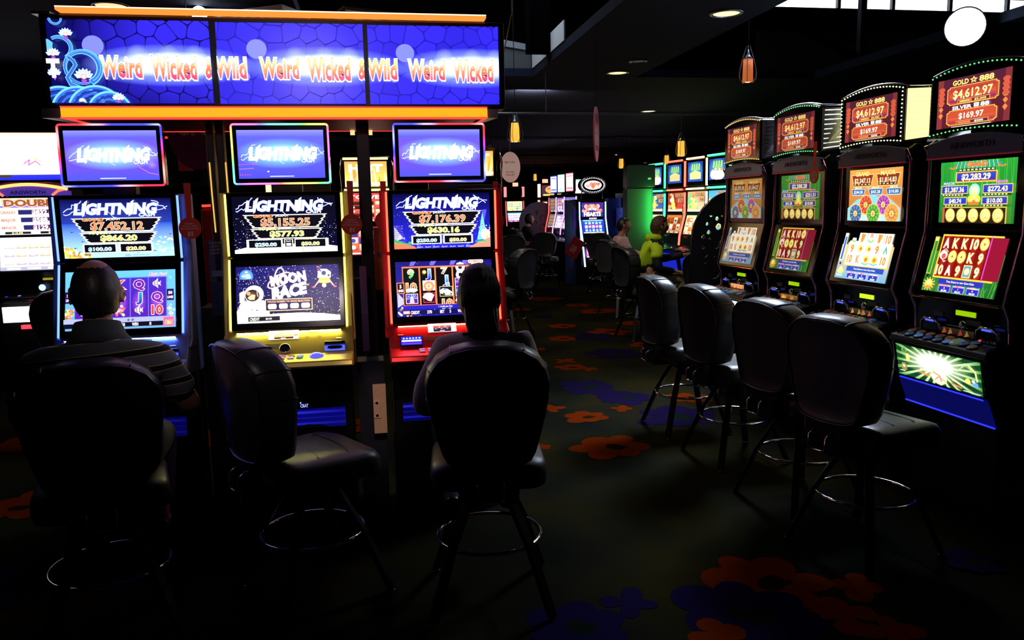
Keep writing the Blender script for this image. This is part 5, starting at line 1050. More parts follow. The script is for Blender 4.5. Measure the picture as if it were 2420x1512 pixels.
# twin towers row with green, red and amber tube lights (facing the aisle)
def tower(y, lab, c, top, up, low, k):
    t = far_cabinet('slot_machine', lab, (5.0, y, 0), R(-84), (up, low), .66, None, group='row of tube-lit machines', k=k)
    SM = mat('tube_%d_%d' % (int(c[0]*9), int(c[1]*9)), c, .4, emit=c, es=4)
    for z0 in (1.83, 2.30): MB().tube([(-.29, -.035, z0), (.25, -.035, z0)], .014, 8).build('tube_light', SM, t, True)
    MB().tube([(.34, -.035, 1.78), (.34, -.035, 1.42), (.335, -.12, 1.08), (.33, -.13, .93)], .017, 8).build('tube_light', SM, t, True)
    MB().tube([(.34, -.035, 2.28), (.34, -.035, 1.87)], .017, 8).build('tube_light', SM, t, True)
    MB().tube([(.305, -.03, 2.26), (.31, -.03, 1.87)], .012, 8).build('chrome_tube', mat('reflection_tinted_chrome', (.45, .30, .75), .1, 1), t, True); MB().tube([(.305, -.03, 1.76), (.305, -.05, 1.4), (.30, -.11, 1.05)], .012, 8).build('chrome_tube', mat('reflection_tinted_chrome', (.45, .30, .75), .1, 1), t, True)
    tp = MB().box(-.30, .27, -.03, .25, 1.87, 2.285).build('topper', GLOSS, t, bevel=.01)
    top.build('topper_screen', tp, (-.25, -.0315, 1.94), (.46, 0, 0), (0, 0, .30), k=k*1.3)
    MB().prism([(-.105, .5), (-.16, .78), (-.155, .8), (-.10, .5)], -.26, .26).build('blue_belly', mat('far_blue_belly', (.01, .02, .4), .3, emit=(.01, .02, .55), es=1), t)
    return t
def bingo(seed, taco=False):
    a = Art(90, 70); a.rect(0, 0, 90, 70, (.03, .10, .55), (.02, .06, .35)); a.disc(45, 38, 46, (.10, .55, .55), ry=34, col2=(.03, .10, .5))
    for i, x in enumerate((20, 34, 48, 62)): a.poly([(x, 40), (x+4, 64), (x+12, 62), (x+11, 40)], (.35, .75, .15)); a.stroke([(x+4, 44), (x+7, 60)], 1.2, (.8, 1.1, .4))
    a.poly([(12, 8), (12, 30), (45, 40), (80, 30), (80, 8)], (.9, .8, .35)); [a.stroke([(18+i*8, 10), (18+i*8, 30)], 1.3, (.6, .5, .2)) for i in range(8)]
    if taco: a.disc(52, 18, 34, (2, 1.6, .8), ry=20, n=18); a.disc(24, 18, 16, (2, 2, 1.9), n=12); [a.disc(30+i*7, 34, 5, ((1.9, .3, .1), (2, 2, 2), (.2, .8, .2))[i % 3], n=8) for i in range(7)]
    return a
def fiesta(seed, bg, c2, title='FIESTA'):
    g = random.Random(seed); a = Art(90, 70); a.rect(0, 0, 90, 70, bg, tuple(q*.6 for q in bg))
    for i in range(26): a.disc(g.uniform(2, 50), g.uniform(2, 60), g.uniform(3, 9), g.choice(c2), n=9)
    a.disc(30, 24, 11, (1.9, 1.3, .2), ry=14, n=14); a.disc(30, 40, 6, (1.8, 1.2, .4), ry=8, n=12)
    for y0, t_, w_ in ((52, 'DOUBLE', 42), (34, 'WIN', 26)): a.rect(42 if w_ > 30 else 56, y0, 88, y0+15, (.6, .15, .05)); a.rect(43.5 if w_ > 30 else 57.5, y0+1.5, 86.5, y0+13.5, (1.0, .7, .35)); a.text(t_, 65 if w_ > 30 else 72, y0+7.5, 10, (.35, .1, .03), w=w_*.9, bold=.08)
    a.rect(0, 0, 90, 10, (1.6, 1.3, 1.0), (1.2, .7, .4)); return a
GR, RD, AM = (.05, 1.0, .28), (1.0, .10, .06), (1.0, .55, .25)
tower(13.45, 'leftmost tube-lit machine, green tubes and a taco picture on its topper', GR, bingo(1, True), fiesta(1, (.1, .2, .6), [(1.5, .2, .1), (.1, .7, .15), (.8, .1, .5), (1.6, 1.5, .4)]), block_art(90, 70, 3, ((.2, 1.2, .5), (1.5, 1.7, .8)), [(1.8, 1.7, .8), (.2, .9, .2)]), .95)
tower(12.55, 'red-tubed machine right of the young man in lime', RD, bingo(2), fiesta(2, (1.1, .12, .06), [(1.5, .8, .3), (1.6, 1.5, 1.2), (.5, .05, .02)]), block_art(90, 100, 4, ((1.0, .4, .1), (1.1, .3, .05)), [(.6, .12, .03), (1.7, 1.4, 1.1), (.25, .1, .05)], 2, 4), .85)
tower(11.70, 'amber-tubed machine left of the perforated arch', AM, bingo(3), fiesta(3, (1.8, .9, .5), [(1.8, .4, .1), (.3, .9, .3), (1.9, 1.7, 1.0)]), block_art(90, 70, 5, ((1.6, .9, .3), (1.7, 1.2, .6)), [(1.5, .3, .1), (1.7, 1.6, 1.2)]), 1.0)
tower(10.90, 'nearest green-tubed machine, mostly behind the perforated arch', GR, bingo(4, True), fiesta(4, (.2, 1.0, 1.4), [(1.8, 1.4, .1), (1.6, .3, 1.2)]), block_art(90, 70, 6, ((.2, .8, .3), (.6, 1.3, .5)), [(1.5, 1.3, .2), (.2, .4, 1.2)]), 1.0)
# hearts machine and its neighbour with oval toppers
def heart(a, x, y, s, c, c2=None):
    P = [(x+s*16*math.sin(t)**3/16, y+s*(13*math.cos(t)-5*math.cos(2*t)-2*math.cos(3*t)-math.cos(4*t))/16) for t in [2*PI*i/28 for i in range(28)]]; a.up()
    for i in range(28): a._put([(x, y), P[i], P[(i+1) % 28]], c if c2 is None else (lambda X, Y: mixc(c, c2, min(1, abs(X-x)/s))))
def hearts_top():
    a = Art(100, 66); a.rect(0, 0, 100, 66, (.05, .03, .35), (.10, .03, .4)); stars(a, 60, 5)
    heart(a, 32, 44, 20, (1.8, .25, .12), (1.9, .9, .8)); heart(a, 64, 44, 20, (1.8, .25, .12), (1.9, .9, .8)); heart(a, 82, 28, 12, (1.9, .4, .3)); heart(a, 14, 26, 12, (1.9, .6, .4))
    a.text('MORE', 50, 36, 10, (1.9, 1.7, 1.5), w=38, bold=.06, out=(.8, .05, .05), ow=.06); a.text('HEARTS', 50, 13, 18, (2.2, 2.2, 2.2), w=80, bold=.08, out=(.04, .02, .15), ow=.05); return a
def hearts_low():
    a = Art(100, 60); a.rect(0, 0, 100, 60, (.02, .05, .7), (.03, .12, .9)); a.rect(6, 54, 94, 58, (.6, 1.3, 2.0))
    for i in range(5):
        for j in range(3):
            x, y = 18+i*16, 45-j*16; a.poly(rrect(14, 14, 2, 2, x, y), ((.05, .2, .9), (1.4, .5, .8), (.1, .5, 1.0), (1.0, .15, .4))[(i*2+j) % 4])
            (a.text('AGQ'[(i+j) % 3], x, y, 9, (2, 2, 2), bold=.06) if (i+j) % 2 else heart(a, x, y, 5, (2, 1.7, 1.8)))
    a.rect(4, 1, 96, 5, (1.2, 1.2, .8)); return a
def oval_top(name, t, pic, z=2.16, rx=.31, rz=.19):
    o = MB().prismy([(rx*math.cos(2*PI*i/36), z+rz*math.sin(2*PI*i/36)) for i in range(36)], -.05, .08).build('oval_topper', GLOSS, t, bevel=.01)
    MB().tube([((rx-.01)*math.cos(2*PI*i/36), -.05, z+(rz-.01)*math.sin(2*PI*i/36)) for i in range(36)], .012, 6, closed=True).build('rim', mat('silver_rim', (.8, .8, .85), .25, 1), o, True)
    mb = MB()
    for i in range(34): a_ = 2*PI*i/34; mb.lathe([(.013, 0), (.008, .006), (0, .008)], 6, ((rx-.045)*math.cos(a_), -.052, z+(rz-.04)*math.sin(a_)), 'y')
    mb.build('marquee_bulbs', mat('white_bulbs', (1, 1, 1), .4, emit=(1.8, 1.7, 1.9), es=1), o)['kind'] = 'stuff'
    pic.build('oval_picture', o, (-.21, -.0525, z-.10), (.42, 0, 0), (0, 0, .20)); MB().tube([(-.24, 0, z-.1), (-.25, .02, 1.84)], .012, 6).build('stay', CHROME, t, True); MB().tube([(.24, 0, z-.1), (.25, .02, 1.84)], .012, 6).build('stay', CHROME, t, True)
    return o
def oval_pic(c, n):
    a = Art(84, 40); P = [(42+41*math.cos(2*PI*i/28), 20+19.5*math.sin(2*PI*i/28)) for i in range(28)]; a.poly(P, c)
    if n: heart(a, 42, 20, 17, (1.7, .2, .08), (1.9, .6, .3)); heart(a, 66, 24, 10, (1.8, .3, .2)); heart(a, 18, 16, 11, (1.9, .6, .6)); heart(a, 72, 10, 6, (2, .8, .7))
    else: a.text('FLAME', 42, 20, 16, (2, 1.6, 1.2), w=60, bold=.08)
    return a
BW = (.35, .55, 1.0)
t = far_cabinet('slot_machine', 'blue-edged machine with red hearts screens and an oval bulb-ringed topper', (4.40, 15.6, 0), R(8), (hearts_top(), hearts_low()), .62, BW, side_es=3)
oval_top('x', t, oval_pic((1.8, 1.2, 1.3), 1)); t.scale = (.93, .93, .93); a = Art(60, 40); a.rect(0, 0, 60, 40, (2.0, 1.8, 2.1)); [heart(a, x, y, s_, (1.6, .3, .7)) for x, y, s_ in ((10, 10, 9), (12, 26, 7), (22, 34, 6))]; a.rect(0, 0, 4, 40, (.6, .1, 1.2)); a.build('belly_glass', t, (-.22, -.172, .60), (.36, 0, 0), (0, .0, .19))
MB().tube([(-.34, -.12, 1.40), (-.31, -.20, .9), (-.27, -.22, .40)], .02, 8).build('tube_light', mat('tube_blue_white', BW, .4, emit=BW, es=3), t, True)
MB().box(-.08, .10, -.016, -.012, 1.425, 1.455).build('mini_screen', mat('mini_orange', (1, .6, .4), .4, emit=(1.5, .8, .5), es=1), t)
t = far_cabinet('slot_machine', 'dark machine with oval topper half hidden behind the green pillar', (5.78, 16.9, 0), R(8), (block_art(90, 60, 8, ((.02, .01, .01), (.01, .01, .02)), [(1.6, .8, .1), (1.4, 1.3, 1.2), (.05, .02, .02)], 3, 3), block_art(90, 60, 9, ((.9, .1, .05), (.3, .05, .02)), [(.3, .02, .02), (1.6, .9, .4)])), .62, BW, side_es=3)
oval_top('x', t, oval_pic((1.2, .15, .06), 0))
# the slanted row of small lit monitors
for i, (yy, fc, lab, kk) in enumerate(((17.9, (.15, .2, 2.2), 'far machine with blue-framed monitor, first of the slanted row', 0), (17.16, (.6, 1.6, 1.2), 'far machine with a white monitor, second of the slanted row', 1), (16.4, (2.2, .25, .3), 'far machine with red-framed monitor, third of the slanted row', 2))):
    xx = 4.16
    t = far_cabinet('slot_machine', lab, (xx, yy, 0), R(-79), (block_art(60, 60, 20+i, ((.25, .18, .12), (.2, .15, .25)) if i == 0 else ((1.0, .9, 1.2), (.2, .15, .6)), [(.5, .35, .1), (.3, .25, .2)] if i == 0 else [(1.8, 1.6, 1.7), (.3, .2, .8), (1.5, .5, .2)], 3, 2), block_art(60, 60, 30+i, ((.3, .22, .1), (.3, .2, .1)) if i == 0 else ((1.3, 1.2, 1.5), (.4, .3, .9)), [(.5, .35, .12), (.35, .3, .3)] if i == 0 else [(1.7, 1.5, 1.7), (.8, .3, .5)])), .6, (1.0, .12, .15) if i == 0 else (.7, .4, 1.0), side_es=1.4)
    mo = MB().box(-.19, .19, -.03, .03, 1.90, 2.3).build('monitor', GLOSS, t, bevel=.01)
    a = Art(52, 38); a.rect(0, 0, 52, 38, fc); a.rect(2, 2, 50, 36, (1.7, 1.2, 2.0), (2, 1.9, 2.1)); a.rect(5, 5, 47, 8, fc); a.rect(5, 31, 47, 33, fc); a.disc(26, 19, 10, (2, 1.9, 2.1), n=12); a.build('monitor_screen', mo, (-.18, -.0315, 1.91), (.36, 0, 0), (0, 0, .38)); MB().box(-.04, .04, 0, .04, 1.85, 1.93).build('monitor_neck', DARKM, t)
# machines facing us far away
def beacon(x, y, z, lab):
    t = thing('beacon', lab, 'lamp', (x, y, z)); (MB().tube([(0, 0, -z), (0, 0, 0)], .03, 8).build('pole', DARKM, t) if x > 6 else None); MB().box(-.10, .10, -.06, .06, 0, .03).build('base', BLK, t); MB().box(-.085, .085, -.05, .05, .03, .15).build('lens', mat('beacon_red', (1, .2, .1), .4, emit=(1.0, .18, .12), es=4), t, bevel=.01)
t = far_cabinet('slot_machine', 'distant machine with a white and blue screen and a dark topper', (4.62, 25.8, 0), R(8), (block_art(60, 60, 40, ((1.6, 1.5, .5), (1.9, 1.6, .6)), [(.2, .7, 1.3), (1.9, 1.8, 1.2), (1.9, 1.7, .4)]), block_art(60, 60, 41, ((.9, .1, .7), (.3, .8, 1.6)), [(1.9, 1.8, 1.9), (1.5, 1.2, 1.6)])), .62, (1.0, .12, .14), side_es=1.2)
MB().box(-.27, .27, -.03, .2, 1.95, 2.24).build('topper', GLOSS, t, bevel=.02)
for s_ in (-1, 1): MB().box(s_*.31-.025, s_*.31+.025, -.05, .1, 1.93, 2.26).build('topper_light', mat('beacon_red2', (1, .3, .2), .4, emit=(1.0, .25, .25), es=1.5), t)
beacon(4.66, 25.8, 2.245, 'red beacon above the distant dark topper')
t = far_cabinet('slot_machine', 'distant machine with a yellow face-like topper under a red beacon', (5.82, 25.5, 0), R(8), (block_art(60, 60, 42, ((.03, .02, .02), (.05, .02, .02)), [(1.5, 1.2, .9), (.8, .1, .2), (.02, .02, .02)], 4, 4), block_art(60, 60, 43, ((.03, .02, .05), (.05, .02, .05)), [(1.6, 1.5, 1.2), (.7, .1, .2), (.02, .02, .02), (.02, .02, .02)], 4, 4)), .8, None)
a = Art(60, 44); a.rect(0, 0, 60, 44, (.1, .03, .05)); a.disc(30, 26, 20, (1.3, .55, .15), ry=16, n=18); a.rect(16, 28, 26, 31, (.2, .03, .02)); a.rect(34, 28, 44, 31, (.2, .03, .02)); a.rect(4, 2, 56, 9, (.9, .8, .2)); tp = MB().box(-.4, .4, -.03, .2, 1.9, 2.33).build('topper', GLOSS, t, bevel=.02); a.build('topper_screen', tp, (-.36, -.0315, 1.93), (.72, 0, 0), (0, 0, .36))
MB().box(-.46, -.41, -.05, .1, 1.9, 2.33).build('topper_light', mat('warm_white', (1, .8, .7), .4, emit=(1.8, .9, .7), es=1.2), t)
for z in [1.78, 1.62, 1.5, 1.36, 1.22, 1.1, .98, .86]: MB().box(-.5, -.44, -.06, -.02, z-.04, z+.03).build('side_lamp', mat('beacon_red', (1, .2, .1), .4, emit=(1.0, .18, .12), es=4), t)
beacon(5.6, 25.5, 2.335, 'red beacon above the yellow face-like topper'); beacon(6.95, 24.5, 2.36, 'red beacon behind the white lit monitors')
t = thing('lit_screen', 'white and pink lit screen right behind the red-framed monitor', 'screen', (4.95, 18.3, 0), R(0))
MB().box(-.22, .22, 0, .06, 1.82, 2.24).build('monitor', GLOSS, t, bevel=.01); a = Art(40, 40); a.rect(0, 0, 40, 40, (2, 1.6, 2.1), (2, 2, 2)); a.rect(0, 36, 40, 40, (.5, 1.4, .9)); a.build('picture', t, (-.2, -.0015, 1.84), (.4, 0, 0), (0, 0, .38)); MB().box(-.03, .03, .02, .06, 0, 1.83).build('pole', DARKM, t)
# navy end panels, flyers, green pillar
NAVY = mat('navy_panel', (.015, .018, .04), .5); NAVL = mat('navy_lacquer', (.02, .035, .10), .35)
t = thing('end_panel', 'tall navy end panel left of the hearts machine', 'panel', (3.88, 15.75, 0)); MB().box(-.02, .26, -.02, .02, 0, 1.72).build('panel', NAVL, t); MB().prismy([(.08, 1.72), (.26, 1.72), (.26, 1.5)], -.03, .02).build('corner_panel', NAVY, t)
for x, y, lab, c in ((4.02, 15.72, 'purple flyer on the navy panel left of the hearts machine', (.12, .03, .35)), (5.32, 16.9, 'pale blue flyer between the two oval-topped machines', (.07, .08, .45))):
    t = thing('flyer', lab, 'flyer', (x, y, 1.12)); MB().box(0, .17, -.006, 0, 0, .42).build('sheet', mat('flyer_%d' % int(x*10), c, .5), t)
    a = Art(17, 42); a.disc(8.5, 24, 6, tuple(v*1.6 for v in c), n=16); a.ring(8.5, 24, 6, 1, tuple(v*.4 for v in c)); [a.rect(3, 6+i*3, 14, 7+i*3, tuple(v*1.8 for v in c)) for i in range(3)]; a.build('print', t, (0, -.007, 0), (.17, 0, 0), (0, 0, .42), mt=PRINT)
tag(MB().box(5.15, 5.45, 16.95, 17.2, 0, 1.75).build('filler_panel', mat('blue_filler', (.01, .02, .22), .4)), 'deep blue panel between the two oval-topped machines', 'panel')
t = thing('pillar', 'square green-lit pillar between the oval topper and the green tubes', 'pillar', (4.34, 12.6, 0), R(-8))
MB().box(-.22, .2, -.2, .2, 0, 1.86).build('shaft', mat('pillar_green', (.05, .14, .07), .5), t, bevel=.01); MB().box(-.21, .24, -.22, .22, 1.88, 2.24).build('head_box', mat('pillar_head', (.012, .05, .035), .4), t, bevel=.01)
MB().box(.12, .17, -.225, -.22, 2.0, 2.03).build('exit_plate', mat('green_plate', (.2, .7, .3), .4, emit=(.1, .45, .15), es=1), t); MB().box(.2, .205, -.2, .2, .6, 1.86).build('side_strip', mat('green_face', (.02, .35, .08), .4), t)
area('pillar_glow', (4.47, 12.22, 1.5), (R(90), 0, R(-8)), .05, (.05, 1, .2), 3.0, .7)
t = thing('price_board', 'tilted red card with white lettering below the navy panel', 'sign', (3.80, 15.55, .66), R(-30)); mb = MB().box(0, .26, -.02, 0, 0, .40); mb.xf(Matrix.Rotation(R(32), 4, 'Y')); mb.build('board', mat('red_board', (.55, .01, .02), .45), t)
a = Art(26, 40); [a.text(s_, 12, 22-i*5, 3.6, (.8, .8, .8), w=12, bold=.03) for i, s_ in enumerate(('THIS', 'GAME', 'RESERVED'))]; o = a.build('lettering', t, (0, 0, 0), (.26, 0, 0), (0, 0, .40), mt=PRINT); o.rotation_euler = (0, R(32), 0); o.location = (0, -.021, 0)

# round grey divider and the perforated arch
def swirl(cx, cy, r, t0, t1, w0, w1, n=12):
    L_, R_ = [], []
    for i in range(n+1):
        f = i/n; a = R(t0+(t1-t0)*f); rr = r*(1-.55*f); w_ = (w0+(w1-w0)*f)/2
        L_.append((cx+(rr+w_)*math.cos(a), cy+(rr+w_)*math.sin(a))); R_.append((cx+(rr-w_)*math.cos(a), cy+(rr-w_)*math.sin(a)))
    return L_+R_[::-1]
HOLES = []; g = random.Random(12); CEN = []
def room(x, y, r): return all(math.hypot(x-a, y-b) > r+c+.012 for a, b, c in CEN) and .08+r < x < .86-r
for cx, cy, r, t0, t1 in ((.34, 1.22, .085, 200, -60), (.57, 1.10, .10, 20, 290), (.24, .98, .07, 150, 420), (.60, 1.36, .085, 240, 0), (.18, .72, .07, 60, 330), (.48, .80, .09, 180, -80), (.44, 1.50, .06, 260, 20), (.75, .95, .08, 160, -60), (.70, .66, .08, 30, 260)):
    HOLES.append(swirl(cx, cy, r, t0, t1, .042, .014)); CEN.append((cx, cy, r+.03))
for _ in range(900):
    r = g.uniform(.014, .036); x, y = g.uniform(.1, .85), g.gauss(.85, .33)
    if .3 < y < 1.5 and room(x, y, r*1.15) and len(HOLES) < 64:
        CEN.append((x, y, r)); HOLES.append([(x+r*math.cos(2*PI*i/7+r*40)*(1+.2*math.sin(i*2.1+x*9)), y+r*math.sin(2*PI*i/7+r*40)) for i in range(7)])
def cut_panel(name, outer, holes, th, m_, parent):
    cu = bpy.data.curves.new(name, 'CURVE'); cu.dimensions = '2D'; cu.fill_mode = 'BOTH'; cu.extrude = th/2
    for P in [outer]+holes:
        s_ = cu.splines.new('POLY'); s_.points.add(len(P)-1); s_.use_cyclic_u = True
        for i, p in enumerate(P): s_.points[i].co = (p[0], p[1], 0, 1)
    tmp = bpy.data.objects.new('t', cu); me = bpy.data.meshes.new_from_object(tmp); bpy.data.objects.remove(tmp)
    me.name = name; me.transform(Matrix.Rotation(R(90), 4, 'X')); me.materials.clear(); me.materials.append(m_)
    o = bpy.data.objects.new(name, me); COL.objects.link(o); o.parent = parent; return o
t = thing('arch_divider', 'dark arched divider with cut-out swirls at the far end of the right row', 'divider', (2.83, 6.75, 0), R(4))
W2 = .46
out = [(0, 0), (0, 1.25)]+[(W2-W2*math.cos(R(i*6)), 1.25+.47*math.sin(R(i*6))) for i in range(1, 30)]+[(2*W2, 1.25), (2*W2, 0)]
cut_panel('panel', out, [[(x, y) for x, y in h if 1] for h in HOLES], .03, mat('arch_lacquer', (.015, .016, .022), .3), t)
MB().tube([(x, -.017, z) for x, z in out[1:]], .004, 6).build('edge_trim', mat('dim_chrome', (.35, .33, .4), .2, 1), t, True)
t = thing('round_divider', 'round grey divider with dark flower ornaments behind the woman in black', 'divider', (3.86, 18.3, 0), R(10))
out = [(.50*math.cos(R(i*8)), 1.26+.50*math.sin(R(i*8))) for i in range(-4, 27)]; out = [(.5, 0), (.5, 1.2)]+[(.5*math.cos(R(i*6)), 1.24+.47*math.sin(R(i*6))) for i in range(0, 31)]+[(-.5, 1.2), (-.5, 0)]
cut_panel('panel', out, [], .04, mat('grey_lacquer', (.10, .10, .17), .5), t)
mb = MB()
for h in HOLES[:7]: mb.prismy([((x-.42)*.8-.05, z*.9+.12) for x, z in h], -.026, -.02)
mb.build('ornament', mat('ornament_dark', (.012, .012, .02), .4), t)

# bank behind the left bank, facing us
def arch_machine():
    t = far_cabinet('slot_machine', 'machine at the left edge with a red glowing arch and white-hot screens', (-3.08, 7.9, 0), R(3), (block_art(90, 60, 50, ((1.8, 1.6, 1.3), (1.9, 1.8, 1.6)), [(1.9, 1.7, 1.0)], 1, 1), block_art(90, 60, 51, ((1.6, 1.6, 2.1), (2.0, 2.0, 2.2)), [(2.2, 2.1, 1.9), (2.1, 1.8, 1.2), (1.9, 1.6, 2.0)], 3, 5)), .66, None, k=1)
    for o in list(t.children):
        if o.name.startswith('upper_screen'): bpy.data.objects.remove(o)
    a = Art(100, 62); a.rect(0, 0, 100, 62, (1.7, 1.5, 1.6), (1.9, 1.5, .8)); a.rect(0, 46, 100, 49, (.2, .25, 1.4)); a.text('DOUBLE', 52, 54, 11, (.5, .12, .05), w=86, bold=.10, out=(2, 1.8, 1.3), ow=.08, out2=(1.4, .25, .1), ow2=.16)
    for i, (s_, v) in enumerate((('GRAND', '$832.03'), ('MAJOR', '$588.38'), ('MINOR', '$129.88'))): y = 38-i*13; a.rect(30+i*3, y-4, 100, y+4, (.03, .03, .2)); a.text(v, 68, y, 7, (2, 1.9, 1.9), w=36, bold=.06, out=(1.5, .3, .5), ow=.05); a.text(s_, 15, y, 5, (1.6, .3, .2), w=22, bold=.05)
    a.rect(8, 1, 46, 5, (.02, .02, .02)); a.rect(60, 1, 98, 5, (.02, .02, .02)); a.text('$18.88', 26, 3, 3, (1.8, 1.6, .8), w=16); a.text('$10.00', 80, 3, 3, (1.8, 1.6, .8), w=16)
    a.build('upper_screen', t, (-.28, -.0135, 1.44), (.56, 0, 0), (0, 0, .33))
    hd = [(-.33, 1.79), (.33, 1.79)]+[(.33-.66*i/12, 1.83+.05*math.sin(PI*i/12)) for i in range(13)]
    MB().prismy(hd, -.06, .05).build('header', mat('violet_header', (.12, .06, .35), .4, emit=(.05, .03, .3), es=1), t)  # arch light falling on the header is put in as emission
    MB().tube([(-.33+.66*i/14, -.065, 1.845+.045*math.sin(PI*i/14)) for i in range(15)], .014, 8).build('arch_light', mat('arch_light', (1, .3, .1), .4, emit=(1.0, .28, .08), es=3.2), t, True)
    for s_ in (-1, 1): MB().tube([(s_*.33, -.06, 1.85), (s_*.25, -.065, 1.83), (s_*.20, -.065, 1.79)], .011, 8).build('arch_light', mat('arch_light2', (1, .15, .1), .4, emit=(1.0, .12, .06), es=2.4), t, True)
    a = Art(40, 5); a.text('AINSWORTH', 20, 2.5, 4, (.03, .02, .06), w=36, bold=.02); a.build('header_lettering', t, (-.16, -.0615, 1.80), (.32, 0, 0), (0, 0, .04), mt=PRINT)
    MB().box(-.25, .33, -.236, -.225, .66, .80).build('belly_glass', mat('white_hot', (1, 1, 1), .4, emit=(2.0, 1.95, 2.0), es=1), t); MB().box(-.1, .28, -.27, -.24, .60, .635).build('red_bar', mat('arch_light3', (1, .1, .1), .4, emit=(1.0, .06, .10), es=1.2), t); MB().box(-.28, .28, -.10, -.09, .86, .875).build('red_strip', mat('arch_light3', (1, .1, .1), .4), t)
    MB().box(.05, .16, -.065, -.055, 1.02, 1.04).build('ticket_display', mat('yellow_display', (.4, .35, 0), .4, emit=(.35, .3, .02), es=1), t); MB().lathe([(.03, 0), (0, .01)], 12, (.05, -.1, .955), 'y').build('round_lamp', mat('cool_lamp', (.5, .7, 1), .4, emit=(.8, 1.1, 2), es=1), t)
    mo = MB().box(-.34, .30, -.05, .03, 1.90, 2.38).build('monitor', GLOSS, t, bevel=.01)
    a = Art(100, 70); a.rect(0, 0, 100, 70, (2.2, 2.2, 2.2)); a.rect(0, 0, 100, 8, (.02, .03, .9), (.05, .05, 1.4)); g = random.Random(1)
    a.rect(0, 69, 100, 70, (1.8, .5, .2))
    for i in range(30): a.disc(g.uniform(0, 16)**1.0, g.uniform(6, 68), g.uniform(2, 6), g.choice([(2.0, 1.3, .2), (1.8, .5, .1), (.2, .1, .05), (2.2, 2.1, 1.6)]), n=7)
    for i in range(7): a.rect(38+i*8, 38, 43+i*8, 41, (2.0, 1.7, 1.0))
    a.stroke([(52, 24), (60, 30), (58, 22), (68, 28), (74, 22)], 1.6, (1.5, .2, .8)); a.stroke([(66, 32), (76, 27)], 1.3, (1.8, .7, .3)); a.text('25', 66, 31, 5, (1.9, 1.4, .3)); a.rect(0, 4, 34, 8, (.1, .06, .02))
    a.build('monitor_screen', mo, (-.32, -.0515, 1.93), (.60, 0, 0), (0, 0, .42)); MB().box(-.34, .30, -.05, .03, 2.395, 2.40).build('rim', mat('violet_rim', (.6, .4, .9), .3, 1), mo); MB().box(-.4, .34, -.02, .2, 1.86, 1.90).build('shelf', mat('violet_shelf', (.05, .02, .09), .5), t)
    return t
arch_machine()
def flame(seed, t_):
    g = random.Random(seed); a = Art(100, 70); a.rect(0, 0, 100, 70, (1.8, 1.2, .25), (1.9, .55, .12))
    for i in range(40): x = g.uniform(0, 100); a.poly([(x-5, 0), (x+5, 0), (x+g.uniform(-4, 4), g.uniform(15, 66))], g.choice([(2.0, 1.7, .5), (1.9, .9, .15), (2.1, 1.9, .9), (1.8, .5, .1)]), 1)
    a.text(t_, 50, 52, 20, (2.1, 1.9, 1.0), w=86, bold=.12, out=(1.9, .6, .1), ow=.06); a.rect(0, 4, 100, 12, (2.1, 1.9, 1.2)); return a
t = far_cabinet('slot_machine', 'orange flame-screened machine seen between the yellow-lit and red-lit machines', (-.05, 8.8, 0), R(0), (block_art(90, 60, 60, ((1.5, .2, .1), (1.2, .08, .06)), [(1.9, 1.5, 1.0), (.1, .03, .02), (1.6, .2, .2)], 4, 3, 'TOWER', (2, 1.6, 1.8)), block_art(90, 60, 61, ((1.2, .15, .1), (1.1, .1, .12)), [(1.8, 1.2, .8), (1.9, 1.7, 1.5), (.1, .1, .6), (1.5, .3, .1)], 3, 4)), .62, None)
tp = MB().box(-.28, .26, -.04, .2, 1.82, 2.18).build('topper', GLOSS, t, bevel=.02); flame(3, 'HOT').build('topper_screen', tp, (-.235, -.0415, 1.85), (.45, 0, 0), (0, 0, .27))
for z in (2.15, 1.815): MB().box(-.25, .23, -.055, -.042, z-.012, z+.012).build('light_bar', mat('gold_bar_light', (1, .8, .3), .4, emit=(1.9, 1.5, .5), es=1.2), t, bevel=.003)
for s_ in (-1, 1): MB().tube([(s_*.27, -.05, 2.17), (s_*.29, -.06, 2.0), (s_*.28, -.05, 1.85), (s_*.30, -.03, 1.5)], .008, 6).build('chrome_edge', CHROME, t, True)
t = far_cabinet('slot_machine', 'flame-screened machine hidden behind the red-lit machine, only its corner showing', (1.12, 8.8, 0), R(0), (flame(5, 'HOT'), block_art(90, 60, 62, ((1.2, .15, .1), (1.1, .1, .12)), [(1.8, 1.2, .8), (.1, .1, .6)])), .62, None)
tp = MB().box(-.28, .26, -.04, .2, 1.9, 2.28).build('topper', GLOSS, t, bevel=.02); flame(6, 'HOT').build('topper_screen', tp, (-.235, -.0415, 1.95), (.45, 0, 0), (0, 0, .27)); MB().tube([(.28, -.05, 2.27), (.31, -.06, 2.1), (.30, -.05, 1.9), (.29, -.03, 1.6)], .01, 6).build('chrome_edge', CHROME, t, True)
t = thing('display_cabinet', 'dark cabinet with red neon edges behind the blue-lit machine', 'cabinet', (-1.50, 6.4, 0), R(-4))
MB().box(-.34, .30, 0, .3, 1.80, 2.24).build('monitor_box', BLK, t, bevel=.02); MB().box(-.3, .235, -.004, 0, 1.84, 2.19).build('dark_screen', GLOSS, t); MB().tube([(-.3, -.01, 2.17), (.2, -.01, 2.17), (.215, -.01, 2.15), (.215, -.01, 1.98)], .009, 6).build('neon_edge', mat('dim_red_neon', (1, .04, .02), .4, emit=(1.0, .05, .02), es=.9), t, True)
MB().box(.06, .17, -.006, -.004, 1.92, 2.02).build('red_reflection_plate', mat('dull_red_reflection', (.20, .01, .02), .4), t); MB().tube([(.30, 0, 2.2), (.31, 0, 1.82)], .004, 6).build('gilt_trim', GOLDM, t)  # the plate paints a red reflection onto the dark screen
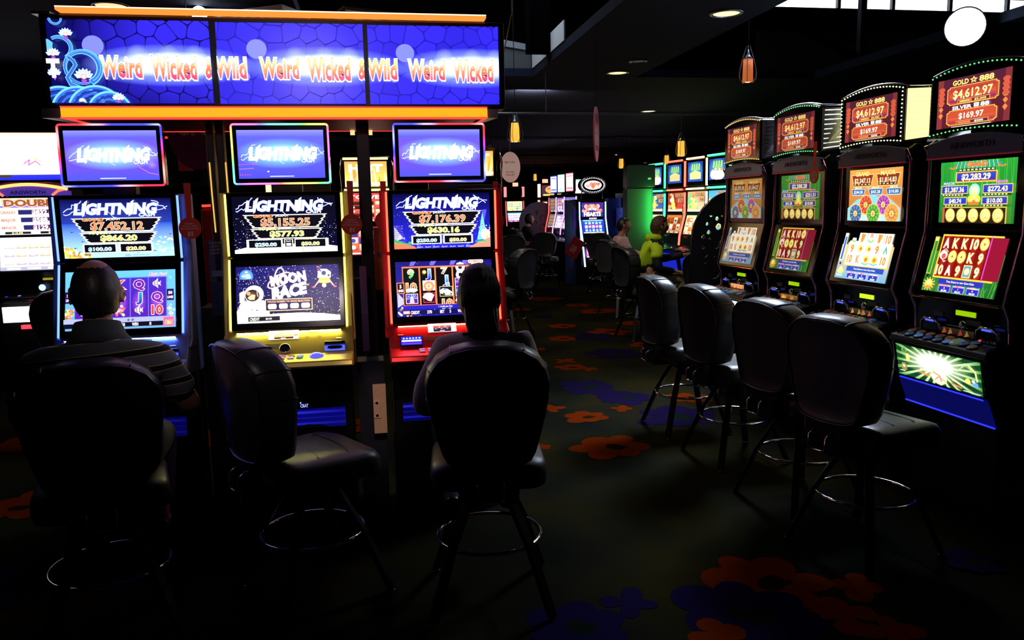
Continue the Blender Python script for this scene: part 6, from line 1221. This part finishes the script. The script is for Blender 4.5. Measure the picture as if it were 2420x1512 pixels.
MB().box(.22, .62, -.1, .35, 0, 1.64).build('red_side_box', mat('red_lacquer', (.20, .008, .008), .3), t, bevel=.02); MB().tube([(.24, -.11, 1.655), (.45, -.11, 1.66), (.6, -.11, 1.65)], .01, 6).build('red_lamp', REDL, t, True)
t = thing('table_lamp', 'small glowing warm lamp above the yellow-lit machine', 'lamp', (-.78, 6.5, 0)); MB().box(-.045, .045, -.03, .03, 1.73, 1.83).build('shade', mat('warm_shade', (1, .8, .4), .5, emit=(1.9, 1.4, .6), es=1), t, bevel=.015); MB().tube([(0, 0, 0), (0, 0, 1.74)], .015, 8).build('pole', BRUSH, t); MB().lathe([(.12, 0), (.12, .015), (.02, .03)], 20).build('base', DARKM, t)
tag(MB().box(-.8, -.35, 6.9, 6.94, 1.5, 1.9).box(-.6, -.55, 6.9, 6.94, 0, 1.5).build('grey_board', mat('dim_board', (.10, .08, .06), .6)), 'dim board behind the small warm lamp', 'board')

# flyers standing between machines
def flyer(lab, x, y, z, w_, h_, c, lines, rz=0, art=None):
    t = thing('flyer', lab, 'flyer', (x, y, z), rz); MB().box(0, w_, 0, .006, 0, h_).build('sheet', mat('sheet_%d' % int(abs(x*100)), c, .6), t)
    a = Art(100, 100*h_/w_); H_ = a.h; a.rect(0, 0, 100, H_*.45, tuple(v*.6 for v in c), c)
    for i, s_ in enumerate(lines): a.text(s_, 6, H_-12-i*15, 10, (.5, .4, .55), bold=.02, align='l')
    g = random.Random(int(x*50)); a.rect(10, H_*.52, 90, H_*.60, (.15, .2, .45)); [a.ring(g.uniform(20, 80), g.uniform(10, H_*.4), 9, 2, (.02, .02, .02)) for _ in range(6)]
    a.build('print', t, (0, -.001, 0), (w_, 0, 0), (0, 0, h_), mt=PRINT, dz=.00006); return t
flyer('orange flyer at the left edge reading Wednesday', -1.63, 4.5, .95, .16, .42, (.55, .26, .04), ('WEDNESDAY', 'BADGE DRAW'))
flyer('dark blue flyer reading Sunday lucky badge draw, left of the yellow-lit machine', -.865, 4.34, 1.06, .12, .40, (.03, .05, .16), ('SUNDAY', 'LUCKY', 'BADGE', 'DRAW'))
flyer('orange and pink flyer between the yellow-lit and red-lit machines', -.005, 4.60, 1.14, .18, .36, (.60, .20, .05), ('FRIDAY', 'DRAW'))
flyer('narrow purple flyer edge right of the yellow-lit machine', -.085, 4.16, .86, .035, .45, (.22, .12, .34), ())

# hanging oval signs
def oval_sign(lab, loc, rz, c, w_, h_, draw):
    t = thing('hanging_sign', lab, 'sign', loc, rz); P = [(w_/2*math.cos(2*PI*i/40), h_/2*math.sin(2*PI*i/40)) for i in range(40)]
    MB().prismy(P, -.006, .006).build('disc', mat('sign_%d' % int(loc[1]*10), c, .5), t)
    a = Art(100, 100*h_/w_); draw(a); a.build('lettering', t, (-w_/2, -.0065, -h_/2), (w_, 0, 0), (0, 0, h_), mt=PRINT, dz=.0002)
    MB().tube([(0, 0, h_/2-.01), (0, 0, 2.95-loc[2])], .0025, 4).build('wire', DARKM, t); return t
def ufc(a):
    H_ = a.h; a.text('MOVIES', 50, H_*.66, 9, (.22, .13, .13), w=50); a.text('UFC', 50, H_*.52, 24, (.85, .8, .75), w=62, bold=.09); a.text('IN THE', 50, H_*.34, 9, (.2, .12, .12), w=38); a.text('VALLEY', 50, H_*.25, 9, (.2, .12, .12), w=46)
oval_sign('grey-pink oval sign with white fight-night lettering, hanging in mid hall', (2.04, 11.7, 2.19), R(-8), (.9, .58, .6), .30, .45, ufc)
oval_sign('large purple oval sign with white lettering behind the blue-lit machine', (-1.10, 5.4, 2.13), R(0), (.22, .06, .28), .34, .50, ufc)
def burger(a):
    H_ = a.h; [a.text(s_, 50, H_*(.58-.14*i), 14, (.9, .75, .8), w=70, bold=.07) for i, s_ in enumerate(('BURGER', '& BEER'))]; a.rect(20, H_*.7, 80, H_*.86, (.45, .10, .16)); a.rect(20, H_*.2, 80, H_*.3, (.45, .10, .16))
oval_sign('thin edge-on pink oval sign hanging over the aisle', (1.90, 6.6, 2.2), R(67), (.90, .22, .32), .34, .46, burger)

# ------------------------------------------------------------------ casino stools
def outline(s, y, wrap=.55):
    """shield outline of the backrest, scaled by s about its middle"""
    P = []; cz = .88; s = s
    pts = [(0, 1.145), (.07, 1.142), (.13, 1.125), (.18, 1.09), (.212, 1.04), (.225, .98), (.222, .92), (.21, .85), (.19, .76), (.172, .69), (.155, .655), (.12, .638), (.06, .632), (0, .63)]
    full = pts+[(-x, z) for x, z in reversed(pts[1:-1])]
    for x, z in full: x *= 1.04; Z = cz+(z-cz)*s; P.append((x*s, y-.02+wrap*(x*s)**2*1.6-.11*(Z-.63), Z-.03*(Z-.63)/.5))
    return P
def stool(name, lab, loc, rz, group=None, k=1.0):
    t = thing(name, lab, 'chair', loc, rz, group)
    RG = ((.02, -.262), (.5, -.262), (.9, -.262), (.925, -.266), (.94, -.262), (.985, -.245), (1.0, -.215), (1.004, -.175), (1.0, -.15), (.975, -.128), (.9, -.12), (.5, -.128), (.02, -.13))
    b = MB().loft([outline(s, y) for s, y in RG]).build('backrest', LEATH, t, True)
    n = outline(.945, -.268); MB().tube(n, .0048, 6, closed=True).build('piping', PIPE, b, True)
    for j in (2, 4, 6, 20, 22, 24):   # seams across the padded rim
        P = [outline(s, y)[j] for s, y in ((.95, -.263), (.985, -.249), (1.003, -.217), (1.008, -.175), (1.004, -.15), (.977, -.124))]; MB().tube(P, .0022, 4).build('seam', BLK, b)
    # seat
    def ring(s, z, r=.085): return [(x*s, y*s+.02, z-(.02*max(0, y*s-.12)/.1)) for x, y in rrect(.46, .45, r, 5)]
    MB().loft([ring(.85, .515), ring(.97, .525), ring(1.0, .56), ring(.99, .60), ring(.93, .622), ring(.6, .628), ring(.05, .63)]).build('seat', SEATL, t, True)
    for yy in (-.04, .09): MB().tube([(-.2+.4*i/10, yy+.03*math.sin(PI*i/10), .6285) for i in range(1, 10)], .002, 4).build('seat_seam', BLK, t)
    MB().box(-.11, .11, -.245, -.10, .50, .515).box(-.10, .10, -.285, -.24, .50, .65).build('back_bracket', DARKM, t, bevel=.004)
    P = [(-.045, -.285, .60), (-.047, -.315, .58), (-.045, -.318, .53), (-.03, -.318, .52), (.03, -.318, .52), (.045, -.318, .53), (.047, -.315, .58), (.045, -.285, .60)]
    MB().tube(P, .0055, 8).build('handle', CHROME, t, True)
    MB().box(-.12, .12, -.12, .12, .47, .50).lathe([(.05, .40), (.055, .47)], 16).build('swivel', DARKM, t, bevel=.004)
    for i in range(4):
        a = R(45+90*i); c, s_ = math.cos(a), math.sin(a)
        lv = Vector((c, s_, 0)); q = Vector((-s_, c, 0)); rings = []
        for r_, z in ((.05, .475), (.10, .45), (.205, .27), (.315, .012)):
            rings.append([lv*r_+q*.019+Vector((0, 0, z)), lv*(r_+.026)+q*.019+Vector((0, 0, z)), lv*(r_+.026)-q*.019+Vector((0, 0, z)), lv*r_-q*.019+Vector((0, 0, z))])
        l = MB().loft(rings).build('leg', mat('stool_leg', (.018, .018, .022), .3, .5), t, bevel=.003)
        MB().lathe([(.012, 0), (.016, .004), (.014, .014)], 10, (c*.328, s_*.328, 0)).build('foot', CHROME, l, True)
    MB().tube([(.212*math.cos(2*PI*i/48), .212*math.sin(2*PI*i/48), .27) for i in range(48)], .0085, 8, closed=True).build('footring', CHROME, t, True)
    return t
P0 = stool('casino_stool', 'dark stool the striped-shirt man sits on', (-1.056, 3.083, 0), R(16), 'casino stools')
def put(lab, x, y, rz, lv=None):
    s = copy_tree(P0); s.location = (x, y, 0); s.rotation_euler = (0, 0, R(rz)); s['label'] = lab
    return s
put('empty dark stool turned right in front of the yellow-lit machine', -.31, 3.25, -60)
put('dark stool with blue sheen the long-haired person sits on', .415, 3.054, -6)
put('nearest empty stool of the right-hand row, seat lit green', 2.175, 3.13, -74)
put('empty stool in front of the yellow-winged machine', 2.20, 3.74, -78)
put('empty stool with a bluish highlight, third from the near end at the right', 2.192, 4.50, -84)
put('farthest empty stool of the right-hand row, splayed legs in view', 2.144, 5.179, -88)
put('grey-backed stool in the aisle beside the red-lit machine', 1.56, 9.3, 48)
put('stool under the man in the pink shirt', 3.50, 10.95, -70)
put('stool of the young man in the lime hoodie', 3.15, 9.0, -80)
put('far stool left of the pink-shirted man', 4.08, 13.9, -25)
put('far dark stool beside the round grey divider', 3.30, 15.0, -20)
put('far stool under the woman in black', 3.35, 17.28, -80)
put('dark stool at the left edge before the red-arched machine', -2.12, 5.95, 12)
put('stool back between the lime hoodie and the perforated arch', 3.52, 7.95, -30)
put('distant dark stool behind the grey-backed aisle stool', 2.5, 14.2, -10)

# ------------------------------------------------------------------ people
def skin_mesh(chains, sub=2):
    """chains: lists of (point, radius); the first point of later chains may repeat an earlier one"""
    vs, rs, es, idx = [], [], [], {}
    for ch in chains:
        prev = None
        for p, r in ch:
            k = tuple(round(c, 4) for c in p)
            if k not in idx: idx[k] = len(vs); vs.append(p); rs.append(r if isinstance(r, tuple) else (r, r))
            if prev is not None: es.append((prev, idx[k]))
            prev = idx[k]
    me = bpy.data.meshes.new('t'); me.from_pydata(vs, es, []); o = bpy.data.objects.new('t', me); COL.objects.link(o)
    sk = o.modifiers.new('s', 'SKIN'); sk.use_smooth_shade = True; s2 = o.modifiers.new('u', 'SUBSURF'); s2.levels = sub; s2.render_levels = sub
    for i, r in enumerate(rs): me.skin_vertices[0].data[i].radius = r
    me.skin_vertices[0].data[0].use_root = True
    bpy.context.view_layer.update(); dg = bpy.context.evaluated_depsgraph_get(); em = o.evaluated_get(dg).to_mesh()
    v = [tuple(p.co) for p in em.vertices]; f = [tuple(p.vertices) for p in em.polygons]; o.evaluated_get(dg).to_mesh_clear()
    bpy.data.objects.remove(o); return v, f
def head_verts(c, s=1.0, turn=0, tilt=0, nod=0):
    bm = bmesh.new(); bmesh.ops.create_icosphere(bm, subdivisions=4, radius=1)
    M_ = Matrix.Translation(c) @ Matrix.Rotation(turn, 4, 'Z') @ Matrix.Rotation(nod, 4, 'X') @ Matrix.Rotation(tilt, 4, 'Y') @ Matrix.Scale(s, 4)
    G = lambda x, z, cx, cz, r: math.exp(-((x-cx)**2+(z-cz)**2)/r**2)
    out = []
    for v in bm.verts:
        x, y, z = v.co; X, Y, Z = x*.077, y*.098, z*.115
        if z < -.1: k = 1-.38*min(1, (-z-.1)/.9)**1.2*(1 if y > -.3 else .6); X *= k; Y = Y*(1-.12*min(1, -z)) + (.012 if y > 0 else .012)*min(1, -z)
        if y > 0:
            Y -= .004*min(1, y*2)
            Y += .026*G(X, Z, 0, -.022, .013)+.013*G(X, Z, 0, -.004, .011)-.010*(G(X, Z, .032, .012, .017)+G(X, Z, -.032, .012, .017))+.005*G(X, Z, 0, .036, .05)
            Y += .008*G(X, Z, 0, -.055, .017)-.005*G(X, Z, 0, -.062, .005)+.012*G(X, Z, 0, -.098, .022)
        out.append(tuple(M_ @ Vector((X, Y, Z))))
    f = [tuple(v.index for v in fa.verts) for fa in bm.faces]; bm.free(); mb = MB(); mb.add(out, f)
    for sd in (-1, 1):
        e = MB().lathe([(0, 0), (.016, .001), (.021, .005), (.018, .009), (.010, .007), (0, .004)], 14); e.xf(M_ @ Matrix.Translation((sd*.074, -.006, -.008)) @ Matrix.Rotation(R(sd*-18), 4, 'Z') @ Matrix.Rotation(R(sd*90), 4, 'Y') @ Matrix.Diagonal((1.5, 1, 1.6, 1))); mb.add(e.v, e.f)
    return mb, M_
def hand(mb, w_, d, side, palm_n, curl=.5, s=1.0):
    """palm and five fingers from wrist w_ pointing along d"""
    d = Vector(d).normalized(); n = Vector(palm_n).normalized(); n = (n-d*n.dot(d)).normalized(); q = d.cross(n)*side; w_ = Vector(w_)
    P = lambda a, b, c: w_+d*a*s+q*b*s+n*c*s
    mb.loft([[P(a, b*hw, c*ht) for b, c in ((-1, 0), (-.8, .8), (0, 1), (.8, .8), (1, 0), (.8, -.8), (0, -1), (-.8, -.8))] for a, hw, ht in ((-.01, .026, .02), (.03, .038, .017), (.065, .043, .015), (.088, .041, .012))])
    for b, L, r in ((-.032, .062, .0085), (-.011, .075, .009), (.011, .080, .009), (.032, .070, .0088)):
        a1, a2, a3 = curl*.5, curl*1.2, curl*1.8; p0 = P(.08, b, 0); p1 = P(.08+L*.45*math.cos(a1), b, L*.45*math.sin(a1)); 
        p2 = P(.08+L*(.45*math.cos(a1)+.32*math.cos(a2)), b, L*(.45*math.sin(a1)+.32*math.sin(a2))); p3 = P(.08+L*(.45*math.cos(a1)+.32*math.cos(a2)+.23*math.cos(a3)), b, L*(.45*math.sin(a1)+.32*math.sin(a2)+.23*math.sin(a3)))
        mb.tube([P(.06, b, 0), p0, p1, p2, p3], [r*s, r*s, r*s*.95, r*s*.9, r*s*.7], 8)
    mb.tube([P(.015, .028, .0), P(.045, .052, .012), P(.068, .062, .02), P(.085, .064, .028)], [.012*s, .0115*s, .0105*s, .008*s], 8)
def person(lab, loc, rz, J, skin, clothes, hair, vox=.009, hs=1.0, face=(0, 0, 0), eyes=True):
    t = thing('person', lab, 'person', loc, rz); V = Vector
    g = lambda k: V(J[k])
    pel, sp, ch, nb, nt, hd = (g(k) for k in ('pel', 'spine', 'chest', 'neck', 'nape', 'head'))
    ch0 = [[(pel, (.15, .115)), (sp, (.135, .10)), (ch, (.145, .09)), (nb, (.066, .062)), (nt, .052), (hd-V((0, 0, .03)), .05)]]
    for s_, sh, el, wr in (('L', 'shL', 'elL', 'wrL'), ('R', 'shR', 'elR', 'wrR')):
        ch0.append([(ch, (.145, .09)), (g(sh), .055), (g(el), .042), (g(wr), .027)])
    for hp, kn, an, to in (('hpL', 'knL', 'anL', 'toL'), ('hpR', 'knR', 'anR', 'toR')):
        ch0.append([(pel, (.15, .115)), (g(hp), .09), (g(kn), .062), (g(an), .040), (g(to), .035)])
    v, f = skin_mesh(ch0); mb, HM = head_verts(hd, hs, *face); mb.add(v, f)
    for s_, el, wr in ((-1, 'elL', 'wrL'), (1, 'elR', 'wrR')): hand(mb, g(wr), g(wr)-g(el)+V((0, .05, 0)), -s_, (0, 0, -1), .45)
    o = mb.build('body', skin, t, True); rm = o.modifiers.new('fuse', 'REMESH'); rm.mode = 'VOXEL'; rm.voxel_size = vox; rm.use_smooth_shade = True
    sm = o.modifiers.new('soft', 'SMOOTH'); sm.iterations = 2; sm.factor = .5
    # clothes
    top = [[(pel+V((0, 0, .0)), (.165, .135)), (sp, (.155, .125)), (ch, (.19, .13)), (nb-V((0, 0, .01)), (.105, .095)), (nb+V((0, .01, .025)), (.078, .072))]]
    for sh, el, wr in (('shL', 'elL', 'wrL'), ('shR', 'elR', 'wrR')):
        e, w_ = g(el), g(wr); L_ = clothes.get('sleeve', 1)
        c_ = [(ch, (.19, .13)), (g(sh), .082)]
        c_ += [(g(sh).lerp(e, .75), .064)] if L_ < 1 else [(e, .058), (e.lerp(w_, .9), .040)]
        top.append(c_)
    v, f = skin_mesh(top); s1 = MB().add(v, f).build('shirt', clothes['shirt'], t, True)
    dp = bpy.data.textures.new('folds', 'CLOUDS'); dp.noise_scale = .09
    md = s1.modifiers.new('folds', 'DISPLACE'); md.texture = dp; md.strength = .016; md.mid_level = .5
    bot = [[(pel-V((0, 0, .02)), (.165, .13)), (pel+V((0, 0, .05)), (.16, .13))]]
    for hp, kn, an in (('hpL', 'knL', 'anL'), ('hpR', 'knR', 'anR')): bot.append([(pel-V((0, 0, .02)), (.165, .13)), (g(hp), .102), (g(kn), .078), (g(kn).lerp(g(an), .92), .06)])
    v, f = skin_mesh(bot); MB().add(v, f).build('trousers', clothes['trousers'], t, True)
    for an, to in (('anL', 'toL'), ('anR', 'toR')):
        a, b = g(an), g(to); v, f = skin_mesh([[(a+V((0, -.03, -.03)), .042), (a.lerp(b, .5)-V((0, 0, .02)), (.045, .036)), (b+V((0, .05, -.01)), (.042, .028))]]); MB().add(v, f).build('shoe', clothes.get('shoe', BLK), t, True)
    if eyes:
        for sd in (-1, 1):
            e = MB().lathe([(0, -.011), (.008, -.008), (.011, 0), (.008, .008), (0, .011)], 10); e.xf(HM @ Matrix.Translation((sd*.031, .078, .012))); e.build('eye', mat('eye_white', (.6, .6, .6), .2), t, True)
    hair(t, HM)
    return t
def hair_shell(t, HM, keep, col, k=1.07, puff=0, name='hair', rough=.45):
    bm = bmesh.new(); bmesh.ops.create_icosphere(bm, subdivisions=5, radius=1); out, mb = {}, MB(); vs = []
    for v in bm.verts:
        x, y, z = v.co; n_ = noise.noise(v.co*7)*.5+noise.noise(v.co*18)*.35
        kk = k+puff*n_; X, Y, Z = x*.077*kk, y*.098*kk-.003, z*.115*kk
        if z < -.1: X *= 1-.2*min(1, -z-.1)
        vs.append((X, Y, Z))
    fs = [tuple(q.index for q in f.verts) for f in bm.faces if all(keep(*q.co) for q in f.verts)]; bm.free()
    us = sorted({i for f in fs for i in f}); mp = {i: n for n, i in enumerate(us)}
    mb.add([HM @ Vector(vs[i]) for i in us], [tuple(mp[i] for i in f) for f in fs])
    o = mb.build(name, mat('hair_'+name+'_%d' % int(col[0]*1e4), col, rough, bump=.5, bscale=120), t, True); so = o.modifiers.new('thick', 'SOLIDIFY'); so.thickness = .008; so.offset = -1
    return o
def base_joints(dx=0, lean=0.0, armL=None, armR=None, top=1.45):
    k = top-1.45
    J = dict(pel=(0, -.01, .73), spine=(dx*.3, -.02+lean*.3, .88), chest=(dx*.7, lean*.6, 1.05+k*.7), neck=(dx, lean*.9+.005, 1.165+k), nape=(dx, lean+.02, 1.23+k), head=(dx, lean+.045, 1.333+k),
             shL=(dx*.8-.185, lean*.75+.0, 1.115+k), shR=(dx*.8+.185, lean*.75+.0, 1.115+k), elL=(-.26, .10+lean, .87), elR=(.26, .10+lean, .87), wrL=(-.15, .34+lean*.5, .90), wrR=(.15, .34+lean*.5, .90),
             hpL=(-.10, .04, .715), hpR=(.10, .04, .715), knL=(-.13, .42, .70), knR=(.13, .42, .70), anL=(-.12, .30, .36), anR=(.12, .30, .36), toL=(-.12, .42, .31), toR=(.12, .42, .31))
    if armL: J['elL'], J['wrL'] = armL
    if armR: J['elR'], J['wrR'] = armR
    return J
def striped():
    M = bpy.data.materials.new('striped_knit'); M.use_nodes = True; nt = M.node_tree; b = nt.nodes['Principled BSDF']; b.inputs['Roughness'].default_value = .85
    tc = nt.nodes.new('ShaderNodeTexCoord'); sx = nt.nodes.new('ShaderNodeSeparateXYZ'); nt.links.new(tc.outputs['Object'], sx.inputs[0])
    def mth(op, a, b_=None):
        n = nt.nodes.new('ShaderNodeMath'); n.operation = op
        for i, v in enumerate((a, b_)):
            if v is None: continue
            if isinstance(v, (int, float)): n.inputs[i].default_value = v
            else: nt.links.new(v, n.inputs[i])
        return n.outputs[0]
    z = mth('ADD', sx.outputs['Z'], mth('MULTIPLY', sx.outputs['X'], -.06)); fr_ = mth('FRACT', mth('DIVIDE', z, .064))
    cr = nt.nodes.new('ShaderNodeValToRGB'); cr.color_ramp.interpolation = 'CONSTANT'; nt.links.new(fr_, cr.inputs[0]); e = cr.color_ramp.elements
    tan, blk, gry = (.80, .66, .36, 1), (.008, .008, .010, 1), (.19, .21, .24, 1)
    e[0].position = 0; e[0].color = tan; e[1].position = .045; e[1].color = blk
    for p, c in ((.35, tan), (.395, gry)): q = e.new(p); q.color = c
    nt.links.new(cr.outputs[0], b.inputs['Base Color']); return M
SK1 = mat('skin_ruddy', (.45, .20, .14), .5, bump=.1, bscale=90); SK2 = mat('skin_pale', (.55, .30, .22), .5, bump=.1, bscale=90)
DKJ = mat('dark_denim', (.012, .014, .03), .8)
# man in the striped polo
def man_hair(t, HM):
    hair_shell(t, HM, lambda x, y, z: (y < -.12 or abs(x) > .72) and -.62 < z < .80 and y < .35, (.02, .013, .012), 1.03, .01, 'hair')
    mb = MB().loft([[(HM @ Vector((.0, 0, 0)))+Vector((r*math.cos(2*PI*i/24), -.03+r*1.0*math.sin(2*PI*i/24), h-(.02*math.sin(2*PI*i/24)))) for i in range(24)] for r, h in ((.070, -.115), (.082, -.15), (.105, -.185), (.112, -.178), (.092, -.148), (.076, -.105))], caps=False)
    mb.build('collar', mat('polo_collar', (.08, .095, .11), .85), t, True)
J = base_joints(dx=-.0, lean=.06, armL=((-.30, .10, .86), (-.16, .38, .93)), armR=((.30, .10, .86), (.18, .38, .93)), top=1.435)
J['shL'] = (-.20, .03, 1.055); J['shR'] = (.20, .03, 1.055)
person('heavy-set man in a striped polo shirt seen from behind at the blue-lit machine', (-1.0, 2.98, 0), R(8), J, SK1, dict(shirt=striped(), trousers=DKJ, sleeve=.5), man_hair, .008, 1.06)
# long-haired person in a pale sweater
def long_hair(t, HM):
    m_ = mat('hair_dark', (.012, .008, .011), .45, bump=.6, bscale=160, spec=.3)
    hs_ = hair_shell(t, HM, lambda x, y, z: not (y > .45 and z < .62) and not (z < -.75 and y > -.2), (.012, .009, .011), 1.13, .015, 'hair', .4)
    g = random.Random(5); mb = MB(); B0 = HM @ Vector((0, -.045, -.01))
    C = [B0, B0+Vector((.0, -.03, -.08)), B0+Vector((.012, -.045, -.16)), B0+Vector((.03, -.045, -.25)), B0+Vector((.045, -.035, -.34)), B0+Vector((.05, -.03, -.43))]
    W = [.062, .060, .056, .062, .068, .062]
    for i in range(150):
        a_ = g.uniform(0, 2*PI); q = math.sqrt(g.uniform(.1, 1)); sp_ = g.uniform(.85, 1.25); L_ = g.uniform(.85, 1.05); dr = g.uniform(0, .06) if i % 6 == 0 else 0
        mb.tube([B0+(c-B0)*L_+Vector((W[k]*q*math.cos(a_+k*.12)*(sp_ if k > 2 else 1)+dr*(k/5)**2, W[k]*.62*q*math.sin(a_+k*.12), 0)) for k, c in enumerate(C)], [.009, .0095, .0085, .008, .006, .002], 5)
    mb.build('ponytail', m_, t, True)['kind'] = 'stuff'
    hs_.data.materials.clear(); hs_.data.materials.append(m_); mb = MB()
    for i in range(130):
        a_ = R(-88+176*(i/129))+g.uniform(-.02, .02); P = []
        for k in range(9):
            th = R(-62+k*23); s0 = math.sin(a_)*(1-.06*k) if k < 7 else math.sin(a_)*(.55-.12*(k-7)); c0 = math.cos(a_)
            q = 1.155+g.uniform(-.004, .008); y_, z_ = -math.sin(th)*max(.35, c0) if 1 else 0, math.cos(th)
            rr_ = math.sqrt(s0*s0+y_*y_+z_*z_); P.append(HM @ Vector((s0/rr_*.077*q, y_/rr_*.098*q-.003, z_/rr_*.115*q)))
        mb.tube(P[:8], [.002, .0032, .0035, .0035, .0035, .0035, .003, .002], 4)
    mb.build('hair_strands', m_, t, True)['kind'] = 'stuff'
J = base_joints(dx=.0, lean=.05, armL=((-.235, .0, .84), (-.20, .20, .80)), armR=((.22, .08, .86), (.14, .34, .90)), top=1.37)
J['shL'] = (-.155, .035, 1.05); J['shR'] = (.155, .035, 1.05)
person('long-haired person in a pale lilac sweater seen from behind at the red-lit machine', (.395, 2.96, 0), R(-2), J, SK2, dict(shirt=mat('lilac_knit', (.42, .34, .40), .85, bump=.3, bscale=120), trousers=DKJ), long_hair, .008, 1.0)
# young man in lime hoodie
def curly(t, HM): hair_shell(t, HM, lambda x, y, z: not (y > .30 and z < .50) and not (z < -.35 and y > -.3) and z > -.6 and not (abs(x) > .75 and y > .0 and z < .1), (.09, .045, .02), 1.16, .12, 'hair', .6)
LIMEF = mat('lime_fleece', (.62, .95, .015), .8, bump=.3, bscale=90)
J = base_joints(lean=.10, armL=((-.27, .20, .92), (-.14, .52, .98)), armR=((.28, .06, .84), (.20, .30, .80)), top=1.45)
HX, HY = 3.27, 9.12
ph = person('young man in a lime hoodie leaning to the tube-lit machines', (HX, HY, 0), R(-98), J, SK2, dict(shirt=mat('black_jacket', (.008, .01, .018), .7), trousers=mat('khaki_cloth', (.36, .30, .20), .85)), curly, .011)
V = Vector; v, f = skin_mesh([[(V((0, -.02, .80)), (.15, .14)), (V((0, .0, .92)), (.165, .14)), (V((0, .05, 1.05)), (.175, .13)), (V((0, .09, 1.14)), (.10, .09))], [(V((0, .05, 1.05)), (.195, .14)), (V((-.19, .07, 1.10)), .078), (V((-.25, .13, .99)), .072)], [(V((0, .05, 1.05)), (.195, .14)), (V((.19, .07, 1.10)), .08), (V((.27, .05, .94)), .088)]])
o = MB().add(v, f).build('hoodie', LIMEF, ph, True); md = o.modifiers.new('folds', 'DISPLACE'); md.texture = bpy.data.textures['folds']; md.strength = .03
v, f = skin_mesh([[(V((-.065, .15, 1.19)), .035), (V((-.085, .07, 1.205)), .045), (V((0, .0, 1.20)), (.055, .055)), (V((.085, .07, 1.205)), .045), (V((.065, .15, 1.19)), .035)]]); MB().add(v, f).build('hood', LIMEF, o, True)
# man in pink
def short(t, HM): hair_shell(t, HM, lambda x, y, z: not (y > .25 and z < .55) and not (z < -.3 and y > -.35) and z > -.65, (.008, .007, .008), 1.07, .03, 'hair', .4)
person('dark-haired man in a pink shirt sitting left of the young man in lime', (3.52, 11.05, 0), R(-96), base_joints(lean=.03, top=1.42), mat('skin_warm', (.42, .18, .12), .5), dict(shirt=mat('pink_cotton', (.70, .42, .46), .85), trousers=DKJ), short, .012, 1.0, (R(-8), 0, 0))
person('woman in black looking right in front of the round grey divider', (3.35, 17.3, 0), R(-88), base_joints(lean=.04, top=1.44), mat('skin_rosy', (.5, .2, .2), .5), dict(shirt=mat('black_wool', (.01, .01, .014), .8), trousers=DKJ), lambda t, HM: hair_shell(t, HM, lambda x, y, z: not (y > .35 and z < .6), (.008, .007, .008), 1.12, .03, 'hair', .4), .014)
